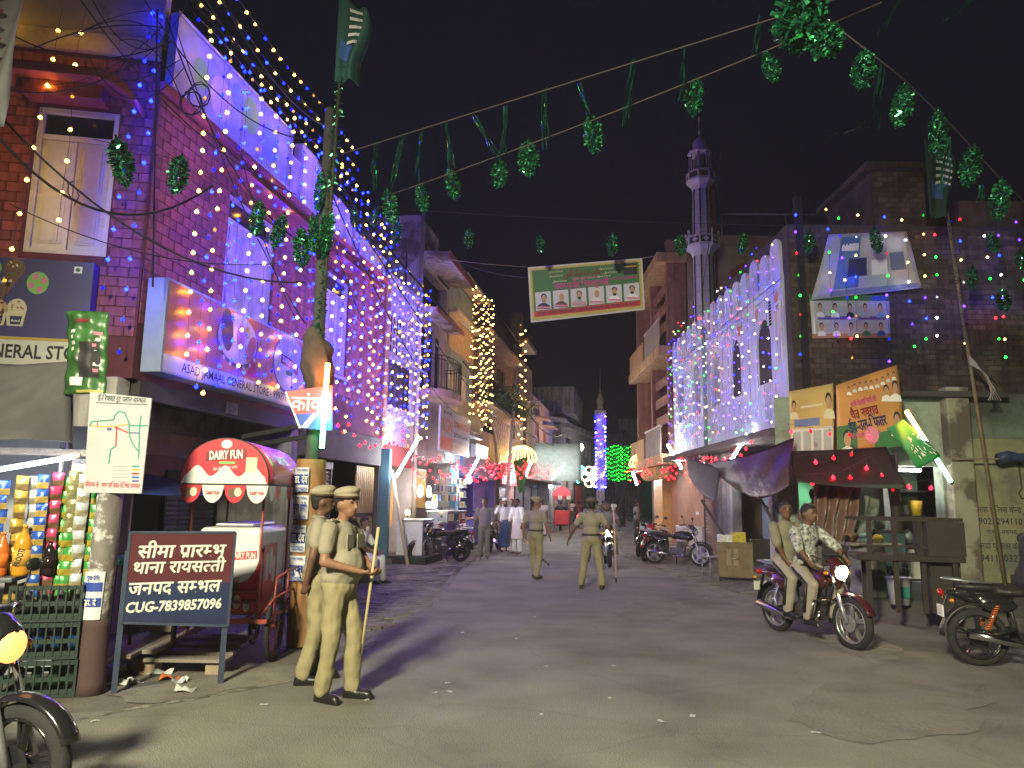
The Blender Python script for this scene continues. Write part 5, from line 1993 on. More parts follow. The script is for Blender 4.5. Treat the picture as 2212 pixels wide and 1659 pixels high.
MB().bx(-.12, -.06, -.01, .03, .0, .3).build('support', WOODG, dp_)
for px_, label, s, mt in (((297, 1350), 'open brown cardboard box behind the police board', (.3, .22, .2), mat('cardboard', (.3, .19, .09), .85, var=.1)), ((352, 1362), 'grey printed cardboard carton next to the open box', (.24, .2, .17), mat('grey_carton', (.22, .2, .17), .85, var=.15))):
    p = gp(*px_, .3)
    c_ = thing('cardboard_box', label, 'box', p, R(20))
    MB().bx(-s[0] / 2, s[0] / 2, -s[1] / 2, s[1] / 2, 0, s[2]).build('carton', mt, c_, bevel=.004, seg=1)
    if 'open' in label:
        MB().add([(-.15, -.11, .201), (.15, -.11, .201), (.2, -.2, .26), (-.12, -.22, .27)], [(0, 1, 2, 3)]).build('flap', mt, c_, solid=.006)
    else:
        rect(c_, .02, .1, .02, .15, 'cream', -.102)
        ell(c_, .06, .11, .015, .015, 'black', -.1035, 8)
        ell(c_, .06, .05, .015, .015, 'black', -.1035, 8)
MB_ = None
stp = gp(258, 1450)
stl = thing('bar_stool', 'tall stool with a round turquoise cushion behind the police board', 'stool', (stp.x, 7.3, 0))
MB().lathe([(.0, 1.02), (.17, 1.02), (.19, 1.05), (.17, 1.09), (0, 1.1)], n=18).build('cushion', mat('turquoise_vinyl', (.08, .26, .26), .5), stl)
for k in range(4):
    a = math.pi / 4 + k * math.pi / 2
    MB().cyl((.1 * math.cos(a), .1 * math.sin(a), 1.02), (.17 * math.cos(a), .17 * math.sin(a), 0), .018, n=6).build('leg', WOODD, stl)
for i in range(9):
    p = gp(rnd.uniform(215, 400), rnd.uniform(1440, 1500))
    s = rnd.uniform(.04, .1)
    mb = MB().sheet(lambda u, v: ((u - .5) * s * 2, (v - .5) * s * 1.4, .02 + .04 * math.sin(5 * u + i) * math.sin(4 * v + i * 2)), 5, 5)
    o = mb.build('litter_scrap', [flat('litter_white', (.5, .5, .5)), flat('litter_orange', (.6, .16, .03)), flat('litter_silver', (.4, .4, .45), .25)][0 if i not in (2, 5) else (1 if i == 2 else 2)])
    o.location = p
    tag(o, 'crumpled orange wrapper by the foot of the police board' if i == 2 else ('crumpled silver wrapper near the wooden ramp' if i == 5 else 'crumpled white scrap in the litter by the police board'), 'litter', 'litter by the police board')
# ================================================================== street pole wrapped in orange cloth
PB = gp(652, 1396)
pol = thing('street_pole', 'tall concrete street pole wrapped in orange cloth and clinic posters', 'pole', (PB.x, PB.y, 0))
MB().cyl((0, 0, 0), (-.03, .05, 6.6), .09, .065, 14).build('shaft', mat('pole_concrete', (.06, .057, .06), .85, var=.2, bump=.3), pol)
mb = MB()
mb.sheet(lambda u, v: ((.17 + .012 * math.sin(9 * u * 6.28 + 20 * v) * math.sin(13 * v)) * math.cos(2 * math.pi * u) - .01 * v, (.17 + .012 * math.sin(7 * u * 6.28 + 23 * v)) * math.sin(2 * math.pi * u) + .015 * v, .02 + 2.1 * v), 28, 30)
mb.build('cloth_wrap', mat('orange_cloth', (.3, .15, .06), .7, var=.15, bump=.4, bscale=12), pol)
for k, (zt, hh) in enumerate(((2.02, .28), (1.7, .27), (1.36, .3), (1.02, .28))):
    st = MB()
    for j in range(9):
        a0 = math.pi * (1.12 + .42 * j / 8) + .06 * (k % 2)
        st.v += [(.193 * math.cos(a0), .193 * math.sin(a0), zt - hh), (.193 * math.cos(a0), .193 * math.sin(a0), zt)]
    for j in range(8):
        st.f.append((2 * j, 2 * j + 2, 2 * j + 3, 2 * j + 1))
        st.m.append(0)
        st.s.append(True)
    st.build('poster', MC['sticker_paper'], pol)
    if k % 2 == 0:
        bnd = MB()
        for j in range(8):
            a0, a1 = math.pi * (1.13 + .4 * j / 8), math.pi * (1.13 + .4 * (j + 1) / 8)
            bnd.poly([(.197 * math.cos(a0), .197 * math.sin(a0), zt - .2), (.197 * math.cos(a1), .197 * math.sin(a1), zt - .2), (.197 * math.cos(a1), .197 * math.sin(a1), zt - .08), (.197 * math.cos(a0), .197 * math.sin(a0), zt - .08)])
        bnd.build('print_band', INK['blue'], pol)
    o = text(('डा. देव', 'गुप्त रोगी', 'डा. देव', 'गुप्त')[k], WHITE if k % 2 == 0 else INK['blue'], pol, 0, 0, y=0, w=.17, h=.085, bold=.03)
    o.location = (-.06, -.205, zt - .14)
    o.rotation_euler = (0, 0, R(-18))
    for j in range(3):
        o = text(('निकट रोडवेज', '9927482094', 'अमरोहा')[j], INK['blue'], pol, 0, 0, y=0, w=.16, h=.022, bold=.02)
        o.location = (-.06, -.203, zt - (.03 if j == 0 else .21 + .03 * j))
        o.rotation_euler = (0, 0, R(-18))
mb = MB().sheet(lambda u, v: ((.1 + .09 * math.sin(math.pi * v) ** .6 + .05 * mnoise.noise(V((3 * math.cos(6.283 * u), 3 * math.sin(6.283 * u), 5 * v)))) * math.cos(2 * math.pi * u), (.1 + .09 * math.sin(math.pi * v) ** .6 + .05 * mnoise.noise(V((3 * math.cos(6.283 * u), 3 * math.sin(6.283 * u), 5 * v)))) * math.sin(2 * math.pi * u) + .02, 2.9 + .75 * v - .1 * math.cos(6.283 * u)), 30, 18)
mb.build('rag_bundle', fold_mat('brown_rags', (.09, .065, .055), .9, 12, .8), pol)
for a, b, r in (((0, 0, 2.55), (-.95, .3, 2.4), .03), ((0, 0, 2.4), (-.9, .35, 2.3), .03)):
    MB().bar(a, b, .05, .05).build('bracket_arm', DKMET, pol)
# triangular pennant sign with its lit tube
TF = Fr(PB.x, PB.y - .22, 8)
tq = lambda X, Y: TF.px(X, Y)
tr = thing('shop_pennant_sign', 'red white and blue tapered shop sign with Hindi lettering on the street pole', 'sign', (tq(690, 930)[0], 0, tq(690, 950)[1]), fr=TF)
P0, P1, P2, P3 = tq(617, 846), tq(718, 832), tq(718, 930), tq(648, 925)
mb = MB().prism([P3, P2, P1, P0], .0, .03, 0)
mb.build('panel', mat('red_sign_print', (.5, .035, .035), .4, var=.1, bump=0), tr)
Q0, Q1 = tq(636, 895), tq(718, 888)
shape(tr, [P3, P2, Q1, Q0], 'blue', -.003)
shape(tr, [tq(650, 923), tq(664, 924), tq(688, 893), tq(676, 893)], 'white', -.005)
a, b = tq(668, 872)
text('कांवट', WHITE, tr, a + .02, b, y=-.004, w=.44, h=.17, bold=.02)
stroke(tr, [P0, P3], .02, 'white', -.004)


def flag_tube(name, label, p0, p1, r, cols):
    """a lamp tube in the colours given, end to end"""
    o = thing(name, label, 'tube light', p0)
    n = len(cols)
    d = V(p1) - V(p0)
    for k, (nm, c, s) in enumerate(cols):
        MB().cyl(d * (k / n), d * ((k + 1) / n), r, n=10).build('tube_section', glow(nm, c, s), o)
    MB().cyl(d * 1.0, d * 1.03, r * 1.1, n=10).build('end_cap', BLACKP, o)
    return o


TRI = [('tube_saffron', (1, .3, .04), 9), ('tube_white_mid', (.9, .95, 1), 9), ('tube_green', (.1, 1, .3), 8)]
flag_tube('tricolour_tube', 'upright orange white and green lit tube on the street pole', at(708, 785, 8.55), at(695, 968, 8.55), .026, TRI)
flag_tube('tricolour_tube', 'slanting orange white and green lit tube over the green pennant flag', at(1958, 888, 11.6), at(2054, 1040, 11.9), .03, TRI)


def tube_at(a, b, ya, yb, label, s=32, r=.03, c=(.93, .96, 1)):
    p0, p1 = at(*a, ya), at(*b, yb)
    o = thing('tube_light', label, 'tube light', p0)
    d = p1 - p0
    MB().cyl((0, 0, 0), d, r, n=10).build('tube', glow('tube_cool_white', c, s), o)
    MB().cyl(d * -.03, (0, 0, 0), r * 1.15, n=10).cyl(d, d * 1.03, r * 1.15, n=10).build('end_cap', GALV, o)
    return o


tube_at((855, 1030), (905, 945), 19.0, 19.3, 'slanting white tube light over the lit watch stall with paper strips')
tube_at((1003, 1045), (1036, 985), 26, 26.5, 'slanting white tube light before the blue grocery shop')
tube_at((1130, 1041), (1148, 996), 38, 38, 'slanting white tube light below the yellow umbrella lamp', r=.05)
tube_at((1192, 1035), (1219, 1002), 42, 42, 'slanting white tube light before the pale green banner', r=.05)
tube_at((1283, 1032), (1291, 1008), 60, 60, 'small slanting white tube light near the purple pillar', r=.06)
tube_at((1442, 961), (1473, 1013), 24.8, 24.2, 'white tube light slanting down off the ochre building', r=.035)
tube_at((1614, 939), (1579, 994), 17.2, 16.9, 'white tube light slanting from the ledge under the mosque wall')
tube_at((1362, 1003), (1376, 1048), 33, 33, 'thin white tube light hanging beside the amber pillar', r=.04)
# ================================================================== shops down the left side
def shop(name, label, x0, x1, zt, depth, wallm, floor=.15):
    s = thing(name, label, 'shop', (x0, 0, 0), fr=L)
    mb = MB()
    mb.poly([(x0, depth, 0), (x1, depth, 0), (x1, depth, zt), (x0, depth, zt)])
    mb.poly([(x0 + .01, 0, 0), (x0 + .01, depth, 0), (x0 + .01, depth, zt), (x0 + .01, 0, zt)])
    mb.poly([(x1 - .01, 0, 0), (x1 - .01, 0, zt), (x1 - .01, depth, zt), (x1 - .01, depth, 0)])
    mb.poly([(x0, 0, zt), (x0, depth, zt), (x1, depth, zt), (x1, 0, zt)])
    mb.build('inner_wall', wallm, s)
    MB().bx(x0, x1, -.3, depth, 0, floor).build('floor_slab', CONC, s)
    return s


PALEW = mat('pale_shop_wall', (.5, .46, .4), .8, var=.1)
WARMLAMP = glow('warm_shop_bulb', (1, .66, .28), 20)
COOLLAMP = glow('cool_shop_lamp', (.85, .93, 1), 18)
s1 = shop('gated_shop', 'dark closed shop with a corrugated yellow gate between street pole and watch stall', 5.0, 9.6, 2.95, 2.2, DCONC)
MB().bx(5.02, 9.58, -.05, .12, 2.5, 3.18).build('fascia', DCONC, s1)
for k in range(9):
    MB().bx(8.35 + k * .135, 8.45 + k * .135, .1, .14, .2, 2.45).build('gate_slat', mat('ochre_gate', (.33, .24, .12), .55, .2), s1)
MB().bx(8.3, 9.56, .07, .1, 1.25, 1.32).bx(8.3, 9.56, .07, .1, .5, .57).build('gate_bar', DKMET, s1)
roller_shutter(s1, 5.3, 7.2, .15, 2.3, .3)
s2 = shop('watch_stall', 'narrow bright stall with long white paper strips and a warm counter lamp', 9.62, 12.35, 2.95, 1.6, PALEW)
MB().bx(9.7, 9.86, -.25, .05, 0, 2.95).build('teal_post', mat('teal_paint', (.05, .13, .16), .5), s2, bevel=.01)
for x in (10.05, 10.3, 10.55):
    MB().bx(x, x + .16, .1, .12, 1.1, 2.6).build('paper_strip', mat('lit_paper', (.75, .74, .7), .7, var=.06, bump=0), s2)
MB().bx(11.0, 11.7, .3, .33, .9, 2.5).build('gold_panel', mat('gold_panel_paint', (.55, .36, .12), .6), s2)
MB().bx(11.2, 11.36, .27, .295, 1.4, 2.4).build('paper_strip', MC['lit_paper'], s2)
MB().bx(9.9, 12.3, -.02, .06, 2.55, 3.1).build('red_fascia', mat('red_shop_fascia', (.4, .05, .05), .5), s2)
sp1 = thing('stall_bulb', 'round warm bulb glowing over the watch stall counter', 'lamp', (11.2, -.3, 1.25), fr=L)
MB().sph((11.2, -.3, 1.3), .06, 10, 8).build('bulb', WARMLAMP, sp1)
MB().cyl((11.2, -.3, 1.16), (11.2, -.3, 1.25), .03, n=8).build('lamp_base', BLACKP, sp1)
ct = thing('glass_showcase', 'small glass showcase counter on a black plinth before the watch stall', 'showcase', (10.4, -.75, 0), fr=L)
MB().bx(10.0, 11.6, -1.2, -.15, 0, .22).build('plinth', BLACKP, ct, bevel=.02)
MB().bx(10.3, 11.35, -1.0, -.3, .224, 1.1).build('cabinet', mat('showcase_white', (.45, .44, .44), .5, var=.1), ct, bevel=.01)
MB().bx(10.36, 10.8, -1.012, -1.002, .55, 1.0).bx(10.86, 11.3, -1.012, -1.002, .55, 1.0).build('glass_front', mat('showcase_glass', (.12, .16, .2), .15, bump=0), ct)
MB().bx(10.28, 11.37, -1.02, -.28, 1.104, 1.14).build('counter_top', GALV, ct)
bs = thing('bamboo_prop', 'pale bamboo pole propping the stall awning and leaning into the street', 'pole', L.w(9.8, -.8, 0))
MB().cyl((0, 0, 0), L.ux * -.1 + V((-.5, .2, 2.4)), .045, .04, 10).build('cane', mat('pale_bamboo', (.5, .42, .33), .6), bs)
for x, lb in ((12.0, 'hanging bare white bulb lamp at the stall edge'), (12.9, 'hanging bare white bulb lamp beside the phone shop')):
    hl = thing('hanging_lamp', lb, 'lamp', (x, -.4, 2.0), fr=L)
    MB().lathe([(.0, 1.72), (.06, 1.75), (.075, 1.85), (.05, 2.0), (.03, 2.06)], (x, -.4, 0), 10).build('lamp_glass', glow('hanging_lamp_glow', (.95, .95, 1), 4), hl)
    MB().cyl((x, -.4, 2.06), (x, -.3, 2.5), .006, n=4).build('cord', BLACKP, hl)
s3 = shop('phone_shop', 'phone accessories shop with hanging covers and a purple counter', 12.45, 18.2, 2.95, 2.2, PALEW)
MB().bx(12.6, 14.6, .2, .25, 1.4, 2.6).build('yellow_poster', mat('yellow_poster_print', (.55, .33, .05), .5), s3)
MB().bx(14.9, 18.1, 1.8, 1.9, .3, 2.8).build('back_shelf', mat('grey_shelf', (.35, .36, .38), .6), s3)
MB().bx(17.2, 17.6, -.15, .1, 0, 2.9).build('blue_pier', mat('sky_blue_paint', (.15, .35, .45), .7), s3, bevel=.02)
MB().bx(15.3, 17.2, -.1, -.04, 0, 1.4).build('white_partition', WHITEP, s3)
cvm = [MB().bx(-.045, .045, -.01, .01, 0, .19).mesh('phone_cover', m_) for m_ in (BLACKP, flat('cover_white', (.6, .6, .58)), flat('cover_yellow', (.6, .45, .03)), flat('cover_red', (.35, .03, .05)), flat('cover_blue', (.05, .1, .35)), flat('cover_clear', (.4, .42, .42), .2))]
for row, z in enumerate((2.2, 1.92, 1.62)):
    for k in range(17):
        x = 14.0 + k * .22
        o = place('phone_cover', rnd.choice(cvm), s3, (x + rnd.uniform(-.02, .02), -.32 + .05 * row, z))
        o.rotation_euler = (0, 0, rnd.uniform(-.3, .3))
    MB().cyl((13.8, -.32 + .05 * row, z + .21), (17.8, -.32 + .05 * row, z + .21), .008, n=4).build('hanging_wire', GALV, s3)
pc = thing('phone_counter', 'glass topped counter with stacked phone boxes and a violet front', 'counter', (13.2, -.9, 0), fr=L)
MB().bx(13.0, 15.3, -.95, -.35, 0, .98).build('counter_body', mat('violet_laminate', (.08, .06, .3), .4), pc, bevel=.01)
MB().bx(13.0, 15.3, -.96, -.34, .985, 1.3).build('glass_case', mat('counter_glass', (.25, .3, .33), .1, bump=0), pc)
MB().bx(12.96, 15.34, -1.0, -.3, 1.304, 1.33).build('counter_top', GALV, pc)
for k in range(10):
    MB().bx(13.1 + k * .21, 13.26 + k * .21, -.985, -.965, 1.03, 1.24).build('boxed_phone', rnd.choice([INK['cream'], INK['red'], INK['lgrey'], INK['navy'], INK['gold']]), pc)
gb = thing('grey_cabinet', 'pair of grey storage boxes stacked beside the watch stall', 'cabinet', (12.2, -1.0, 0), fr=L)
MB().bx(12.1, 12.9, -.95, -.4, 0, .52).build('lower_box', mat('grey_box', (.3, .29, .3), .6), gb, bevel=.015)
MB().bx(12.15, 12.88, -.93, -.42, .525, 1.02).build('upper_box', MC['grey_box'], gb, bevel=.015)
cl = thing('counter_lamp', 'bright cool lamp panel above the phone counter', 'lamp', (14.2, -.2, 1.5), fr=L)
MB().bx(13.6, 14.5, -.2, -.14, 1.42, 1.58).build('lamp_panel', COOLLAMP, cl)
MB().bx(13.58, 14.52, -.138, -.1, 1.4, 1.6).build('lamp_housing', GALV, cl)
kg = thing('kgn_sign', 'pale grey phone shop signboard with big red capital letters under the balcony house', 'sign', (13, -.6, 3.2), fr=L)
MB().bx(13.0, 16.95, -.66, -.6, 3.15, 4.5).build('panel', mat('pale_sign_panel', (.42, .4, .42), .5, var=.08), kg)
text('KGN', INK['orange'], kg, 13.85, 3.95, y=-.663, w=1.2, h=.42, bold=.03)
text('COMMUNICATION', INK['orange'], kg, 15.7, 4.1, y=-.663, w=2.1, h=.22, bold=.03)
text('ELECTRONIC & MOBILE', BLACK, kg, 15.7, 3.75, y=-.663, w=2.0, h=.12, bold=.02)
text('MOHD JUNAID', BLACK, kg, 13.9, 4.36, y=-.663, w=1.0, h=.1, bold=.02)
rect(kg, 13.05, 14.5, 3.2, 3.6, 'orange', -.6625)
rect(kg, 14.6, 16.9, 3.2, 3.5, 'cream', -.6625)
s4 = shop('grocery_shop', 'blue lit grocery shop with stocked shelves and a violet wall', 18.3, 25.2, 2.95, 2.0, mat('violet_wall', (.12, .08, .35), .6))
for z in (.95, 1.35, 1.75, 2.15):
    MB().bx(18.9, 21.8, .5, .9, z, z + .03).build('shelf', mat('white_shelf', (.55, .55, .55), .5), s4)
    for k in range(18):
        h = rnd.uniform(.14, .28)
        MB().bx(18.95 + k * .155, 19.07 + k * .155, .52, .7, z + .032, z + .032 + h).build('grocery_item', INK[rnd.choice(['cream', 'green', 'lgreen', 'lblue', 'gold', 'white', 'red', 'lgrey'])], s4)
MB().bx(22.2, 24.6, .3, .35, .8, 2.6).build('poster_wall', mat('violet_poster', (.14, .08, .42), .5), s4)
MB().bx(18.4, 24.9, -.55, -.15, .1, .95).build('counter', mat('blue_poster_counter', (.08, .07, .25), .5), s4, bevel=.01)
MB().bx(18.35, 25.0, -.6, -.1, .955, 1.0).build('counter_top', TEAK, s4)
MB().bx(18.35, 25.15, -.12, .02, 2.55, 3.3).build('blue_fascia', mat('blue_fascia_print', (.1, .13, .3), .5, var=.2), s4)
gl = thing('shop_box_lamp', 'bright white box lamp over the grocery shop fascia', 'lamp', (19.5, -.45, 3.4), fr=L)
MB().bx(19.2, 20.9, -.5, -.44, 3.35, 3.75).build('lamp_face', glow('box_lamp_face', (.9, .97, 1), 14), gl)
MB().bx(19.15, 20.95, -.437, -.2, 3.3, 3.8).build('lamp_housing', GALV, gl)
gl = thing('grocery_lamp', 'cool round lamp hanging inside the grocery shop', 'lamp', (20.3, .2, 2.5), fr=L)
MB().sph((20.3, .1, 2.42), .12, 12, 8).build('lamp_globe', COOLLAMP, gl)
MB().cyl((20.3, .1, 2.5), (20.3, .1, 2.95), .01, n=4).build('cord', BLACKP, gl)
s5 = thing('red_sign_shop', 'closed shop with a red lettered fascia beyond the grocery', 'shop', (25.3, 0, 0), fr=L)
MB().bx(25.3, 30.5, .0, .2, 0, 2.95).build('front_wall', PINKPL, s5)
MB().bx(25.4, 29.5, -.3, -.22, 2.4, 3.4).build('red_fascia', mat('red_fascia_print', (.45, .04, .04), .5, var=.3, scale=4), s5)
text('बुक डिपो', INK['yellow'], s5, 27.3, 2.9, y=-.304, w=2.6, h=.4, bold=.03)
s6 = thing('shuttered_shops', 'row of closed grey roller shutters under the ochre and pink houses', 'shop', (30.6, 0, 0), fr=L)
MB().bx(30.6, 46, .1, .3, 0, 2.95).build('front_wall', GREYPL, s6)
for x0 in (31.2, 34.4, 37.6):
    roller_shutter(s6, x0, x0 + 2.6, .15, 2.5, .06, pitch=.15)
MB().bx(30.6, 46, -.9, .1, 2.8, 2.94).build('canopy_slab', CONC, s6)
s7 = shop('far_lit_shop', 'bright little far shop with packets hung across its front', 46.2, 60, 2.95, 3, PALEW)
for k in range(26):
    for z in (1.2, 1.7, 2.2):
        if rnd.random() < .8:
            MB().bx(46.6 + k * .3, 46.8 + k * .3, -.3, -.26, z, z + .35).build('hung_packet', INK[rnd.choice(['gold', 'lblue', 'white', 'green', 'red', 'pink'])], s7)
for x in (48, 51.5):
    gl = thing('far_shop_lamp', 'white lamp lighting the far packet shop', 'lamp', (x, .3, 2.5), fr=L, group='lamps of the far packet shop')
    MB().sph((x, .1, 2.75), .16, 10, 8).build('lamp_globe', COOLLAMP, gl)
    MB().cyl((x, .1, 2.88), (x, .1, 2.95), .02, n=4).build('cord', BLACKP, gl)
# second ice cream cart down the street, seen small
c2 = at(1213, 1060, 41)
fc = thing('small_ice_cream_stall', 'small far ice cream stall with a faintly glowing red arched canopy', 'stall', (c2.x, 41, 0))
MB().bx(-.4, .4, -.3, .4, .4, 1.15).build('freezer', CARTR, fc, bevel=.04)
mb = MB()
mb.prism([(.46 * math.cos(math.pi * k / 14), 1.95 + .5 * math.sin(math.pi * k / 14)) for k in range(15)], -.5, .5)
mb.build('canopy', mat('self_lit_canopy', (.5, .05, .07), .4, emit=(1, .12, .14), estr=.1), fc)  # canopy given a faint emission of its own to look lit
for k in range(4):
    MB().bx(-.45 + k * .23, -.24 + k * .23, -.53, -.505, 1.75, 1.95).build('valance_flap', CARTW if k % 2 else CARTR, fc)
for x in (-.42, .42):
    MB().cyl((x, -.3, 0), (x, -.3, 1.95), .025, n=6).build('post', REDMET, fc)
# leaning fascia boards and banners along the bend
bn = at(1205, 1000, 44)
bx_ = thing('street_banner', 'pale green cloth banner hung across the shop fronts behind a tube light', 'banner', (bn.x, 44.2, bn.z - 1))
MB().sheet(lambda u, v: (-1.4 + 2.8 * u, .08 * math.sin(6 * u), 2.2 * v - .05 * math.sin(3 * u)), 10, 4).build('cloth', mat('pale_green_cloth', (.35, .45, .4), .7), bx_, solid=.01)
# white light pole and its lamp arm
lp_ = gp(1088, 1160)
wp = thing('white_light_pole', 'slim leaning pale light pole with a side arm by the yellow umbrella lamp', 'pole', (lp_.x, lp_.y, 0))
top = at(1116, 800, lp_.y) - V((lp_.x, lp_.y, 0))
MB().cyl((0, 0, 0), top, .1, .07, 10).build('shaft', mat('pale_pole_paint', (.5, .46, .45), .6), wp)
MB().tube([top * .78, top * .79 + V((.5, -.2, .1)), top * .79 + V((1.4, -.4, .15))], .035, 6).build('lamp_arm', GALV, wp)
# globe lamp far down the street
gl = thing('street_globe_lamp', 'round yellowish street lamp glowing on a far thin pole', 'street lamp', (at(1225, 968, 50).x, 50, 0))
gz = at(1252, 966, 50)
bxx = gl.location.x
MB().cyl((0, 0, 0), (0, 0, gz.z + .3), .08, .06, 8).build('pole', GALV, gl)
MB().tube([(0, 0, gz.z + .2), (gz.x - bxx - .3, 0, gz.z + .25), (gz.x - bxx, 0, gz.z)], .03, 6).build('lamp_arm', GALV, gl)
MB().sph((gz.x - bxx, 0, gz.z), .26, 14, 10).build('lamp_globe', glow('globe_lamp_glow', (1, .8, .45), 22), gl)


# ================================================================== neon umbrellas
def neon_umbrella(X, Y, w, y, c, label, extra=True):
    c0 = at(X, Y, y)
    r = w / 2 / FP * y
    u = thing('neon_umbrella', label, 'neon light', (c0.x, y, c0.z - r * 1.2))
    z0 = r * 1.2
    gm = glow('neon_' + '_'.join('%d' % (q * 100) for q in c), c, 1.3)
    mb = MB()
    t = r * .045
    for k in range(-4, 5):
        xx = k / 4
        mb.tube([(xx * r * s, -.02, z0 + r * .85 * math.sqrt(max(0, 1 - s * s * (1 if abs(xx) == 1 else 1)))) for s in [q / 8 for q in range(9)]], t, 5)
    mb.build('ribs', gm, u)
    mb = MB()
    pts = []
    for k in range(33):
        pts.append((-r + 2 * r * k / 32, -.02, z0 - r * .16 * abs(math.sin(math.pi * k / 4))))
    mb.tube(pts, t, 5)
    mb.build('fringe', gm, u)
    MB().tube([(0, 0, z0 + r * .85), (0, 0, z0 - r * .9), (r * .15, 0, z0 - r), (r * .25, 0, z0 - r * .9)], t, 5).build('handle', gm, u)
    return u


neon_umbrella(1126, 992, 66, 37, (1, .72, .1), 'yellow neon umbrella lamp on the slim pale pole')
neon_umbrella(1246, 1022, 42, 46, (.1, .9, .6), 'green neon umbrella lamp on the far thin pole')
neon_umbrella(1387, 1005, 56, 30.5, (1, .62, .12), 'amber neon umbrella lamp on the amber pillar')
fl = at(1280, 1030, 58)
nf = thing('neon_flower', 'yellow white neon flower below the purple pillar', 'neon light', (fl.x, 58, fl.z))
mb = MB()
for k in range(6):
    a = 2 * math.pi * k / 6
    mb.tube([(.5 * math.cos(a) + .35 * math.cos(b), 0, .5 * math.sin(a) + .35 * math.sin(b)) for b in [2 * math.pi * q / 10 for q in range(10)]], .05, 5, closed=True)
mb.build('petals', glow('neon_flower_glow', (1, .85, .4), 1.6), nf)
nw = at(1124, 1022, 36.6)
gf = thing('pennant', 'hanging green pennant flag below the yellow umbrella lamp', 'flag', (nw.x, 36.6, nw.z - .8))
MB().sheet(lambda u, v: ((u - .5) * .7 * (1 - .6 * v) + .1 * v, .05 * math.sin(7 * u), 1.4 - 1.6 * v + .2 * u), 8, 8).build('cloth', mat('green_flag_cloth', (.04, .22, .06), .7), gf, solid=.01)
# ================================================================== banner across the street
BNF = Fr(at(1140, 575, 15).x, 15, 0)
bq = lambda X, Y: BNF.px(X, Y)
bw = thing('festival_banner', 'green festival banner with six printed portraits strung across the street', 'banner', (bq(1266, 630)[0], 0, bq(1266, 690)[1]), fr=BNF)
K = [bq(1147, 697), bq(1393, 669), bq(1387, 558), bq(1140, 577)]


def bil(u, v, y=0.):
    a = (V(K[0]).lerp(V(K[1]), u)).lerp(V(K[3]).lerp(V(K[2]), u), v)
    return (a.x, y + .012 * math.sin(3.1 * u + 2 * v), a.y)


def bpatch(u0, u1, v0, v1, m, d, nu=8, nv=3, name='print'):
    MB().sheet(lambda a, b: bil(u0 + (u1 - u0) * a, v0 + (v1 - v0) * b, -d), nu, nv).build(name, INK[m] if isinstance(m, str) else m, bw)


bpatch(0, 1, 0, 1, mat('banner_white_flex', (.5, .5, .48), .4, var=.08, bump=.5, bscale=3), 0, 16, 6, 'sheet')
bpatch(.015, .985, .03, .97, 'yellow', .003, 12, 4)
bpatch(.035, .965, .18, .93, 'green', .006, 12, 4)
bpatch(.035, .965, .09, .185, 'red', .008, 12, 1)


def btext(s, u, v, wu, h, m, bold=.02, d=.012):
    p = bil(u, v, -d)
    p0, p1 = bil(u - wu / 2, v), bil(u + wu / 2, v)
    text(s, INK[m], bw, p[0], p[2], y=p[1] - .008, w=math.hypot(p1[0] - p0[0], p1[2] - p0[2]), h=h, bold=bold, rot=math.atan2(p1[2] - p0[2], p1[0] - p0[0]))


btext('जश्न-ए-ईद मिलादुन्नबी', .46, .60, .48, .13, 'magenta', .03)
btext('अन्जुमन गुलामाने मुस्तफा कमेटी, सरकारी अस्पताल के पास, मोहल्ला जगत, सम्भल', .5, .137, .88, .06, 'navy', .02)
btext('तमाम अहले इस्लाम को', .5, .71, .24, .05, 'pink')
btext('की दिली मुबारकबाद', .83, .64, .22, .05, 'magenta')
btext(arabic('ﺟﺸﻦ ﻋﯿﺪ ﻣﯿﻼﺩ ﺍﻟﻨﺒﯽ'), .47, .84, .32, .17, 'dred', .03)
for u, v in ((.24, .88), (.24, .8), (.27, .7), (.68, .86), (.72, .78), (.66, .72)):
    btext(arabic('ﻣﺮﺣﺒﺎ ﯾﺎ ﺭﺳﻮﻝ'), u, v, .12, .04, 'cream', .02)
bpatch(.83, .95, .7, .92, 'black', .009)
bpatch(.85, .93, .72, .86, C('kiosk_gold_black', .02, .018, .015), .011)
bpatch(.835, .945, .845, .865, 'gold', .013, 4, 1)
for i, (sh_, hair, cap, bd_) in enumerate((('navy', 'black', None, 0), ('brown', 'black', 'cream', 0), ('grey', 'brown', None, 1), ('lgrey', 'brown', 'cream', 0), ('white', 'black', None, 1), ('white', 'black', None, 1))):
    u0 = .05 + i * .155
    bpatch(u0, u0 + .135, .2, .53, C('portrait_bg', .52, .5, .56), .01, 4, 4)
    x0, y0, z0 = bil(u0 + .0675, .2)
    x1, y1, z1 = bil(u0 + .0675, .53)
    w, h = (bil(u0 + .135, .3)[0] - bil(u0, .3)[0]), z1 - z0
    cx, yy = x0, y0 - .02
    shape(bw, [(cx - w * .45, z0 + .02), (cx + w * .45, z0 + .02), (cx + w * .38, z0 + h * .25), (cx + w * .12, z0 + h * .38), (cx - w * .12, z0 + h * .38), (cx - w * .38, z0 + h * .25)], sh_, yy, 'portrait_print')
    ell(bw, cx, z0 + h * .72, w * .19, h * .17, cap or hair, yy - .002, 14, 'portrait_print')
    ell(bw, cx, z0 + h * .6, w * .16, h * .22, 'skin', yy - .004, 14, 'portrait_print')
    if bd_:
        ell(bw, cx, z0 + h * .45, w * .12, h * .08, 'black', yy - .006, 10, 'portrait_print')
    rect(bw, cx - w * .42, cx + w * .42, z0 + .03, z0 + .07, 'pink', yy - .007, 'portrait_print')
mb = MB()
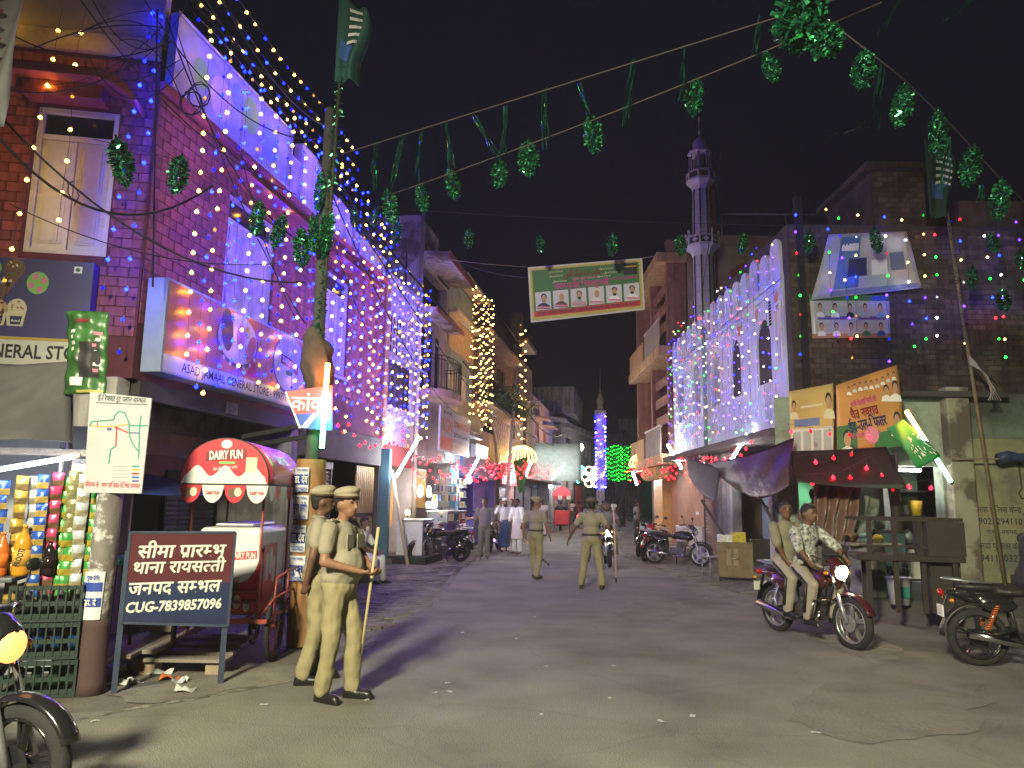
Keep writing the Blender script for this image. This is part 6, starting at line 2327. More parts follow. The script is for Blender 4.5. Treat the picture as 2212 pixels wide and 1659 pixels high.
for a, b in ((K[3], bq(960, 560)), (K[2], bq(1440, 545)), (K[1], bq(1440, 665))):
    mb.tube([(a[0], 0, a[1]), ((a[0] + b[0]) / 2, 0, (a[1] + b[1]) / 2 - .02), (b[0], 0, b[1])], .008, 4)
mb.build('banner_rope', WOODG, bw)
# ================================================================== posters and banners on the old brick house
def poster_quad(name, label, fr_, off, quad, base, cat='poster', group=None, wob=.008):
    ks_ = [fr_.px(X, Y, off) for X, Y in quad]          # bottom left, bottom right, top right, top left
    bx0 = sum(k[0] for k in ks_) / 4
    t = thing(name, label, cat, (bx0, -off, min(k[1] for k in ks_)), fr=fr_)

    def f(u, v, d=0.):
        a = (V(ks_[0]).lerp(V(ks_[1]), u)).lerp(V(ks_[3]).lerp(V(ks_[2]), u), v)
        return (a.x, -off - d - wob * math.sin(5 * u + 3 * v) * math.sin(math.pi * v), a.y)
    MB().sheet(f, 14, 10).build('sheet', base, t, solid=.004)

    def pr(u0, u1, v0, v1, m, d=.006, nu=6, nv=4):
        MB().sheet(lambda a, b: f(u0 + (u1 - u0) * a, v0 + (v1 - v0) * b, d), nu, nv).build('print', INK[m] if isinstance(m, str) else m, t)

    def tx(s, u, v, wu, h, m, bold=.02, d=.012):
        p, p0, p1 = f(u, v, d), f(u - wu / 2, v), f(u + wu / 2, v)
        text(s, INK[m], t, p[0], p[2], y=p[1] - .012, w=math.hypot(p1[0] - p0[0], p1[2] - p0[2]), h=h, bold=bold, rot=math.atan2(p1[2] - p0[2], p1[0] - p0[0]))

    def face(u, v, w, h, shirt='white', hair='black'):
        p = f(u, v, .014)
        shape(t, [(p[0] - w / 2, p[2] - h * .62), (p[0] + w / 2, p[2] - h * .62), (p[0] + w * .4, p[2] - h * .35), (p[0], p[2] - h * .2), (p[0] - w * .4, p[2] - h * .35)], shirt, p[1], 'portrait_print')
        ell(t, p[0], p[2] + h * .12, w * .26, h * .26, hair, p[1] - .002, 12, 'portrait_print')
        ell(t, p[0], p[2], w * .22, h * .26, 'skin', p[1] - .004, 12, 'portrait_print')
    return t, pr, tx, face


FLEXG = mat('grey_flex_back', (.34, .34, .37), .35, var=.12, scale=2, bump=.25, bscale=5)
t, pr, tx, fc_ = poster_quad('torn_flex_sheet', 'large torn grey and blue flex sheet sagging on the old brick wall', BF, .12, [(1752, 648), (1992, 622), (1958, 500), (1790, 506)], FLEXG, wob=.03)
pr(.18, .42, .12, .95, C('faded_blue_print', .06, .14, .28))
pr(.3, .5, .3, .6, 'navy', .008)
pr(.55, .72, .3, .55, 'lgrey')
pr(.75, .9, .35, .65, C('dull_blue', .1, .13, .25), .008)
pr(.16, .98, .02, .1, C('dull_blue2', .14, .16, .3), .008)
pr(.2, .4, .72, .84, 'lgrey', .009)
t, pr, tx, fc_ = poster_quad('portrait_poster', 'wrinkled poster with rows of small printed men below the torn flex sheet', BF, .05, [(1755, 731), (1924, 729), (1920, 638), (1748, 636)], mat('dull_white_flex', (.38, .37, .38), .35, var=.1, bump=.3, bscale=6))
pr(.0, 1, .86, 1, 'green')
pr(.0, 1, .0, .1, C('dull_orange', .3, .17, .1))
pr(.08, .45, .42, .5, 'purple')
pr(.6, .95, .42, .5, 'purple')
pr(.78, .97, .87, .98, 'blue', .01)
for k in range(5):
    fc_(.12 + k * .19, .68, .17, .3, ['lgrey', 'white', 'black', 'grey', 'lblue'][k])
    fc_(.12 + k * .19, .24, .17, .28, ['lgrey', 'white', 'grey', 'green', 'blue'][k])
YB = mat('yellow_flex', (.5, .36, .14), .45, var=.12, scale=2, bump=.12, bscale=5)
t, pr, tx, fc_ = poster_quad('yellow_notice_board', 'faded yellow and white notice board beside the orange greeting banner', BF, .9, [(1708, 990), (1802, 987), (1800, 828), (1704, 846)], YB, 'sign', wob=.005)
pr(.03, .97, .03, .42, 'lgrey')
pr(.1, .68, .45, .56, C('dull_blue3', .14, .18, .4))
for k in range(4):
    pr(.06 + k * .235, .24 + k * .235, .08, .38, 'grey', .009)
fc_(.88, .75, .22, .5, 'cream')
fc_(.1, .75, .16, .36, 'cream')
pr(.25, .75, .72, .75, 'cream', .009)
t, pr, tx, fc_ = poster_quad('greeting_banner', 'orange greeting banner with Hindi lettering and printed portraits over the shop row', BF, .95, [(1808, 985), (1958, 962), (1938, 788), (1806, 832)], mat('orange_flex', (.5, .24, .08), .45, var=.15, scale=1.5, bump=.15, bscale=5), 'banner')
pr(.0, .3, .0, .4, 'green')
pr(.55, 1, .0, .22, 'green')
tx('सभी देशवासियों को', .42, .66, .4, .1, 'magenta')
tx('चैत्र नवरात्र', .42, .52, .42, .17, 'dred', .04)
tx('ईद-उल-फितर', .46, .36, .56, .19, 'navy', .05)
tx('की दिली मुबारकबाद', .42, .22, .42, .08, 'magenta')
fc_(.15, .2, .3, .5, 'white')
fc_(.9, .32, .25, .46, 'white')
fc_(.78, .72, .2, .32, 'white')
fc_(.92, .72, .22, .4, 'white')
for k in range(9):
    fc_(.2 + k * .09, .88 + .015 * math.sin(k), .09, .17, 'lgrey' if k % 2 else 'white')
ell(t, *[(lambda p: (p[0], p[2]))((BF.px(1885, 945, .97)))][0:0] if False else (BF.px(1882, 940, .97)[0], BF.px(1882, 940, .97)[1]), .13, .16, 'pink', -1.0)
# ================================================================== stalls and clutter before the old brick house
def cloth(name, label, cat, f, nu, nv, m, base, solid=.008, group=None):
    o = thing(name, label, cat, base, group=group)
    b = V(base)
    MB().sheet(lambda u, v: V(f(u, v)) - b, nu, nv).build('cloth', m, o, solid=solid)
    return o


A0, A1, A2, A3 = at(1530, 1000, 15.6), at(1715, 945, 13.2), at(1705, 1050, 12.8), at(1580, 1050, 15)
MAROON = mat('maroon_tarp', (.035, .013, .022), .28, var=.3, scale=3, bump=.8, bscale=6)


def sagf(a, b, c, d, sag, wr):
    def f(u, v):
        p = a.lerp(b, u).lerp(d.lerp(c, u), v)
        p.z -= sag * math.sin(math.pi * u) * (.3 + .7 * v)
        p += V((0, -1, .4)) * wr * math.sin(15 * u + 6 * v) * math.sin(math.pi * v)
        return p
    return f


cloth('maroon_tarp', 'sagging maroon tarp awning tied to bamboo over the shop corner', 'tarp', sagf(A0, A1, A2, A3, .22, .06), 40, 20, MAROON, A3)
A = [at(1480, 985, 17.8), at(1560, 1010, 16.0), at(1545, 1085, 15.6), at(1488, 1030, 17.5)]
cloth('olive_tarp', 'dark olive tarp flap hanging beside the maroon awning', 'tarp', sagf(*A, .1, .03), 14, 10, mat('olive_tarp_cloth', (.07, .06, .05), .6, bump=.3, bscale=8), A[2])
A = [at(1700, 975, 13.6), at(1915, 965, 13.3), at(1960, 1055, 12.7), at(1720, 1040, 12.9)]
cloth('red_awning', 'red awning strip in the shade tone under the yellow and orange banners', 'awning', sagf(*A, .04, .02), 20, 8, mat('shaded_red_awning', (.022, .008, .01), .6, var=.2, bump=.3, bscale=8), A[3])  # awning red darkened to the maroon shadow below the banners
A = [at(1755, 1045, 13.7), at(1858, 1050, 13.5), at(1842, 1185, 13.4), at(1758, 1160, 13.6)]
cloth('brown_curtain', 'wrinkled shiny brown plastic curtain next to the green doorway', 'curtain', lambda u, v: A[0].lerp(A[1], u).lerp(A[3].lerp(A[2], u), v) + V((0, -.06 * math.sin(26 * u + 3 * v) - .03 * math.sin(11 * v + 9 * u), 0)), 40, 20, mat('brown_plastic', (.15, .09, .075), .3, var=.2, bump=.3, bscale=14), A[3])
A = [at(1866, 1070, 13.2), at(1900, 1080, 13.2), at(1880, 1195, 13.2), at(1850, 1190, 13.2)]
cloth('striped_cloth', 'twisted black and pale striped cloth hanging beside the brown curtain', 'cloth', lambda u, v: A[0].lerp(A[1], u).lerp(A[3].lerp(A[2], u), v) + V((.04 * math.sin(6 * v), -.05 * math.sin(9 * u + 5 * v), 0)), 8, 16, mat('striped_fabric', (.1, .1, .09), .8, var=.9, scale=6), A[3])


def pole_thing(name, label, p0, p1, r, m, cat='pole', group=None, r1=None):
    o = thing(name, label, cat, p0, group=group)
    MB().cyl((0, 0, 0), V(p1) - V(p0), r, r1 or r, 8).build('shaft', m, o)
    return o


BAMB = mat('bamboo', (.2, .15, .09), .6, var=.2, scale=6)
DKB = mat('dark_bamboo', (.05, .04, .035), .7, var=.2)
pole_thing('bamboo_strut', 'dark bamboo strut slanting from the tarp down to the platform', at(1500, 990, 17.2), gp(1830, 1215, .55), .03, DKB)
pole_thing('bamboo_strut', 'dark bamboo strut leaning against the teal wall under the tarp', at(1515, 1080, 16.6), gp(1620, 1245, .1), .03, DKB)
pole_thing('bamboo_strut', 'dark bamboo strut crossing below the maroon tarp', at(1590, 985, 15.5), at(1700, 1180, 13.4), .03, DKB)
pole_thing('thick_wood_post', 'thick dark wooden post beside the open white shop', V((BF.w(1.45, -.9, .24))), V(BF.w(1.4, -.75, 2.6)), .09, WOODD)
pole_thing('purple_post', 'thin worn purple post beside the open white shop', V(BF.w(1.62, -.6, .24)), V(BF.w(1.58, -.6, 2.7)), .05, mat('worn_purple_post', (.1, .07, .1), .7, var=.4, scale=6, dirt=(.3, .2, .15), dscale=3))
# boarded stall front
for k in range(6):
    a, b = at(1775, 1175 + k * 14, 13.3), at(1862 + 4 * k, 1192 + k * 13, 12.9)
    o = MB().bar(a, b, .03, .11).build('stall_board', WOODD, bevel=.006, seg=1)
    tag(o, 'dark plank nailed across the stall front beneath the brown curtain', 'plank', 'planks of the stall front')
bo = thing('teal_stall_box', 'dark teal stall box behind the two riders', 'box', BF.w(.75, -.95, .24))
MB().bx(0, .75, 0, .5, 0, .95).build('box_body', mat('dark_teal_paint', (.04, .07, .08), .6, var=.2), bo, bevel=.02)
MB().bx(-.03, .78, -.03, .53, .955, .99).build('box_top', WOODD, bo)
# tin bin with a board and bags on top
dpos = gp(1878, 1290, .24)
db_ = thing('tin_drum', 'grey corrugated tin drum with a board on top by the platform', 'drum', dpos)
MB().lathe([(.27, 0)] + [(.27 + .012 * math.sin(k * .9), .04 * k) for k in range(1, 20)] + [(.26, .8)], n=20).build('drum_body', mat('tin_sheet', (.16, .16, .155), .55, .4, var=.25, bump=.2), db_)
MB().bx(-.4, .42, -.3, .32, .81, .85).build('lid_board', WOODG, db_)
for x, y, m_, lb, r in ((-.05, -.1, flat('mint_bag_plastic', (.25, .45, .35), .3), 'crumpled mint plastic bag on the tin drum', .11), (.16, -.08, flat('yellow_bag_plastic', (.5, .36, .04), .35), 'small yellow packet on the tin drum', .09), (-.24, .0, flat('brown_bag_plastic', (.16, .09, .05), .5), 'brown cloth bundle on the tin drum', .12)):
    mb = MB().sph((0, 0, r * .7), (r, r * .8, r * .7), 10, 7)
    mb.v = [tuple(V(p) * (1 + .18 * mnoise.noise(V(p) * 22))) for p in mb.v]
    o = mb.build('plastic_bag', m_)
    o.location = dpos + V((x, y, .85))
    tag(o, lb, 'bag')
bp_ = gp(1945, 1305, .24)
bk = thing('paint_bucket', 'white plastic bucket with a blue green label behind the upturned frame', 'bucket', bp_)
MB().lathe([(.14, 0), (.17, .36), (.185, .365), (.185, .39), (.165, .39)], n=18).build('bucket_body', flat('white_bucket', (.55, .56, .56), .4), bk)
mb = MB()
for k in range(6):
    a0, a1 = math.pi * (1.35 + .3 * k / 6), math.pi * (1.35 + .3 * (k + 1) / 6)
    mb.poly([(.16 * math.cos(a0), .16 * math.sin(a0), .1), (.16 * math.cos(a1), .16 * math.sin(a1), .1), (.172 * math.cos(a1), .172 * math.sin(a1), .26), (.172 * math.cos(a0), .172 * math.sin(a0), .26)])
mb.build('bucket_label', INK['teal'], bk)
MB().tube([(-.18 * math.cos(math.pi * k / 10), -.05, .38 + .16 * math.sin(math.pi * k / 10)) for k in range(11)], .006, 4).build('bucket_handle', GALV, bk)
# upturned wooden table frame standing on a bench
tp = gp(1960, 1325, .24)
TFb = thing('wooden_counter_frame', 'dark wooden stall counter of upright bars standing on the platform', 'counter', tp, R(-14))
hh = lambda Y: at(1985, Y, tp.y).z - .24
zt_, zm = hh(1122), hh(1208)
mb = MB()
mb.bar((-.6, 0, zt_), (.75, 0, zt_), .08, .05)
mb.bar((-.6, .6, zt_), (.75, .6, zt_), .08, .05)
mb.build('top_rail', WOODD, TFb)
MB().bx(-.6, .75, -.06, .65, zm - .03, zm + .05).build('shelf_board', WOODD, TFb, bevel=.01)
for x in (-.42, -.1, .22, .6):
    for y in (0,):
        MB().bx(x - .03, x + .03, y - .03, y + .03, zm + .05, zt_ - .02).build('upright', WOODD, TFb)
MB().bar((-.55, .02, (zt_ + zm) / 2 - .1), (.7, .02, (zt_ + zm) / 2 - .1), .02, .025).build('mid_rail', WOODD, TFb)
MB().bx(.3, .76, -.05, .64, zm + .052, zt_ - .03).build('dark_panel', mat('near_black_board', (.03, .025, .022), .8), TFb)
for x, y in ((-.45, 0), (-.1, .02), (.25, .05), (.62, 0), (-.4, .58), (.6, .58)):
    MB().bx(x - .03, x + .03, y - .03, y + .03, 0, zm - .03).build('leg', WOODD, TFb)
MB().bx(.35, .72, .1, .6, 0, zm - .04).build('dark_cabinet', MC['near_black_board'], TFb)
# metal stool and wooden cabinet under the mosque
sp_ = gp(1545, 1245)
ms = thing('metal_stool', 'low metal stool with a grey seat at the foot of the teal wall', 'stool', sp_, R(20))
MB().bx(-.26, .26, -.18, .18, .43, .46).build('seat', mat('grey_seat', (.2, .2, .22), .5), ms, bevel=.01)
for x in (-.23, .23):
    for y in (-.15, .15):
        MB().cyl((x, y, .43), (x * 1.1, y * 1.1, 0), .012, n=6).build('leg', GALV, ms)
cp = gp(1598, 1258)
wc = thing('wooden_cabinet', 'pale wooden cart cabinet with a hasp standing by the metal stool', 'cabinet', (cp.x, cp.y + .3, 0), R(-12))
MB().bx(-.36, .36, -.3, .3, .1, .82).build('cabinet_body', mat('yellowish_wood', (.17, .125, .07), .7, var=.2, scale=5), wc, bevel=.01)
for x in (-.15, 0):
    MB().bx(x - .05, x + .05, -.315, -.302, .35, .7).build('slat', WOOD, wc)
MB().tube([(-.08, -.33, .55), (-.08, -.35, .5), (.06, -.35, .5), (.06, -.33, .55)], .012, 5).build('hasp', GALV, wc)
MB().bx(.36, 1.0, -.2, .35, .5, .9).build('dark_extension', WOODD, wc)
for x in (-.33, .33):
    MB().bx(x - .025, x + .025, -.28, -.23, 0, .1).build('leg', WOODD, wc)
for k, (x, c, lb) in enumerate(((-.2, (.6, .6, .58), 'striped white packet box on the wooden cabinet'), (.08, (.5, .4, .06), 'yellow packet pile on the wooden cabinet'))):
    o = MB().bx(-.14, .14, -.12, .12, 0, .16 + .06 * k).build('packet_box', mat('packet_box_%d' % k, c, .5, var=.3, scale=20), bevel=.01)
    o.location = wc.matrix_basis @ V((x, 0, .825))
    tag(o, lb, 'box')
# bare bulb at the shutter corner
hb2 = at(1508, 1033, 19)
hl = thing('bare_bulb', 'bare round white bulb hanging at the brown pier under the mosque', 'lamp', hb2)
MB().sph((0, 0, 0), .075, 12, 8).build('bulb', glow('bare_bulb_glow', (.95, 1, .95), 22), hl)
MB().cyl((0, 0, .07), (0, 0, .4), .012, n=5).build('cord', BLACKP, hl)
dl = BF.w(.3, .75, 2.15)
gl = thing('doorway_lamp', 'small lamp inside the mint green doorway', 'lamp', dl)
MB().cyl((-.2, 0, 0), (.2, 0, 0), .02, n=8).build('tube', glow('doorway_tube', (.85, 1, .9), 18), gl)
MB().bx(-.22, .22, .02, .05, -.02, .03).build('fitting', WHITE, gl)
dl = BF.w(2.1, .4, 2.38)
gl = thing('open_shop_lamp', 'short white tube lamp under the ceiling of the open white shop', 'lamp', dl)
MB().cyl((-.3, 0, 0), (.5, 0, 0), .022, n=8).build('tube', glow('open_shop_tube', (1, .97, .92), 15), gl)
MB().bx(-.32, .52, .02, .06, -.02, .04).build('fitting', WHITE, gl)
# leaning boards by the ochre building
lb0 = gp(1432, 1178)
for k in range(2):
    o = MB().bar(lb0 + V((.1 * k + .3, .5, 0)), lb0 + V((.5 + .12 * k, 1.2, 1.9)), .16, .03).build('leaning_board', WOOD, bevel=.005)
    tag(o, 'raw wooden board leaning on the pale base wall past the parked motorcycles', 'board', 'boards leaning past the mosque')
fr0 = thing('chest_freezer', 'white chest freezer standing by the leaning boards', 'freezer', RF.w(-8.2, -.1, .12), RF.a)
MB().bx(-.45, .45, -.3, .3, 0, .78).build('freezer_body', WHITEP, fr0, bevel=.02)
MB().bx(-.46, .46, -.31, .31, .785, .85).build('freezer_lid', mat('freezer_lid_white', (.6, .58, .58), .4), fr0, bevel=.02)
# bamboo flag mast at the limewashed wall with rolled blue tarp
mb0 = BF.w(3.52, -.5, .24)
mast = thing('bamboo_mast', 'tall bamboo mast wrapped with green tinsel before the limewashed wall', 'pole', mb0)
mt_ = at(2022, 300, 13.6) - mb0
mid_ = at(2085, 720, 13.9) - mb0
MB().tube([(0, 0, 0), mid_, mt_], [.036, .034, .025], 8).build('cane', BAMB, mast)
TINS = mat('green_tinsel', (.015, .13, .06), .22, .6, var=.6, scale=30, bump=0)
tz = MB()
for k in range(150):
    t = rnd.random()
    p = mid_.lerp(mt_, t) if True else mid_
    d = V((rnd.uniform(-1, 1), rnd.uniform(-1, 0), rnd.uniform(-.6, .6))).normalized()
    e = d.cross(V((0, 0, 1))).normalized() * .012
    tz.add([p + e, p - e, p + d * .07 - e, p + d * .07 + e], [(0, 1, 2, 3)])
tz.build('tinsel_wrap', TINS, mast)['kind'] = 'stuff'
mb = MB()
for k in range(6):
    mb.tube([mid_ + V((.03, -.02, -.6 + .03 * k)), mid_ + V((.25 + .05 * k, -.05, -.75 - .05 * k)), mid_ + V((.45 - .06 * k, -.05, -1.1 + .1 * k)), mid_ + V((.3 + .05 * k, -.04, -1.3))], .012, 4)
mb.build('rag_strips', mat('pale_rags', (.35, .32, .3), .8), mast)
bt = thing('rolled_blue_tarp', 'rolled dark blue tarp lashed along the limewashed wall', 'tarp', BF.w(3.7, -.35, 2.6))
mb = MB().tube([(k * .2, .03 * math.sin(k), .0 + .03 * math.sin(k * 1.7) + .012 * k) for k in range(14)], [.07 + .05 * (math.sin(k * 2.3) * .3 + .6) for k in range(14)], 10)
mb.build('roll', mat('navy_tarp', (.03, .045, .1), .6, var=.2, bump=.5, bscale=9), bt)
MB().cyl((-.9, .0, -.03), (2.8, .05, .05), .02, n=6).build('support_cane', BAMB, bt)
# big green pennant under the tricolour tube
FQ = [at(1915, 925, 11.75), at(1955, 905, 11.7), at(2030, 985, 11.75), at(1985, 1015, 11.8)]
pf = thing('green_pennant_flag', 'green pennant flag with white script under the slanting tricolour tube', 'flag', FQ[3])
ff = lambda u, v, d=0.: FQ[0].lerp(FQ[1], u).lerp(FQ[3].lerp(FQ[2], u), v) - FQ[3] + V((0, -.05 * math.sin(5 * u + 4 * v) - d, 0))
MB().sheet(ff, 10, 14).build('cloth', mat('bright_green_cloth', (.04, .26, .08), .7, var=.12, bump=.1), pf, solid=.004)
mb = MB()
for k in range(26):
    u, v = rnd.uniform(.35, .9), rnd.uniform(.3, .85)
    du, dv = rnd.uniform(-.06, .06), rnd.uniform(.03, .1)
    w = .035
    mb.poly([ff(u, v, .012), ff(u + w, v, .012), ff(u + du + w, v + dv, .012), ff(u + du, v + dv, .012)])
mb.build('script_print', INK['white'], pf)
# striped flag on the mast and the one on the street pole
def hung_flag(name, label, p, w, h, m1, print_=True):
    o = thing(name, label, 'flag', p)
    f = lambda u, v, d=0.: V((u * w * (1 - .25 * v) + .05 * math.sin(6 * v) * u, -.12 * math.sin(9 * u + 2 * v) * u - d, -h * v - .25 * h * u * (1 - v)))
    MB().sheet(f, 14, 18).build('cloth', m1, o, solid=.004)
    if print_:
        mb = MB()
        for k in range(5):
            v0 = .05 + k * .1
            for u0, u1, s in ((.35, .55, 1), (.55, .78, -1)):
                a = .05 if s > 0 else .0
                b = .0 if s > 0 else .05
                mb.add([f(u0, v0 + a, .02), f(u1, v0 + b, .02), f(u1, v0 + b + .04, .02), f(u0, v0 + a + .04, .02)], [(0, 1, 2, 3)])
        mb.build('chevron_print', WHITE, o)
        mb = MB().sheet(lambda a, b: f(.15 + .45 * a, .52 + .22 * b, .018), 6, 5)
        mb.build('blue_print', C('flag_blue', .05, .12, .4), o)
    return o


DKG = mat('dark_green_flag', (.015, .05, .035), .8, var=.15, bump=.1)
hung_flag('mast_flag', 'dark green flag with white zigzag stripes hanging from the bamboo mast', at(1996, 300, 13.5), .55, 1.6, DKG)
fp0, fp1 = at(684, 830, 8.75), at(750, -40, 8.85)
fpl = thing('flag_mast', 'thin tinsel wrapped bamboo flag mast tied to the street pole', 'pole', fp0)
MB().cyl((0, 0, -.6), fp1 - fp0, .028, .018, 8).build('cane', DKB, fpl)
tz = MB()
for k in range(420):
    t = rnd.random() ** 1.2
    p = (fp1 - fp0) * t * .8
    d = V((rnd.uniform(-1, 1), rnd.uniform(-1, .3), rnd.uniform(-1.2, .3))).normalized()
    e = d.cross(V((0, 1, .2))).normalized() * .006
    s = rnd.uniform(.04, .1)
    tz.add([p + e, p - e, p + d * s - e, p + d * s + e], [(0, 1, 2, 3)])
tz.build('tinsel_wrap', TINS, fpl)['kind'] = 'stuff'
hung_flag('tall_flag', 'large dark green flag with blue and white print at the top of the tinsel mast', at(733, -15, 8.78), .42, 1.25, mat('deep_green_flag', (.02, .09, .08), .8, var=.1, bump=.1))
# plants on the tiled house
def plant(p, n, s, label, seed):
    r_ = random.Random(seed)
    o = thing('balcony_plant', label, 'plant', p, group='plants on the tiled house')
    mb = MB()
    for k in range(n):
        c = V((r_.gauss(0, s), r_.gauss(0, s * .5), abs(r_.gauss(s * .9, s * .6))))
        d = V((r_.uniform(-1, 1), r_.uniform(-1, 1), r_.uniform(-.4, 1))).normalized()
        e = d.orthogonal().normalized() * s * .09
        l = s * r_.uniform(.25, .5)
        mb.add([c - e * .3, c + d * l * .5 + e, c + d * l, c + d * l * .5 - e], [(0, 1, 2, 3)])
    mb.build('foliage', LEAFM, o)
    mb = MB()
    for k in range(7):
        a = r_.uniform(0, 6.28)
        mb.cyl((0, 0, 0), (s * .8 * math.cos(a), s * .4 * math.sin(a), s * 1.4), .012, .005, 4)
    mb.build('stems', WOODD, o)
    MB().lathe([(.1, 0), (.16, -.0), (.17, .02), (.12, -.22)][:3], n=10).build('plant_pot', RUST, o)
    return o


for k, (x, z, s) in enumerate(((21.2, 5.6, .5), (22.8, 5.6, .7), (24.3, 5.6, .6), (26.8, 5.6, .7), (27.8, 5.6, .5), (27.5, 9.5, .35), (25.5, 8.6, .35))):
    plant(L.w(x, -.55, z), 300, s * .75, 'leafy potted plant on a balcony ledge of the tiled house', k)
# white printed cloth hanging into view at the house front
WQ = [at(-40, -30, 7.2), at(58, -30, 7.2), at(4, 270, 7.2), at(-40, 270, 7.2)]
wc_ = cloth('white_print_cloth', 'white cloth with faint red print hanging beside the red house front', 'cloth', lambda u, v: WQ[0].lerp(WQ[1], u).lerp(WQ[3].lerp(WQ[2], u), v) + V((0, .04 * math.sin(9 * u + 6 * v), 0)), 10, 14, mat('white_flex_cloth', (.4, .4, .4), .6, var=.1, bump=.3, bscale=6), WQ[3])
for k in range(5):
    c = WQ[0].lerp(WQ[1], .45 + .08 * (k % 2)).lerp(WQ[3].lerp(WQ[2], .6), .12 + .1 * k) - WQ[3]
    MB().poly([c + V((.05 * math.cos(a) * (1 + .4 * math.sin(3 * a)), -.07, .035 * math.sin(a))) for a in [6.283 * q / 10 for q in range(10)]]).build('red_print', INK['red'], wc_)
# ================================================================== people
SKIN = mat('skin_brown', (.23, .115, .07), .55, var=.1, scale=12, bump=.05)
SKIN2 = mat('skin_dark_brown', (.13, .065, .042), .55, var=.1, scale=12, bump=.05)
KHAKI = fold_mat('khaki_trouser_cloth', (.25, .215, .12), .85, 6, 1)
KHSH = fold_mat('khaki_shirt_cloth', (.25, .222, .165), .85, 8, 1, (1, 1, .6))
SHOE = mat('black_leather', (.012, .011, .01), .35, var=.1, bump=.1)
HAIR = mat('black_hair', (.012, .01, .01), .7, bump=.5, bscale=90)
BELT = mat('brown_belt', (.05, .03, .02), .5)


TSC = bpy.data.scenes.new('workbench')


def remesh(mb, vox, name, mats, smooth=4, wrinkle=0., zmin=None):
    """melt overlapping solids into one continuous skin"""
    me = mb.mesh('tmp', mats if isinstance(mats, (list, tuple)) else [mats])
    o = bpy.data.objects.new('tmp', me)
    TSC.collection.objects.link(o)
    md = o.modifiers.new('r', 'REMESH')
    md.mode = 'VOXEL'
    md.voxel_size = vox
    md.use_smooth_shade = True
    s_ = o.modifiers.new('s', 'SMOOTH')
    s_.factor = .5
    s_.iterations = smooth
    TSC.view_layers[0].update()
    dg = TSC.view_layers[0].depsgraph
    out = bpy.data.meshes.new_from_object(o.evaluated_get(dg))
    bpy.data.objects.remove(o)
    bpy.data.meshes.remove(me)
    out.name = name
    if wrinkle:
        for v in out.vertices:
            p = v.co
            n_ = mnoise.noise(V((p.x * 9, p.y * 9, p.z * 4.5))) + .6 * mnoise.noise(V((p.x * 19 + 5, p.y * 19, p.z * 13)))
            v.co = p + v.normal * wrinkle * n_
    if zmin is not None:
        for v in out.vertices:
            if v.co.z < zmin:
                v.co.z = zmin
    for m_ in (mats if isinstance(mats, (list, tuple)) else [mats]):
        if out.materials.find(m_.name) < 0:
            out.materials.append(m_)
    return out


JT = dict(pelvis=(0, 0, .94), chest=(0, 0, 1.27), neck=(0, .01, 1.45), head=(0, -.02, 1.605),
          hipL=(.09, 0, .9), kneeL=(.1, -.015, .5), ankL=(.105, .02, .09), hipR=(-.09, 0, .9), kneeR=(-.1, -.015, .5), ankR=(-.105, .02, .09),
          shL=(.185, .01, 1.4), elL=(.235, .03, 1.13), wrL=(.245, -.04, .89), shR=(-.185, .01, 1.4), elR=(-.235, .03, 1.13), wrR=(-.245, -.04, .89))


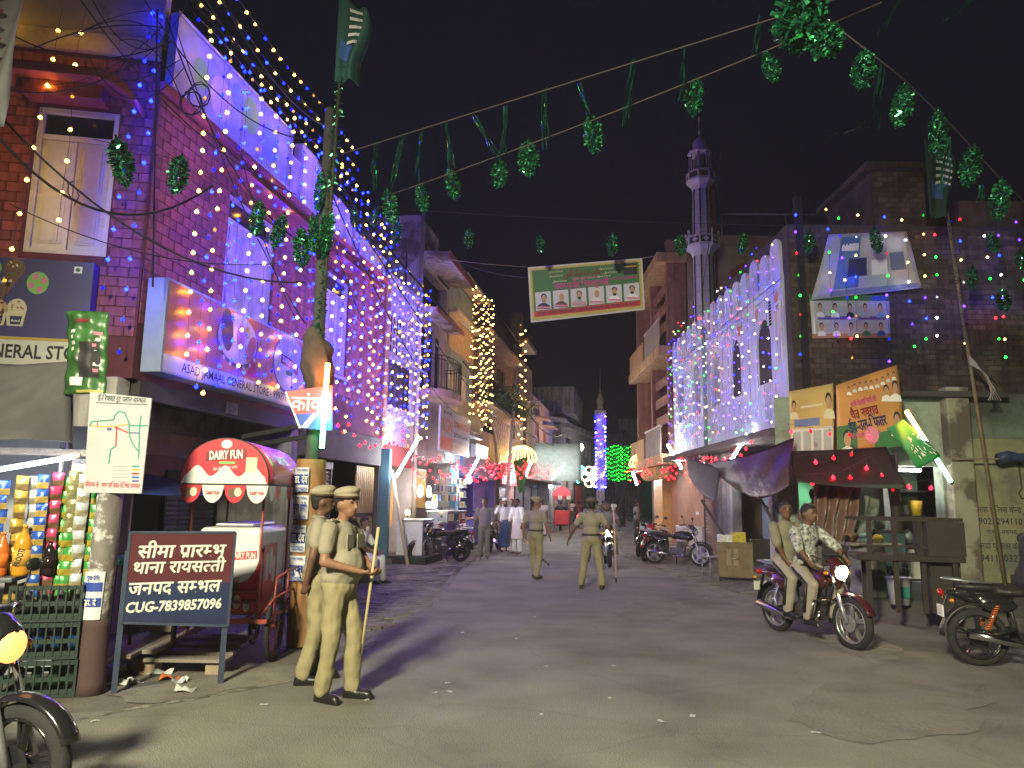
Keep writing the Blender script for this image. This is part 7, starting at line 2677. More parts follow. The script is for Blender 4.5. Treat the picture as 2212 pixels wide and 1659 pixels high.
def person(label, loc, rz, pose=None, shirt=None, trousers=None, skin=None, vox=.02, fat=0., tuck=True, sleeve=.6, yaw=0., hair=True, cap=None, shoes=SHOE, scale=1.,
           kurta=None, lungi=None, hood=None, beard=False, moustache=False, belt=None, group=None, sandals=False, toes=None, grip=False):
    skin = skin or SKIN
    J = {k: V(v) for k, v in JT.items()}
    for k, v in (pose or {}).items():
        J[k] = V(v)
    HR = Matrix.Rotation(yaw, 3, 'Z')
    b = MB()
    hd = J['head']
    b.sph(hd + HR @ V((0, .008, .015)), (.078, .098, .11), 14, 10, rot=HR)
    b.sph(hd + HR @ V((0, -.035, -.055)), (.056, .058, .06), 12, 8, rot=HR)
    b.sph(hd + HR @ V((0, -.062, -.085)), (.03, .026, .022), 8, 6, rot=HR)
    b.cap(hd + HR @ V((0, -.09, .02)), hd + HR @ V((0, -.112, -.025)), .011, .016, 6)
    b.sph(hd + HR @ V((0, -.082, .038)), (.056, .02, .012), 8, 6, rot=HR)
    for s in (-1, 1):
        b.sph(hd + HR @ V((s * .08, .012, -.005)), (.014, .024, .034), 8, 6, rot=HR)
    b.cap(J['neck'] - V((0, 0, .05)), hd + HR @ V((0, .01, -.05)), .058, .05)
    b.cap(J['pelvis'], J['chest'], .07, .075)
    b.cap(J['chest'], J['neck'] - V((0, 0, .03)), .075, .055)
    for s in 'LR':
        b.cap(J['sh' + s], J['el' + s], .045, .042)
        b.cap(J['el' + s], J['wr' + s], .042, .027)
        b.cap(J['neck'] - V((0, 0, .1)), J['sh' + s], .045, .04)
        b.cap(J['hip' + s], J['knee' + s], .07, .05)
        b.cap(J['knee' + s], J['ank' + s], .05, .035)
        b.cap(J['pelvis'], J['hip' + s], .09, .07)
        # hand: palm, four fingers, thumb from the side of the palm
        d = (J['wr' + s] - J['el' + s]).normalized()
        sx = 1 if s == 'L' else -1
        side = V((0, -1, 0)) - d * d.dot(V((0, -1, 0)))
        side = side.normalized() if side.length > .2 else d.orthogonal().normalized()
        inn = side.cross(d).normalized() * (1 if side.cross(d).x * sx < 0 else -1)
        w = J['wr' + s]
        pc_ = w + d * .05
        fr_ = max(.0085, vox * .55)
        for q in (-.026, -.009, .009, .026):
            b.cap(w + d * .012 + side * q * .7, w + d * .085 + side * q, .014, .012, 6)
        for q, ln in ((.03, .062), (.01, .075), (-.01, .07), (-.03, .052)):
            k0 = w + d * .085 + side * q
            k1 = k0 + (d * .8 + inn * (.75 if grip else .35)).normalized() * ln * .5
            k2 = k1 + (d * .2 + inn * (1.2 if grip else .7)).normalized() * ln * .5
            b.cap(k0, k1, fr_, fr_ * .95, 6)
            b.cap(k1, k2, fr_ * .95, fr_ * .8, 6)
        t0 = w + d * .03 + side * .03
        t1 = t0 + (side * .8 + d * .6 + inn * .3).normalized() * .035
        b.cap(t0, t1, .013, fr_, 6)
        b.cap(t1, t1 + (d + inn * .5).normalized() * .03, fr_, fr_ * .85, 6)
        if sandals:
            tt = V(toes[s]) if toes else V((0, -1, 0))
            b.cap(J['ank' + s] - V((0, 0, .045)), J['ank' + s] - V((0, 0, .06)) + tt * .17, .035, .028)
    root = place('person', remesh(b, min(vox, .016), 'body', skin, 3), None, loc)
    root.rotation_euler = (0, 0, rz)
    root.scale = (scale,) * 3
    tag(root, label, 'person', group)
    ax = (J['chest'] - J['pelvis'])
    TR = V((0, 0, 1)).rotation_difference(ax).to_matrix()
    # shirt
    if shirt or kurta:
        m = MB()
        ch, pe = J['chest'], J['pelvis']
        m.sph(ch + TR @ V((0, 0, .02)), (.175, .118, .19), 16, 10, rot=TR)
        m.sph(ch.lerp(pe, .55) + TR @ V((0, -.015 - fat * .6, 0)), (.158 + fat * .7, .118 + fat, .19), 16, 10, rot=TR)
        m.sph(pe + TR @ V((0, 0, .05)), (.165 + fat * .6, .125 + fat * .8, .1 if tuck else .16), 16, 8, rot=TR)
        m.cap(J['shL'] + V((0, 0, -.01)), J['shR'] + V((0, 0, -.01)), .072, .072)
        m.cap(J['neck'] - V((0, 0, .06)), J['neck'] - V((0, 0, .01)), .09, .066)
        for s in 'LR':
            e = J['sh' + s].lerp(J['el' + s], min(1, sleeve))
            m.cap(J['sh' + s], e, .073, .066)
            if sleeve > 1:
                m.cap(J['el' + s], J['el' + s].lerp(J['wr' + s], sleeve - 1), .06, .048)
        if kurta:
            pts = 9
            for k in range(pts):
                t = k / (pts - 1)
                z = J['pelvis'].z + .05 - t * .5
                m.sph((J['pelvis'].x, J['pelvis'].y, z), (.17 + .05 * t, .13 + .06 * t, .06), 14, 6)
        place('shirt', remesh(m, vox, 'shirt', shirt or kurta, 4, .011 if vox < .015 else .008), root)
        # collar
        c = MB()
        nk = J['neck']
        n = 14
        ring0 = [nk + V((.068 * math.cos(2 * math.pi * k / n), .062 * math.sin(2 * math.pi * k / n) - .005, -.01 - .02 * (math.sin(2 * math.pi * k / n) < -.3))) for k in range(n)]
        ring1 = [nk + V((.078 * math.cos(2 * math.pi * k / n), .075 * math.sin(2 * math.pi * k / n) - .008, .03 - .045 * (math.sin(2 * math.pi * k / n) < -.6))) for k in range(n)]
        c.add(ring0 + ring1, [(k, (k + 1) % n, n + (k + 1) % n, n + k) for k in range(n)], 0, True)
        c.build('collar', shirt or kurta, root, solid=.008)
    if trousers:
        m = MB()
        m.sph(J['pelvis'] + V((0, 0, -.0)), (.162 + fat * .6, .122 + fat * .6, .13), 16, 8)
        for s in 'LR':
            m.cap(J['pelvis'].lerp(J['hip' + s], .8), J['hip' + s], .095, .1)
            m.cap(J['hip' + s], J['knee' + s], .1, .078)
            m.cap(J['knee' + s], J['ank' + s] + V((0, 0, .01)), .077, .068)
        place('trousers', remesh(m, vox, 'trousers', trousers, 4, .014 if vox < .015 else .01, zmin=.03), root)
    if lungi:
        m = MB()
        for k in range(12):
            t = k / 11
            m.sph((J['pelvis'].x + .01 * math.sin(5 * t), J['pelvis'].y - .01, J['pelvis'].z + .08 - t * .8), (.165 + .03 * t, .13 + .06 * t, .07), 16, 6)
        place('lungi', remesh(m, vox, 'lungi', lungi, 4, .014), root)
    if shoes:
        for s in 'LR':
            tt = V(toes[s]).normalized() if toes else V((.12 if s == 'L' else -.12, -1, 0)).normalized()
            a = J['ank' + s]
            m = MB()
            m.cap(a + V((0, 0, -.045)) - tt * .035, a + V((0, 0, -.05)) + tt * .15, .045, .04)
            m.cap(a + V((0, 0, .0)), a + V((0, 0, -.04)), .048, .05)
            m.cap(a + V((0, 0, -.075)) - tt * .05, a + V((0, 0, -.075)) + tt * .17, .036, .034)
            place('shoe', remesh(m, min(vox, .014), 'shoe', shoes, 2, 0, zmin=a.z - .09), root)
    if belt:
        m = MB()
        n = 20
        z = J['pelvis'].z + .075
        o1 = [(J['pelvis'].x + (.172 + fat * .6) * math.cos(2 * math.pi * k / n), J['pelvis'].y + (.132 + fat * .8) * math.sin(2 * math.pi * k / n), z) for k in range(n)]
        m.add(o1 + [(a, b_, c_ + .04) for a, b_, c_ in o1], [(k, (k + 1) % n, n + (k + 1) % n, n + k) for k in range(n)], 0, True)
        m.build('belt', belt, root, solid=.012)
        MB().bx(-.025, .025, -.014, .0, 0, .045).build('buckle', GALV, root, (J['pelvis'].x, J['pelvis'].y - .135 - fat * .8, z - .002))
    if hair:
        m = MB()
        m.sph(hd + HR @ V((0, .022, .035)), (.083, .098, .1), 14, 10, rot=HR)
        m.sph(hd + HR @ V((0, -.045, .092)), (.056, .034, .026), 10, 7, rot=HR)
        m.sph(hd + HR @ V((0, .055, -.02)), (.066, .05, .06), 10, 7, rot=HR)
        place('hair', remesh(m, .014, 'hair', HAIR, 2, .004), root)
    if cap:
        kind, cm_ = cap
        m = MB()
        if kind == 'beret':
            m.sph(hd + HR @ V((0, .0, .075)), (.094, .112, .035), 16, 8, rot=HR)
            m.sph(hd + HR @ V((0, .004, .108)), (.104, .126, .05), 18, 8, rot=HR @ Matrix.Rotation(R(-9), 3, 'X'))
            place('cap', remesh(m, .01, 'cap', cm_, 3), root)
            m = MB()
            n = 18
            m.tube([hd + HR @ V((.09 * math.cos(2 * math.pi * k / n), .107 * math.sin(2 * math.pi * k / n), .062)) for k in range(n)], .012, 6, closed=True)
            m.build('cap_band', BELT, root)
        elif kind == 'peaked':
            m.lathe([(.085, .03), (.09, .08), (.13, .125), (.12, .15), (.0, .165)], hd + HR @ V((0, .0, 0)), 18)
            m.build('cap', cm_, root)
            m = MB()
            m.sph(hd + HR @ V((0, -.11, .045)), (.075, .055, .01), 12, 6, rot=HR @ Matrix.Rotation(R(18), 3, 'X'))
            m.build('cap_peak', SHOE, root)
        else:
            m.lathe([(.083, .05), (.085, .09), (.07, .125), (0, .135)], hd + HR @ V((0, .008, 0)), 16)
            m.build('skullcap', cm_, root)
    for s in (-1, 1):
        m = MB().sph(hd + HR @ V((s * .033, -.084, .018)), (.013, .009, .007), 8, 6, rot=HR)
        m.build('eye', BLACKP, root)
        MB().sph(hd + HR @ V((s * .033, -.094, .042)), (.021, .006, .005), 8, 5, rot=HR).build('eyebrow', HAIR, root)
    MB().sph(hd + HR @ V((0, -.094, -.056)), (.024, .008, .006), 8, 5, rot=HR).build('mouth', mat('lip_brown', (.14, .05, .04), .5), root)
    if moustache:
        MB().sph(hd + HR @ V((0, -.098, -.043)), (.034, .01, .009), 10, 6, rot=HR).build('moustache', HAIR, root)
    if beard:
        m = MB().sph(hd + HR @ V((0, -.06, -.1)), (.052, .045, .07), 12, 8, rot=HR)
        m.build('beard', beard, root)
    if hood:
        m = MB()
        m.sph(hd + V((0, .012, .0)), (.105, .125, .145), 14, 10)
        m.cap(hd - V((0, 0, .1)), J['chest'], .11, .2)
        for k in range(14):
            t = k / 13
            m.sph((0, 0, 1.3 - t * 1.25), (.2 + .08 * t, .15 + .12 * t, .1), 16, 6)
        for s in 'LR':
            m.cap(J['sh' + s], J['wr' + s], .08, .07)
        place('robe', remesh(m, vox, 'robe', hood, 3, .015), root)
    return root


def child_of(root, mb, name, m, **kw):
    return mb.build(name, m, root, **kw)


BERET = mat('khaki_beret', (.3, .26, .18), .9, bump=.2)
# officer with the cane, turned to the street
pA = gp(722, 1512)
poseA = dict(elR=(-.27, -.0, 1.14), wrR=(-.12, -.27, 1.06), elL=(.24, -.08, 1.14), wrL=(.06, -.29, 1.06), ankL=(.1, -.1, .09), kneeL=(.1, -.1, .5), ankR=(-.1, .06, .09), kneeR=(-.1, .0, .5), head=(0, -.03, 1.605))
cA = person('police officer in khaki and beret holding a cane, turned to the street', pA, R(72), poseA, KHSH, KHAKI, vox=.013, fat=.045, yaw=R(-8), cap=('beret', BERET), hair=True, belt=None, moustache=False, toes=dict(L=(.1, -1, 0), R=(-.25, -1, 0)), grip=True, scale=1.01)
for s in (-1, 1):
    MB().bx(-.05, .05, -.035, .035, 0, .012).build('epaulette', KHSH, cA, (s * .15, .01, 1.468), bevel=.004)
    for q in range(2):
        MB().lathe([(.016, 0), (.004, .006)], (s * (.13 + .035 * q), .01, 1.482), 5).build('shoulder_star', mat('brass', (.6, .42, .08), .35, .8), cA)
    MB().bx(-.055, .055, -.008, .006, 0, .12).build('pocket', KHSH, cA, (s * .085, -.128, 1.24), bevel=.004)
MB().tube([(.06, -.14, 1.42), (.11, -.16, 1.33), (.07, -.165, 1.28)], .006, 5).build('lanyard', BLACKP, cA)
cane0 = cA.matrix_basis @ V((-.03, -.36, 1.42))
cane1 = gp(768, 1502)
o = thing('cane', 'long pale bamboo cane held upright by the officer with folded hands', 'cane', cane1)
MB().cyl((0, 0, 0), cane0 - cane1, .012, .014, 8).build('stick', mat('pale_cane', (.42, .33, .17), .5, var=.15, scale=20), o)
# his colleague behind him
pB2 = gp(672, 1474)
poseB = dict(elL=(.27, .02, 1.13), wrL=(.22, -.06, .88), elR=(-.26, .06, 1.13), wrR=(-.2, .1, .9), ankL=(.1, -.06, .09), ankR=(-.1, .08, .09))
cB = person('second police officer in khaki and beret standing close behind the cane holder', pB2, R(108), poseB, KHSH, KHAKI, SKIN2, vox=.013, fat=.01, yaw=R(6), cap=('beret', BERET), toes=dict(L=(.0, -1, 0), R=(-.2, -1, 0)), scale=1.02)
for s in (-1, 1):
    MB().bx(-.05, .05, -.035, .035, 0, .012).build('epaulette', KHSH, cB, (s * .15, .01, 1.468), bevel=.004)
# officers further down the street
pC = gp(1156, 1250)
cC = person('police officer in peaked cap walking in the middle of the street, looking back', pC, R(150), dict(elR=(-.27, .0, 1.13), wrR=(-.29, -.12, .9), elL=(.28, .04, 1.13), wrL=(.3, -.02, .88), ankL=(.1, -.14, .09), kneeL=(.1, -.1, .5), ankR=(-.1, .12, .09)), KHSH, KHAKI, vox=.018, yaw=R(-70), cap=('peaked', BERET), belt=BELT, shoes=BELT, moustache=True, fat=.015)
pD = gp(1278, 1272)
cD = person('police officer seen from behind with arms held out, facing the oncoming headlight', pD, R(172), dict(elR=(-.33, .05, 1.17), wrR=(-.4, -.15, 1.02), elL=(.34, .03, 1.15), wrL=(.45, -.08, .93), ankL=(.2, .02, .09), kneeL=(.15, -.02, .5), ankR=(-.2, .05, .09), kneeR=(-.15, -.02, .5)), KHSH, KHAKI, SKIN2, vox=.018, belt=BELT, shoes=SHOE, cap=('beret', mat('dark_khaki_cap', (.12, .09, .06), .9)), fat=.02)
for root, w_, p1 in ((cC, (.3, -.02, .83), gp(1183, 1218, .28)), (cD, (-.42, -.2, .95), gp(1331, 1248, .25))):
    a = root.matrix_basis @ V(w_)
    o = thing('baton', 'pale baton with a dark tip carried by the officer %s' % ('in the peaked cap' if root is cC else 'seen from behind'), 'baton', p1)
    d = a - p1
    if root is cD:
        d = at(1325, 1090, pD.y - .1) - p1
    MB().cyl((0, 0, 0), d, .017, .014, 8).build('stick', mat('pink_wood', (.5, .3, .22), .5), o)
    MB().cyl(d * -.06, (0, 0, 0), .019, n=8).build('tip', BLACKP, o)
# passers-by
GREYSH = fold_mat('grey_shirt', (.16, .15, .155), .85, 9, .4)
GREYTR = fold_mat('grey_green_trousers', (.13, .125, .1), .85, 8, .4)
WHITEC = fold_mat('white_cotton', (.6, .58, .57), .85, 8, .4)
BLUEL = fold_mat('blue_check_lungi', (.05, .09, .18), .85, 9, .6)
person('man in a grey shirt and rolled sleeves standing by the parked motorcycles', gp(1045, 1208), R(5), dict(elL=(.26, .04, 1.14), wrL=(.29, .0, .9), elR=(-.26, .04, 1.14), wrR=(-.29, .0, .9)), GREYSH, GREYTR, SKIN2, vox=.02, tuck=False, sleeve=1.1, hair=True, fat=.02, moustache=True, sandals=True, shoes=None)
person('bearded man in white shirt, skullcap and blue lungi with hand on hip', gp(1088, 1192), R(25), dict(elR=(-.36, .08, 1.16), wrR=(-.2, -.02, 1.0), elL=(.25, -.08, 1.15), wrL=(.1, -.22, 1.15)), WHITEC, None, SKIN2, vox=.02, tuck=False, lungi=BLUEL, hair=True, cap=('skull', WHITE), beard=HAIR, sandals=True, shoes=None)
pk_ = gp(1116, 1196)
person('man in a long white kurta and white trousers beside the man in the lungi', pk_, R(-40), dict(elR=(-.25, -.05, 1.14), wrR=(-.2, -.14, .95)), None, WHITEC, SKIN2, vox=.02, kurta=WHITEC, sleeve=1.6, sandals=True, shoes=None, beard=HAIR)
person('man half hidden behind the two men in white', gp(1104, 1182), R(0), None, GREYSH, GREYTR, SKIN2, vox=.03)
# seated bearded man in white
ps = gp(818, 1262)
seat = V((ps.x - .42, ps.y + .1, 0))
spose = dict(pelvis=(0, .05, .52), chest=(0, -.02, .86), neck=(0, -.05, 1.03), head=(0, -.1, 1.18), hipL=(.1, 0, .5), hipR=(-.1, 0, .5), kneeL=(.14, -.42, .5), kneeR=(-.14, -.42, .48), ankL=(.15, -.46, .09), ankR=(-.12, -.38, .09),
             shL=(.18, -.02, .98), shR=(-.18, -.02, .98), elL=(.22, -.18, .76), wrL=(.12, -.36, .64), elR=(-.22, -.18, .76), wrR=(-.12, -.36, .64))
person('seated man in white with a long pale beard on the plinth by the gate', seat, R(70), spose, WHITEC, WHITEC, SKIN2, vox=.02, sleeve=.9, tuck=False, beard=mat('grey_beard', (.45, .43, .4), .9, bump=.4), toes=dict(L=(0, -1, 0), R=(0, -1, 0)))
o = thing('stone_seat', 'low dark stone block under the seated man in white', 'seat', seat, R(70))
MB().bx(-.3, .3, -.12, .35, 0, .42).build('block', DCONC, o, bevel=.02)
# man at the green doorway
pg_ = BF.w(.12, -.35, .24)
person('man in a pale vest and cap standing in the mint green doorway', pg_, R(115), dict(elR=(-.3, .14, 1.2), wrR=(-.18, .06, 1.0), elL=(.28, .1, 1.18), wrL=(.18, .0, 1.0)), fold_mat('pale_vest', (.42, .39, .33), .85, 9, .4), GREYTR, SKIN2, vox=.02, tuck=False, cap=('skull', GREYSH))
# far figures
BLK = fold_mat('black_robe', (.015, .014, .018), .85, 8, .5)
person('figure in a long black robe walking at the far end of the street', gp(1343, 1138), R(180), None, None, None, SKIN2, vox=.04, hair=False, shoes=None, hood=BLK)
for X, Y, sh_, lb in ((1326, 1128, WHITEC, 'far man in white near the green lit wall'), (1302, 1135, GREYSH, 'far man in grey beside the black robed figure'), (1236, 1134, WHITEC, 'far man in a pale shirt beside the ridden motorcycles'), (1318, 1124, BLK, 'far man in dark clothes near the green lit wall')):
    person(lb, gp(X, Y), R(170 + rnd.uniform(-30, 30)), None, sh_, GREYTR, SKIN2, vox=.035)


# ================================================================== motorcycles
def motorcycle(label, loc, rz, paint, group=None, head_on=False, amber=False, tail_on=False, rim=None, lean=0., shock=None, scooter=False, side_stand=True, lo=False, fairing=True):
    """heading along local +x"""
    t = thing('motorcycle', label, 'motorcycle', loc, rz, group=group)
    t.rotation_euler = (lean, 0, rz)
    rim = rim or BLKPNT
    R0 = .3

    def wheel(x, nm):
        mb = MB()
        ring = lambda r, y: [(r * math.cos(2 * math.pi * k / 28), y, r * math.sin(2 * math.pi * k / 28)) for k in range(28)]
        for y in (-.03, .03):
            mb.tube(ring(.222, y), .011, 6, closed=True)
        n = 28
        vs = ring(.218, -.03) + ring(.218, .03)
        mb.add(vs, [(k, (k + 1) % n, n + (k + 1) % n, n + k) for k in range(n)], 0, True)
        for k in range(5):
            a = 2 * math.pi * k / 5 + .3
            for da in (-.09, .09):
                mb.bar((.03 * math.cos(a), 0, .03 * math.sin(a)), (.217 * math.cos(a + da), 0, .217 * math.sin(a + da)), .032, .02)
        mb.cyl((0, -.05, 0), (0, .05, 0), .05, n=12)
        mb.cyl((0, -.056, 0), (0, -.05, 0), .1, n=14)
        w = mb.build('wheel', rim, t, (x, 0, R0))
        ty = MB()
        prof = [(-.042, -.05), (-.046, -.02), (-.03, .008), (0, .018), (.03, .008), (.046, -.02), (.042, -.05)]
        vs, fs = [], []
        m_ = 32
        for k in range(m_):
            a = 2 * math.pi * k / m_
            for y, dr in prof:
                r = R0 - .018 + dr
                vs.append((r * math.cos(a), y, r * math.sin(a)))
        p = len(prof)
        for k in range(m_):
            for q in range(p - 1):
                fs.append((k * p + q, k * p + q + 1, ((k + 1) % m_) * p + q + 1, ((k + 1) % m_) * p + q))
        ty.add(vs, fs, 0, True)
        ty.build('tyre', RUBBER, w)
        return w
    wheel(-.64, 'rear')
    wheel(.66, 'front')
    F0, F1 = V((.66, 0, .3)), V((.42, 0, .92))
    mb = MB()
    for s in (-.085, .085):
        mb.cyl(F0 + V((0, s, 0)), F0.lerp(F1, .5) + V((0, s, 0)), .026, n=8)
        mb.cyl(F0.lerp(F1, .5) + V((0, s, 0)), F1 + V((0, s, 0)), .018, n=8, m=1)
    mb.bx(.36, .48, -.1, .1, .88, .93)
    mb.build('fork', [GALV, CHROME], t)
    mb = MB()
    fend = lambda cx, r, a0, a1, w: (lambda u, v: (cx + (r - .03 * (2 * v - 1) ** 2) * math.cos(math.pi * (a0 + (a1 - a0) * u)), w * (2 * v - 1), .3 + (r - .03 * (2 * v - 1) ** 2) * math.sin(math.pi * (a0 + (a1 - a0) * u))))
    mb.sheet(fend(.66, .35, .12, .78, .065), 14, 6)
    mb.build('front_fender', paint, t, solid=.006)
    mb = MB()
    mb.sheet(fend(-.64, .365, .36, 1.0, .075), 14, 6)
    mb.build('rear_fender', BLACKP, t, solid=.008)
    # frame tubes
    mb = MB()
    for s in (-.07, .07):
        mb.tube([(.4, s * .5, .85), (.22, s, .5), (.15, s, .28), (-.25, s, .26), (-.3, s, .45), (-.35, s, .7)], .016, 6)
        mb.tube([(-.3, s, .4), (-.64, s * 1.2, .3)], .022, 6)
        mb.tube([(-.3, s, .72), (-.85, s, .78)], .014, 6)
    mb.build('frame', BLACKP, t)
    mb = MB()
    mb.bx(-.14, .17, -.11, .11, .26, .46)
    for k in range(6):
        mb.bx(-.0 + .0, .19, -.1, .1, .475 + k * .026, .49 + k * .026)
    mb.cyl((-.06, -.14, .36), (-.06, .14, .36), .095, n=14)
    mb.build('engine', mat('engine_metal', (.09, .09, .095), .4, .6, var=.15, bump=.2), t, bevel=.012)
    mb = MB()
    mb.tube([(.16, -.06, .42), (.24, -.1, .34), (.18, -.14, .24), (-.2, -.15, .24)], .02, 8)
    mb.cyl((-.2, -.15, .25), (-.78, -.19, .36), .038, .05, 12)
    mb.build('exhaust', CHROME, t)
    # tank
    m = MB()
    m.sph((.14, 0, .79), (.27, .125, .12), 14, 10)
    m.sph((.24, 0, .8), (.16, .14, .11), 12, 8)
    m.sph((-.05, 0, .76), (.14, .1, .08), 12, 8)
    for s in (-1, 1):
        if fairing:
            m.sph((.28, s * .12, .74), (.14, .04, .09), 10, 7)
    place('fuel_tank', remesh(m, .022, 'fuel_tank', paint, 3), t)
    m = MB()
    m.sph((-.28, 0, .78), (.26, .12, .055), 14, 8)
    m.sph((-.58, 0, .82), (.26, .105, .05), 14, 8)
    place('seat', remesh(m, .022, 'seat', mat('seat_vinyl', (.02, .018, .018), .5), 3), t)
    m = MB()
    m.sph((-.72, 0, .75), (.22, .1, .055), 12, 8)
    m.sph((-.45, .1, .65), (.2, .03, .09), 10, 7)
    m.sph((-.45, -.1, .65), (.2, .03, .09), 10, 7)
    m.cap((-.45, 0, .7), (-.75, 0, .74), .1, .08)
    place('side_panel', remesh(m, .024, 'side_panel', paint, 3), t)
    MB().sph((-.97, 0, .75), (.05, .11, .08) if tail_on else (.035, .075, .04), 10, 7).build('tail_light', glow('tail_red_lit', (1, .012, .02), 9) if tail_on else mat('tail_red', (.3, .01, .01), .2, bump=0), t)
    MB().bx(-.99, -.975, -.1, .1, .5, .62).build('number_plate', mat('plate_white', (.55, .55, .52), .5, bump=0), t)
    MB().bar((-.9, 0, .72), (-.985, 0, .52), .03, .02).build('plate_bracket', BLACKP, t)
    # handlebar, headlight, mirrors
    mb = MB()
    mb.tube([(.2, -.36, 1.03), (.3, -.22, 1.05), (.36, -.08, .98), (.36, .08, .98), (.3, .22, 1.05), (.2, .36, 1.03)], .013, 7)
    mb.build('handlebar', CHROME, t)
    for s in (-1, 1):
        MB().cyl((.2, s * .36, 1.03), (.27, s * .26, 1.045), .02, n=8).build('grip', BLACKP, t)
        if s > 0 or not head_on:
            MB().tube([(.29, s * .25, 1.06), (.3, s * .3, 1.2), (.28, s * .33, 1.24)], .006, 5).build('mirror_stalk', BLACKP, t)
            MB().sph((.27, s * .36, 1.26), (.015, .06, .04), 10, 7).build('mirror', BLACKP, t)
        MB().sph((.46, s * .17, .86), (.03, .035, .022), 8, 6).build('indicator', mat('amber_lens', (.5, .2, .02), .25, bump=0), t)
        MB().sph((-.9, s * .14, .68), (.025, .035, .022), 8, 6).build('indicator', MC['amber_lens'], t)
        sm = shock or CHROME
        mb = MB()
        a, b = V((-.6, s * .12, .34)), V((-.45, s * .11, .68))
        mb.cyl(a, b, .012, n=6, m=1)
        k_ = 22
        mb.tube([a.lerp(b, .15 + .75 * q / (k_ * 3)) + V((.026 * math.cos(q * 2 * math.pi / 6), .026 * math.sin(q * 2 * math.pi / 6), 0)) for q in range(k_ * 3)], .007, 4)
        mb.build('shock_absorber', [sm, CHROME], t)
        MB().cyl((-.02, s * .1, .28), (-.02, s * .24, .28), .016, n=6).build('foot_peg', BLACKP, t)
    m = MB()
    m.sph((.47, 0, .9), (.1, .11, .12), 14, 10)
    m.sph((.42, 0, 1.0), (.08, .1, .05), 10, 7)
    place('headlight_cowl', remesh(m, .02, 'headlight_cowl', paint, 3), t)
    MB().lathe([(.0, .035), (.05, .028), (.085, .0), (.088, -.02)], (.545, 0, .87), 16, axis=(1, 0, -.1)).build('headlight', glow('headlight_amber', (1, .36, .1), .3) if amber else glow('headlight_lit', (1, .8, .45), 9) if head_on else mat('headlight_glass', (.35, .36, .38), .1, .3, bump=0), t)
    MB().bx(.33, .43, -.09, .09, 1.02, 1.07).build('instrument', BLACKP, t, bevel=.015)
    if side_stand:
        MB().cyl((-.05, .1, .28), (-.12, .26, .0), .012, n=6).build('side_stand', BLACKP, t)
    MB().tube([(.26, -.26, .3), (.3, -.24, .52), (.3, .24, .52), (.26, .26, .3)], .014, 6).build('crash_guard', CHROME, t)
    MB().tube([(-.5, -.1, .87), (-.9, -.1, .9), (-.95, 0, .9), (-.9, .1, .9), (-.5, .1, .87)], .012, 6).build('grab_rail', GALV, t)
    MB().bx(-.6, -.15, .085, .11, .28, .36).build('chain_guard', BLACKP, t, bevel=.01)
    return t


MAROONP = mat('dark_maroon_paint', (.05, .01, .012), .25, var=0, bump=0, coat=.5)
REDP_ = mat('red_bike_paint', (.3, .015, .02), .25, var=0, bump=0, coat=.5)
SILV = mat('silver_alloy', (.5, .5, .52), .3, .8, var=0, bump=0)
# ridden bike with two riders
r0, f0 = gp(1682, 1364), gp(1842, 1404)
mid = (r0 + f0) / 2
hd_ = math.atan2(f0.y - r0.y, f0.x - r0.x)
bk1 = motorcycle('dark maroon motorcycle with lit headlight carrying two young men', (mid.x, mid.y, .004), hd_, MAROONP, head_on=True, rim=SILV, side_stand=False)
PRINT = mat('patterned_shirt', (.3, .3, .29), .85, var=.95, scale=26, bump=.2)
OLIVE = fold_mat('olive_shirt', (.2, .18, .12), .85, 9, .4)
STRIPE = fold_mat('beige_track_trousers', (.27, .23, .19), .8, 8, .3)


def rider_pose(x, hand, foot, lean=.06, kz=.6):
    """sitting astride at bike x, given in the rider's own facing -y frame"""
    return dict(pelvis=(0, 0, .92), chest=(0, -lean, 1.25), neck=(0, -lean * 1.4, 1.42), head=(0, -lean * 1.7 - .03, 1.575), hipL=(.1, 0, .9), hipR=(-.1, 0, .9), kneeL=(.2, -.36, .72), kneeR=(-.2, -.36, .72),
                ankL=(.2, -.26, .33), ankR=(-.2, -.26, .33), shL=(.185, -lean, 1.36), shR=(-.185, -lean, 1.36), elL=(.3, -lean - .2, 1.16), elR=(-.3, -lean - .2, 1.16), wrL=(hand[0], hand[1], hand[2]), wrR=(-hand[0], hand[1], hand[2]))


fwd = V((math.cos(hd_), math.sin(hd_), 0))
for dx, pose, sh_, lb, yw in ((-.1, rider_pose(0, (.3, -.4, 1.03), None), PRINT, 'young man in a patterned grey shirt riding the maroon motorcycle', R(10)),
                              (-.46, rider_pose(0, (.2, -.25, .95), None, .02), OLIVE, 'young man in an olive shirt riding pillion on the maroon motorcycle', R(-25))):
    p = V((mid.x, mid.y, 0)) + fwd * dx
    pp_ = dict(pose)
    rr = person(lb, (p.x, p.y, -.02 if dx > -.3 else .02), hd_ + math.pi / 2, pp_, sh_, STRIPE, SKIN2, vox=.017, tuck=False, sleeve=1.15, grip=True, yaw=yw, shoes=SHOE, toes=dict(L=(0, -1, -.1), R=(0, -1, -.1)))
    for s in (-1, 1):
        MB().tube([V((s * .19, 0, .9)), V((s * .285, -.34, .73)), V((s * .275, -.28, .4))], .022, 6).build('trouser_stripe', BLACKP, rr)
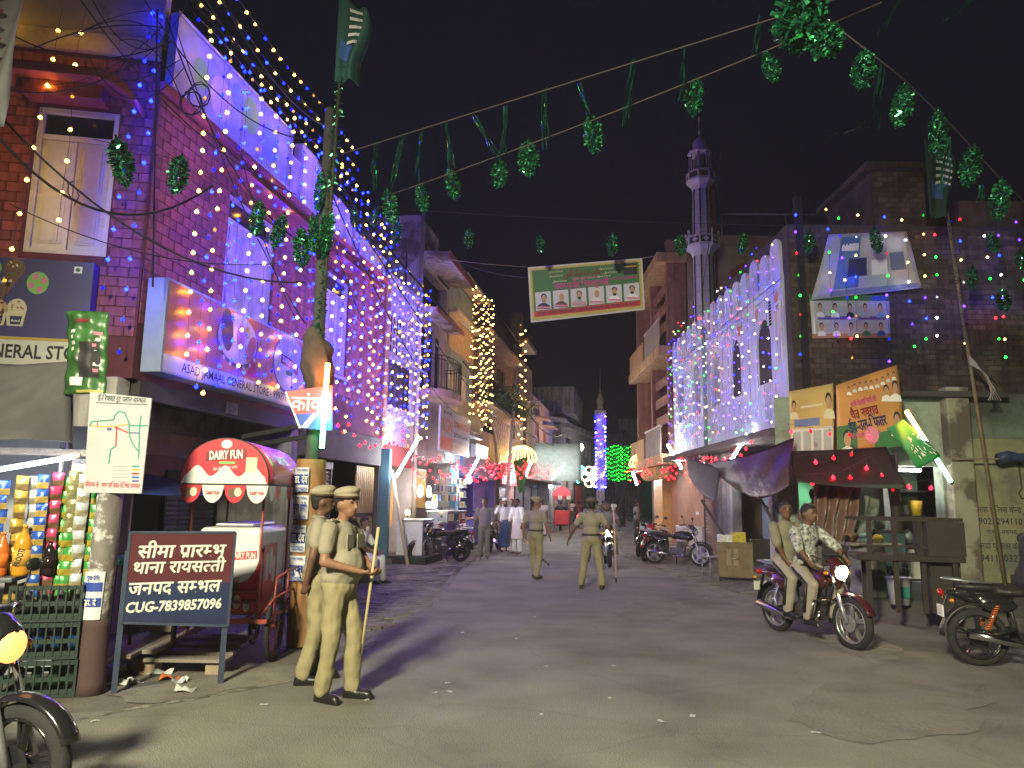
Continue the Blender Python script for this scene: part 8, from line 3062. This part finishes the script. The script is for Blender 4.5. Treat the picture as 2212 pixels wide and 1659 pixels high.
# the motorcycle leaving at the edge of the junction
rw = gp(2122, 1440)
bk2 = motorcycle('black motorcycle with an orange rear shock absorber at the platform edge', (rw.x + .62 * math.cos(R(-15)), rw.y + .62 * math.sin(R(-15)), .004), R(-15), BLKPNT, shock=mat('orange_spring', (.6, .14, .03), .4, .2), side_stand=False, rim=BLKPNT)
p = bk2.location + V((math.cos(R(-15)), math.sin(R(-15)), 0)) * -.12
person('rider in black on the motorcycle with the orange shock absorber', (p.x, p.y, -.02), R(75), rider_pose(0, (.3, -.4, 1.03), None), BLK, BLK, SKIN2, vox=.02, tuck=False, sleeve=1.5, grip=True, toes=dict(L=(0, -1, 0), R=(0, -1, 0)))
# the motorcycle cut by the picture edge next to the kiosk
lw = gp(42, 1650, .3)
a_ = R(-12)
bk3 = motorcycle('black motorcycle with an orange glowing headlight rolling in past the crates', (lw.x - .66 * math.cos(a_), lw.y - .66 * math.sin(a_), .004), a_, BLKPNT, head_on=True, amber=True, side_stand=False)
# parked on both sides
P1 = [('parked black motorcycle with alloy wheels before the phone counter', gp(950, 1216), R(215), BLKPNT, 'L'), ('parked red tailed motorcycle with a white number plate by the man in grey', gp(1005, 1200), R(95), REDP_, 'L'),
      ('parked dark scooter-like motorcycle behind the men in white', gp(1068, 1190), R(80), BLKPNT, 'L')]
for lb, p, rz, pm_, _ in P1:
    motorcycle(lb, (p.x, p.y, .016), rz, pm_, lean=R(-6), rim=BLKPNT, group=None)
for lb, X, Y, rz, pm_, rim in (('parked red motorcycle between two black ones by the ochre building', 1412, 1212, R(238), REDP_, BLKPNT), ('parked black motorcycle with pale alloy wheels nearest the brown pier', 1462, 1222, R(-35), BLKPNT, SILV), ('parked black motorcycle standing behind the red one', 1392, 1202, R(245), BLKPNT, BLKPNT)):
    p = gp(X, Y)
    motorcycle(lb, (p.x, p.y, .016), rz, pm_, lean=R(-6), rim=rim)
p = gp(1358, 1135)
motorcycle('far parked motorcycle before the green lit wall', (p.x, p.y, .004), R(10), BLKPNT)
# ridden away, tail lights on
for X, Y, lb1, lb2, sh_ in ((1211, 1146, 'motorcycle ridden away with a glowing red tail light by the far ice cream stall', 'rider in black heading away past the far ice cream stall', BLK), (1250, 1141, 'motorcycle ridden away with a glowing red tail light in mid street', 'rider in dark red heading away in mid street', fold_mat('dark_red_shirt', (.12, .03, .03), .85, 9, .4))):
    p = gp(X, Y)
    motorcycle(lb1, (p.x, p.y, .004), R(84), BLKPNT, tail_on=True, side_stand=False)
    person(lb2, (p.x - .01, p.y - .12, -.02), R(174), rider_pose(0, (.3, -.4, 1.03), None), sh_, BLK, SKIN2, vox=.035, tuck=False, sleeve=1.3, toes=dict(L=(0, -1, 0), R=(0, -1, 0)))
for X, Y, sh_, tr_, lb in ((1080, 1168, OLIVE, GREYTR, 'man in olive standing far back by the shuttered shops'), (1172, 1158, WHITEC, WHITEC, 'man in white walking near the far ice cream stall'), (1376, 1172, GREYSH, BLK, 'man in grey at the amber pillar'), (1290, 1143, OLIVE, BLK, 'far man in olive under the purple pillar')):
    person(lb, gp(X, Y), R(rnd.uniform(-40, 200)), None, sh_, tr_, SKIN2, vox=.03, tuck=False)
# oncoming with headlight
p = gp(1318, 1226)
motorcycle('oncoming motorcycle with a dazzling headlight stopped by the officer', (p.x, p.y + .5, .004), R(-93), BLKPNT, head_on=True, side_stand=False)
person('rider of the oncoming motorcycle with the dazzling headlight', (p.x, p.y + .65, -.02), R(-3), rider_pose(0, (.3, -.4, 1.03), None), GREYSH, GREYTR, SKIN2, vox=.028, tuck=False, toes=dict(L=(0, -1, 0), R=(0, -1, 0)))
person('man walking behind the oncoming motorcycle', (p.x - .25, p.y + 1.9, 0), R(0), None, GREYSH, GREYTR, SKIN2, vox=.03)
bpy.data.scenes.remove(TSC)
# ================================================================== street lamp behind the photographer
sl_ = thing('street_lamp', 'tall street lamp post that lights the junction', 'street lamp', (LAMP_POS.x - 1.6, LAMP_POS.y, 0))
MB().cyl((0, 0, 0), (0, 0, 7.2), .1, .07, 12).build('post', GALV, sl_)
MB().tube([(0, 0, 7.1), (.3, 0, 7.35), (1.3, 0, 7.4)], .04, 8).build('lamp_arm', GALV, sl_)
MB().bx(1.2, 1.85, -.14, .14, 7.33, 7.45).build('lamp_head', GALV, sl_, bevel=.02)
col.objects.link(lamp_o)
lamp_o.parent = sl_
lamp_o.location = (1.6, 0, 7.25)
lamp_o.rotation_euler = (V((.6, 6.5, 0)) - LAMP_POS).to_track_quat('-Z', 'Y').to_euler()

# ================================================================== bulb strings
BC = dict(warm=((1, .5, .035), 9), blue=((.0006, .002, 1), 35), red=((1, .002, .005), 8), green=((.003, 1, .015), 6), white=((.8, .78, .9), 10), purple=((.016, .003, 1), 17), amber=((1, .42, .08), 7), pale=((1, .52, .08), 6))
BR = dict(blue=(.02, .05, 1), purple=(.15, .03, 1), red=(1, .03, .06), green=(.03, 1, .1), warm=(1, .5, .12), pale=(1, .5, .2), amber=(1, .35, .05), white=(.5, .55, 1))
WIREM = mat('bulb_wire', (.07, .065, .065), .7, var=0, bump=0)
CAPM = mat('bulb_cap', (.4, .4, .4), .5, var=0, bump=0)
_BM = {}


def bulb_mesh(c, s):
    lv = rnd.choice((1, 1, 1, .55, .3, .02))
    k = (c, round(s, 4), lv)
    if k not in _BM:
        # bright core, its ends given a weak coloured glow to tint the edge
        mb = MB().lathe([(.0, -1.5 * s), (.75 * s, -.8 * s)], n=6, m=2).lathe([(.75 * s, -.8 * s), (s, 0), (.7 * s, .55 * s)], n=6).lathe([(.7 * s, .55 * s), (.45 * s, 1.2 * s), (0, 1.3 * s)], n=6, m=2)
        mb.lathe([(.3 * s, 1.25 * s), (.3 * s, 2 * s), (0, 2.05 * s)], n=5, m=1)
        _BM[k] = mb.mesh('bulb', [glow('bulb_%s_%d' % (c, lv * 100), BC[c][0], BC[c][1] * lv), CAPM, glow('bulb_edge_glow_%s_%d' % (c, lv * 100), BR.get(c, BC[c][0]), .45 * lv)])
    return _BM[k]


def string(pts, cols, sp, size, label, group, drop=None, name='light_string'):
    """a wire along pts with a bulb every sp metres; drop hangs bulbs on short tails"""
    pts = [V(p) for p in pts]
    o = thing(name, label, 'string lights', pts[0], group=group)
    o_ = pts[0]
    mb = MB().tube([p - o_ for p in pts], .0035, 3, smooth=False)
    acc, bl = sp * rnd.random(), []
    for a, b in zip(pts, pts[1:]):
        d = (b - a).length
        while acc < d:
            bl.append(a.lerp(b, acc / d) - o_)
            acc += sp * rnd.uniform(.85, 1.15)
        acc -= d
    for i, p in enumerate(bl):
        q = V(p)
        if drop:
            q = q - V((0, 0, rnd.uniform(*drop)))
            mb.tube([p, q], .003, 3, smooth=False)
        c = cols[i % len(cols)] if isinstance(cols, list) else rnd.choice(cols)
        bo_ = place('bulb', bulb_mesh(c, size), o, q - V((0, 0, size * 1.2)))
        bo_.rotation_euler = (rnd.uniform(-.3, .3), rnd.uniform(-.3, .3), rnd.random() * 6)
    mb.build('wire', WIREM, o)
    return o


def hang(fr_, x, z0, z1, off, cols, sp, size, label, group, lean=0.):
    n = 5
    pts = []
    for k in range(n + 1):
        t = k / n
        pts.append(fr_.w(x + lean * t + rnd.uniform(-.03, .03), -off + rnd.uniform(-.03, .03), z0 + (z1 - z0) * t))
    return string(pts, cols, sp, size, label, group)


x = .45
k = 0
while x < 12.3:
    c = ('warm', 'blue', 'warm', 'blue', 'blue')[k % 5]
    if x > 8:
        c = ('warm', 'blue')[k % 2]
    hang(L, x, 8.65 - (.9 if x > 9 else 0) + rnd.uniform(-.1, .15), rnd.uniform(3.0, 3.7), .42 + .08 * (k % 2), [c], .3 if c == 'warm' else .31, .027 if c == 'warm' else .025,
         'hanging string of %s bulbs down the long side of the red house' % ('warm white' if c == 'warm' else 'blue'), 'bulb strings on the red house', lean=rnd.uniform(-.12, .12))
    x += rnd.uniform(.24, .36) if x < 5 else rnd.uniform(.15, .25)
    k += 1
for i, (z, y0) in enumerate(((8.72, .4), (9.0, .45), (9.3, .5), (8.45, .42))):
    pts = [L.w(.0 + 6.2 * q / 12, -y0, z + .05 * math.sin(q)) for q in range(13)]
    string(pts, [('warm', 'blue')[(i + q) % 2] for q in range(2)] if i % 2 else ['warm', 'warm', 'blue'], .3, .024, 'bulb string of mixed blue and warm white running along the roof edge', 'roof edge strings')
for x, z1, ln in ((-1.95, 5.6, -.1), (-1.2, 3.7, -.35), (-.95, 4.9, .0)):
    hang(FO, x, 8.2, z1, .32, ['warm'], .42, .026, 'hanging string of warm bulbs on the short side of the red house', 'bulb strings on the short side', lean=ln)
for x, ln in ((-.12, -.3), (.02, -.12)):
    hang(FO, x, 8.4, 3.5, .25, ['blue'], .42, .025, 'hanging string of blue bulbs down the corner of the red house', 'blue corner strings', lean=ln)
# mosque
for k in range(26):
    x = .3 - k * .405
    hang(RF, x, 7.25 + rnd.uniform(-.15, .2), 3.35 + rnd.uniform(-.15, .2), .28, ('white', 'blue', 'green', 'red', 'purple', 'white', 'purple', 'pale'), .29, .014, 'string of small mixed colour bulbs hanging down the mosque wall', 'mosque wall strings', lean=rnd.uniform(-.1, .1))
for k in range(12):
    hang(BF, .12 + k * .4 + rnd.uniform(-.1, .1), 7.6 + rnd.uniform(-.3, .3), 4.5 + rnd.uniform(-.3, .5), .35, ('white', 'blue', 'green', 'red', 'purple', 'pale'), .42, .022, 'string of sparse mixed colour bulbs on the old brick house', 'brick house strings', lean=rnd.uniform(-.2, .2))
# warm curtain further down
for k in range(14):
    hang(L, 16.1 + k * .3, 9.7 - rnd.uniform(0, .4), 4.5 + rnd.uniform(-.4, .5), .85, ['pale'], .34, .027, 'string of pale warm bulbs in the curtain on the cream house', 'bulb curtain strings')
for x in (26.4, 27.2, 28.1):
    hang(L, x, 10.4, 4.6, .9, ['amber'], .5, .042, 'string of amber bulbs beside the balcony plants of the tiled house', 'amber plant strings')
# pillar and green net at the far end
for k in range(9):
    a = math.pi * (1.02 + .96 * k / 8)
    p = pl_.location + V((.4 * math.cos(a), .4 * math.sin(a), 0))
    string([p + V((0, 0, 8.2)), p + V((0, 0, 2.6))], ('blue', 'purple', 'purple', 'white'), .3, .035, 'string of purple and blue bulbs on the tall slim pillar', 'pillar strings')
gc = at(1336, 1000, 78)
for k in range(13):
    p = gc + V((-1.25 + k * .21, rnd.uniform(-.2, .2), 1.9))
    string([p, p - V((0, 0, 3.7 + rnd.uniform(-.2, .2)))], ['green'], .42, .04, 'string of green bulbs in the glowing net closing the street', 'green net strings')
gn = thing('green_glow_sheet', 'green sheet added for the solid glow behind the bulb net', 'cloth', (gc.x, 78.5, gc.z - 2))
MB().sheet(lambda u, v: (-1.3 + 2.7 * u, .1 * math.sin(8 * u), 4 * v), 12, 6).build('cloth', mat('green_glow_cloth', (.015, .07, .025), .8), gn, solid=.01)  # added sheet, its green stands in for the glow on the lit wall
# red drapes along both sides
def drape(a, b, sag, cols, label, group, sp=.26, size=.03, drop=(.05, .35), n=10):
    a, b = V(a), V(b)
    pts = [a.lerp(b, k / n) - V((0, 0, sag * 4 * (k / n) * (1 - k / n))) for k in range(n + 1)]
    string(pts, cols, sp, size, label, group, drop)


GR = 'red strings along the shop fronts'
for x0, x1, z, off in ((4.6, 8.8, 3.35, .9), (8.2, 12.2, 3.2, 1.0), (8.6, 13.2, 2.75, 1.2), (12.4, 17.5, 3.1, 1.1), (13, 18.5, 2.85, 1.3), (17.5, 22.5, 3.1, 1.1), (22, 27, 3.2, 1.2), (26, 31, 3.4, 1.2), (30, 36, 3.5, 1.3), (35, 42, 3.6, 1.3)):
    for q in range(2 if x0 > 17 else 1):
        drape(L.w(x0, -off, z + .3 * q), L.w(x1, -off, z + .1 + .3 * q), .3, ['red'], 'red bulb string draped over the shop fronts below the red house row', GR, sp=.3 if x0 < 20 else .5, size=.028 if x0 < 20 else .03)
for x0, x1, z, off in ((-10.2, -6.5, 3.2, .6), (-8.6, -5.5, 2.9, .9), (-6.6, -3.4, 3.15, .6), (-3.6, .1, 3.1, .7), (-4.4, -.6, 2.75, 1.1)):
    drape(RF.w(x0, -off, z), RF.w(x1, -off, z + .05), .25, ['red'], 'red bulb string draped under the ledge of the mosque wall', 'red strings under the mosque', sp=.38, size=.026)
for q in range(2):
    drape(OF.w(-6.8, -1.3, 3.2 + .3 * q), OF.w(-1.0, -1.2, 3.1 + .3 * q), .4, ['red'], 'red bulb string draped before the ochre balcony building', 'red strings on the ochre building', sp=.55, size=.026)
for pts in (((1700, 915), (1760, 925), (1830, 920), (1880, 930)), ((1720, 985), (1790, 980), (1850, 960)), ((1735, 1025), (1815, 1020), (1880, 985), (1935, 1050), (2010, 1035))):
    string([at(X, Y, 12.95) for X, Y in pts], ['red'], .34, .03, 'red bulb string drooping across the banners of the brick house', 'red strings on the banners', (.02, .15))

# ================================================================== tinsel
TIN2 = mat('tinsel_glint', (.06, .5, .18), .15, .5, var=.7, scale=25, bump=0)  # brighter strips mixed in as painted glints of the tinsel


def pom_mesh(seed, w, h, n):
    r_ = random.Random(seed)
    mb = MB()
    for k in range(n):
        t = r_.random()
        zc_ = (t - .5) * h
        rr = w / 2 * math.sqrt(max(.08, 1 - (2 * t - 1) ** 2))
        a = r_.uniform(0, 2 * math.pi)
        d = V((math.cos(a), math.sin(a), r_.uniform(-.5, .35))).normalized()
        e = d.cross(V((r_.uniform(-1, 1), r_.uniform(-1, 1), r_.uniform(-1, 1)))).normalized() * w * r_.uniform(.025, .05)
        p0 = V((0, 0, zc_)) + d * rr * .25
        p1 = V((0, 0, zc_)) + d * rr * r_.uniform(.65, 1.05)
        if k % 3 == 0:
            t_ = (d.cross(V((0, 0, 1))) * r_.uniform(-1, 1) + V((0, 0, r_.uniform(-1, 1)))).normalized() * w * .16
            p1 = p1 - d * rr * .15
            p0 = p1 + t_
            e = d.cross(t_).normalized() * w * .035
        mb.add([p0 - e * .5, p0 + e * .5, p1 + e, p1 - e], [(0, 1, 2, 3)], 1 if k % 4 == 0 else 0)
    mb.cyl((0, 0, h * .45), (0, 0, h * .62), w * .05, n=5)
    return mb.mesh('tinsel_strips', [TINS, TIN2])


POM = [pom_mesh(s, .25, .42, 560) for s in range(4)]
BIG = pom_mesh(9, .55, .5, 900)


def pom(p, s, label, group, me=None):
    o = place('tinsel_pompom', me or rnd.choice(POM), None, p)
    s *= rnd.uniform(.82, 1.12)
    o.scale = (s * rnd.uniform(.85, 1.1), s, s * rnd.uniform(.85, 1.15))
    o.rotation_euler = (rnd.uniform(-.25, .25), rnd.uniform(-.25, .25), rnd.random() * 6)
    return tag(o, label, 'tinsel pompom', group)


ROPE = mat('pale_rope', (.07, .055, .05), .8, var=0, bump=0)


def wire(pts, r, m, label, cat='wire', name='overhead_wire', group=None):
    o = thing(name, label, cat, pts[0], group=group)
    b = V(pts[0])
    MB().tube([V(p) - b for p in pts], r, 4 if r < .01 else 6).build('strand', m, o)
    return o


def sagline(a, b, sag, n=14):
    a, b = V(a), V(b)
    return [a.lerp(b, k / n) - V((0, 0, sag * 4 * (k / n) * (1 - k / n))) for k in range(n + 1)]


w1 = sagline(at(700, 345, 9.1), at(1990, -60, 6.0), .0)
wire(w1, .009, ROPE, 'upper pale rope running from the street pole across the sky', 'rope', 'rope')
w2 = sagline(at(830, 425, 9.3), at(1905, 5, 6.4), .06)
wire(w2, .009, ROPE, 'lower pale rope with tinsel pompoms running across the sky', 'rope', 'rope')
w3 = [at(1820, 68, 6.2), at(1945, 165, 7.0), at(2060, 275, 7.9), at(2160, 385, 8.8), at(2300, 520, 9.8)]
wire(w3, .009, ROPE, 'pale rope slanting down from the big tinsel cluster past the brick house', 'rope', 'rope')


def depth_on(X, xa, ya, xb, yb):
    return ya + (yb - ya) * (X - xa) / (xb - xa)


GP = 'tinsel pompoms over the street'
LB2 = 'green tinsel pompom hanging from the lower rope across the sky'
for X, Y in ((843, 447), (912, 428), (978, 398), (1079, 375), (1141, 343), (1281, 290), (1500, 210), (1664, 146)):
    y = depth_on(X, 830, 9.3, 1905, 6.4)
    pom(at(X, Y, y), (1.05 if X < 1500 else 1.0) * (1 if X > 950 else .95), LB2, GP)
for X, Y in ((1865, 152), (1948, 228), (2027, 292), (2096, 360), (2160, 432)):
    y = depth_on(X, 1820, 6.2, 2160, 8.8)
    pom(at(X, Y, y), 1.05 * y / 7.6, 'green tinsel pompom on the slanting rope by the brick house', 'pompoms on the slanting rope')
pom(at(1730, 40, 6.1), 1.0, 'biggest bushy green tinsel cluster where the ropes meet', None, BIG)
pom(at(1785, 85, 6.0), .8, 'second bushy green tinsel cluster where the ropes meet', None, pom_mesh(10, .5, .4, 700))
for X, Y, y in ((262, 350, 8.3), (385, 377, 8.5), (556, 472, 8.7), (602, 500, 8.8), (652, 535, 8.9), (697, 500, 9.0)):
    pom(at(X, Y, y), 1.0 if X > 300 else 1.15, 'green tinsel pompom hanging before the red house wall', 'pompoms before the red house')
wire([at(200, 300, 8.2), at(385, 345, 8.5), at(556, 448, 8.7), at(700, 470, 9.0)], .004, BLACKP, 'thin line with tinsel pompoms across the red house', 'wire')
for X, Y in ((765, 470), (810, 468), (857, 502), (1013, 515), (1167, 527), (1323, 529), (1470, 530), (1604, 527), (1748, 522), (1893, 520)):
    pom(at(X, Y, 14.0), 1.0, 'small green tinsel pompom on the far line level with the minaret gallery', 'pompoms on the far line')
wire(sagline(at(700, 440, 14.0), at(1990, 490, 14.0), .12), .004, BLACKP, 'thin far line of pompoms level with the minaret gallery', 'wire')
for X, Y, y in ((2145, 525, 13), (2168, 650, 12.5), (2205, 560, 12.5), (2100, 600, 13.6)):
    pom(at(X, Y, y), .9, 'dim green tinsel pompom before the dark brick wall', 'pompoms before the brick wall')
# loose streamers
SM = mat('streamer_foil', (.05, .3, .2), .1, .9, var=.6, scale=12, bump=0)


def streamer(pa, pb, n, label):
    o = thing('tinsel_streamer', label, 'tinsel', pa, group='loose tinsel streamers')
    mb = MB()
    d = V(pb) - V(pa)
    for k in range(n):
        off = V((rnd.uniform(-.02, .02), rnd.uniform(-.02, .02), 0))
        prev = None
        seg = 9
        L_ = rnd.uniform(.7, 1.05)
        tw = rnd.uniform(0, 6)
        for q in range(seg + 1):
            t = q / seg
            p = d * t * L_ + off * (1 + t) + V((.012 * math.sin(5 * t + tw), .012 * math.cos(4 * t + tw), 0))
            e = V((math.cos(tw + 4 * t), math.sin(tw + 4 * t), 0)) * .007
            if prev:
                mb.add([prev[0], prev[1], p + e, p - e], [(0, 1, 2, 3)])
            prev = (p - e, p + e)
    mb.build('strips', SM, o)


for (Xa, Ya), (Xb, Yb) in (((812, 305), (805, 425)), ((872, 290), (845, 405)), ((910, 285), (900, 392)), ((962, 265), (975, 370)), ((1025, 250), (1075, 340)), ((1092, 228), (1085, 330)), ((1176, 190), (1178, 330)), ((1252, 180), (1275, 255)), ((1368, 130), (1350, 275)), ((1480, 98), (1465, 215)), ((1640, 35), (1635, 120)), ((1945, 0), (1900, 75)), ((2100, 0), (2030, 50)), ((1905, 130), (1890, 275)), ((1900, 255), (1785, 300)), ((2050, 300), (2035, 430)), ((2120, 400), (2118, 440))):
    y = depth_on(Xa, 700, 9.1, 1990, 6.0) if Xa < 1880 else 7.2
    streamer(at(Xa, Ya, y), at(Xb, Yb, y), 7, 'loose green tinsel streamer dangling from the ropes')
# tinsel hung thick on the street pole
tz = thing('tinsel_bunch', 'thick bunch of green tinsel tied round the street pole', 'tinsel', (PB.x - .02, PB.y, 4.6))
for k in range(4):
    o = place('tinsel_strips', rnd.choice(POM), tz, (rnd.uniform(-.12, .12), -.12 + rnd.uniform(-.05, .05), rnd.uniform(-.2, 1.1)))
    o.scale = (.6, .6, 1.2)
    o.rotation_euler = (0, rnd.uniform(-.3, .3), rnd.random() * 6)

# ================================================================== black cables
CB = mat('black_cable', (.012, .012, .014), .6, var=0, bump=0)
CG = 'black cables tangled before the red house'
CL = 'black overhead cable slung between the red house and the street pole'
for (a, ya), (b, yb), sag, r in (
        (((395, -20), 8.2), ((690, 250), 9.1), .1, .014), (((430, -20), 8.0), ((985, 700), 13), .2, .02), (((300, -20), 7.5), ((700, 300), 9.1), .5, .012),
        (((160, -20), 7.5), ((640, 420), 9.1), .35, .01), (((0, 250), 7.5), ((660, 610), 9.1), .5, .016), (((0, 300), 7.3), ((460, 400), 9), .6, .02), (((20, 440), 7.5), ((670, 560), 9.1), .3, .008),
        (((340, 20), 8.6), ((330, 620), 9.3), .0, .016), (((0, 60), 7.8), ((370, 90), 8.6), .3, .012), (((60, 110), 8), ((350, 60), 8.6), -.15, .012), (((360, 40), 8.6), ((690, 540), 9.1), .6, .012),
        (((380, 60), 8.6), ((660, 700), 9.2), .3, .009), (((520, 330), 9.1), ((640, 690), 9.2), .2, .008), (((700, 320), 9.1), ((905, 640), 16), .25, .012), (((690, 350), 9.1), ((1110, 930), 30), .5, .02),
        (((700, 380), 9.2), ((1000, 900), 22), .6, .014), (((700, 270), 9.1), ((470, -20), 6), .2, .016), (((0, 190), 7.4), ((300, 130), 8.4), .2, .009), (((200, 0), 8), ((345, 100), 8.6), .25, .009), (((690, 420), 9.2), ((860, 800), 17), .5, .01),
        (((980, 560), 20), ((1140, 600), 15), .1, .008), (((1110, 830), 34), ((1225, 930), 50), 1.2, .04), (((1000, 780), 25), ((1225, 960), 50), 1.0, .035), (((1515, 640), 20), ((1560, 300), 18), .1, .012)):
    wire(sagline(at(*a, ya), at(*b, yb), sag), r * .75, CB, CL if a[0] < 960 else 'black overhead cable slung further down the street', 'cable', 'overhead_cable', CG if a[0] < 960 else 'far cables')
for i in range(9):
    a, b = at(rnd.uniform(60, 360), rnd.uniform(20, 200), 8.3), at(rnd.uniform(300, 420), rnd.uniform(-10, 260), 8.6)
    pts = sagline(a, b, rnd.uniform(-.3, .5))
    wire(pts, .006, CB, 'loose black cable curling in the tangle at the house corner', 'cable', 'overhead_cable', 'cable tangle at the corner')
for i, (X, Y) in enumerate(((413, 222), (430, 205))):
    c = at(X, Y, 8.9)
    wire([c + V((.14 * math.cos(t * .7), .03 * math.sin(t), .17 * math.sin(t * .7))) for t in range(28)], .007, CB, 'coiled loop of black cable hanging before the roof hoarding', 'cable', 'cable_coil', 'cable coils')
# ================================================================== scraps on the road
for i in range(18):
    X, Y = rnd.uniform(500, 1900), rnd.uniform(1290, 1600)
    if i < 6:
        X, Y = ((205, 1560), (570, 1525), (790, 1515), (1170, 1545), (1325, 1440), (1660, 1300))[i]
    p = gp(X, Y)
    s = rnd.uniform(.012, .03)
    mb = MB().sheet(lambda u, v: ((u - .5) * s * 2.6, (v - .5) * s * 1.5, .009 + .25 * s * math.sin(3 * u + i) ** 2), 3, 3)
    o = mb.build('paper_scrap', flat('scrap_white', (.45, .45, .42)), None, p)
    o.rotation_euler = (0, 0, rnd.random() * 3)
    tag(o, 'small white paper scrap lying on the asphalt', 'litter', 'paper scraps on the road')
# ================================================================== thin scattering volume added for lamp glow and lifted darks
hz = MB().bx(-30, 50, -12, 110, -1, 17)
hz = hz.build('glow_haze', None)
tag(hz, None, None, kind='stuff')
hm_ = bpy.data.materials.new('glow_haze')
hm_.use_nodes = True
hm_.node_tree.nodes.clear()
ho_ = hm_.node_tree.nodes.new('ShaderNodeOutputMaterial')
hv = hm_.node_tree.nodes.new('ShaderNodeVolumePrincipled')
hv.inputs['Color'].default_value = (.9, .88, .95, 1)
hv.inputs['Density'].default_value = .0009
hm_.node_tree.links.new(hv.outputs[0], ho_.inputs['Volume'])
hz.data.materials.clear()
hz.data.materials.append(hm_)
sc.cycles.volume_bounces = 0
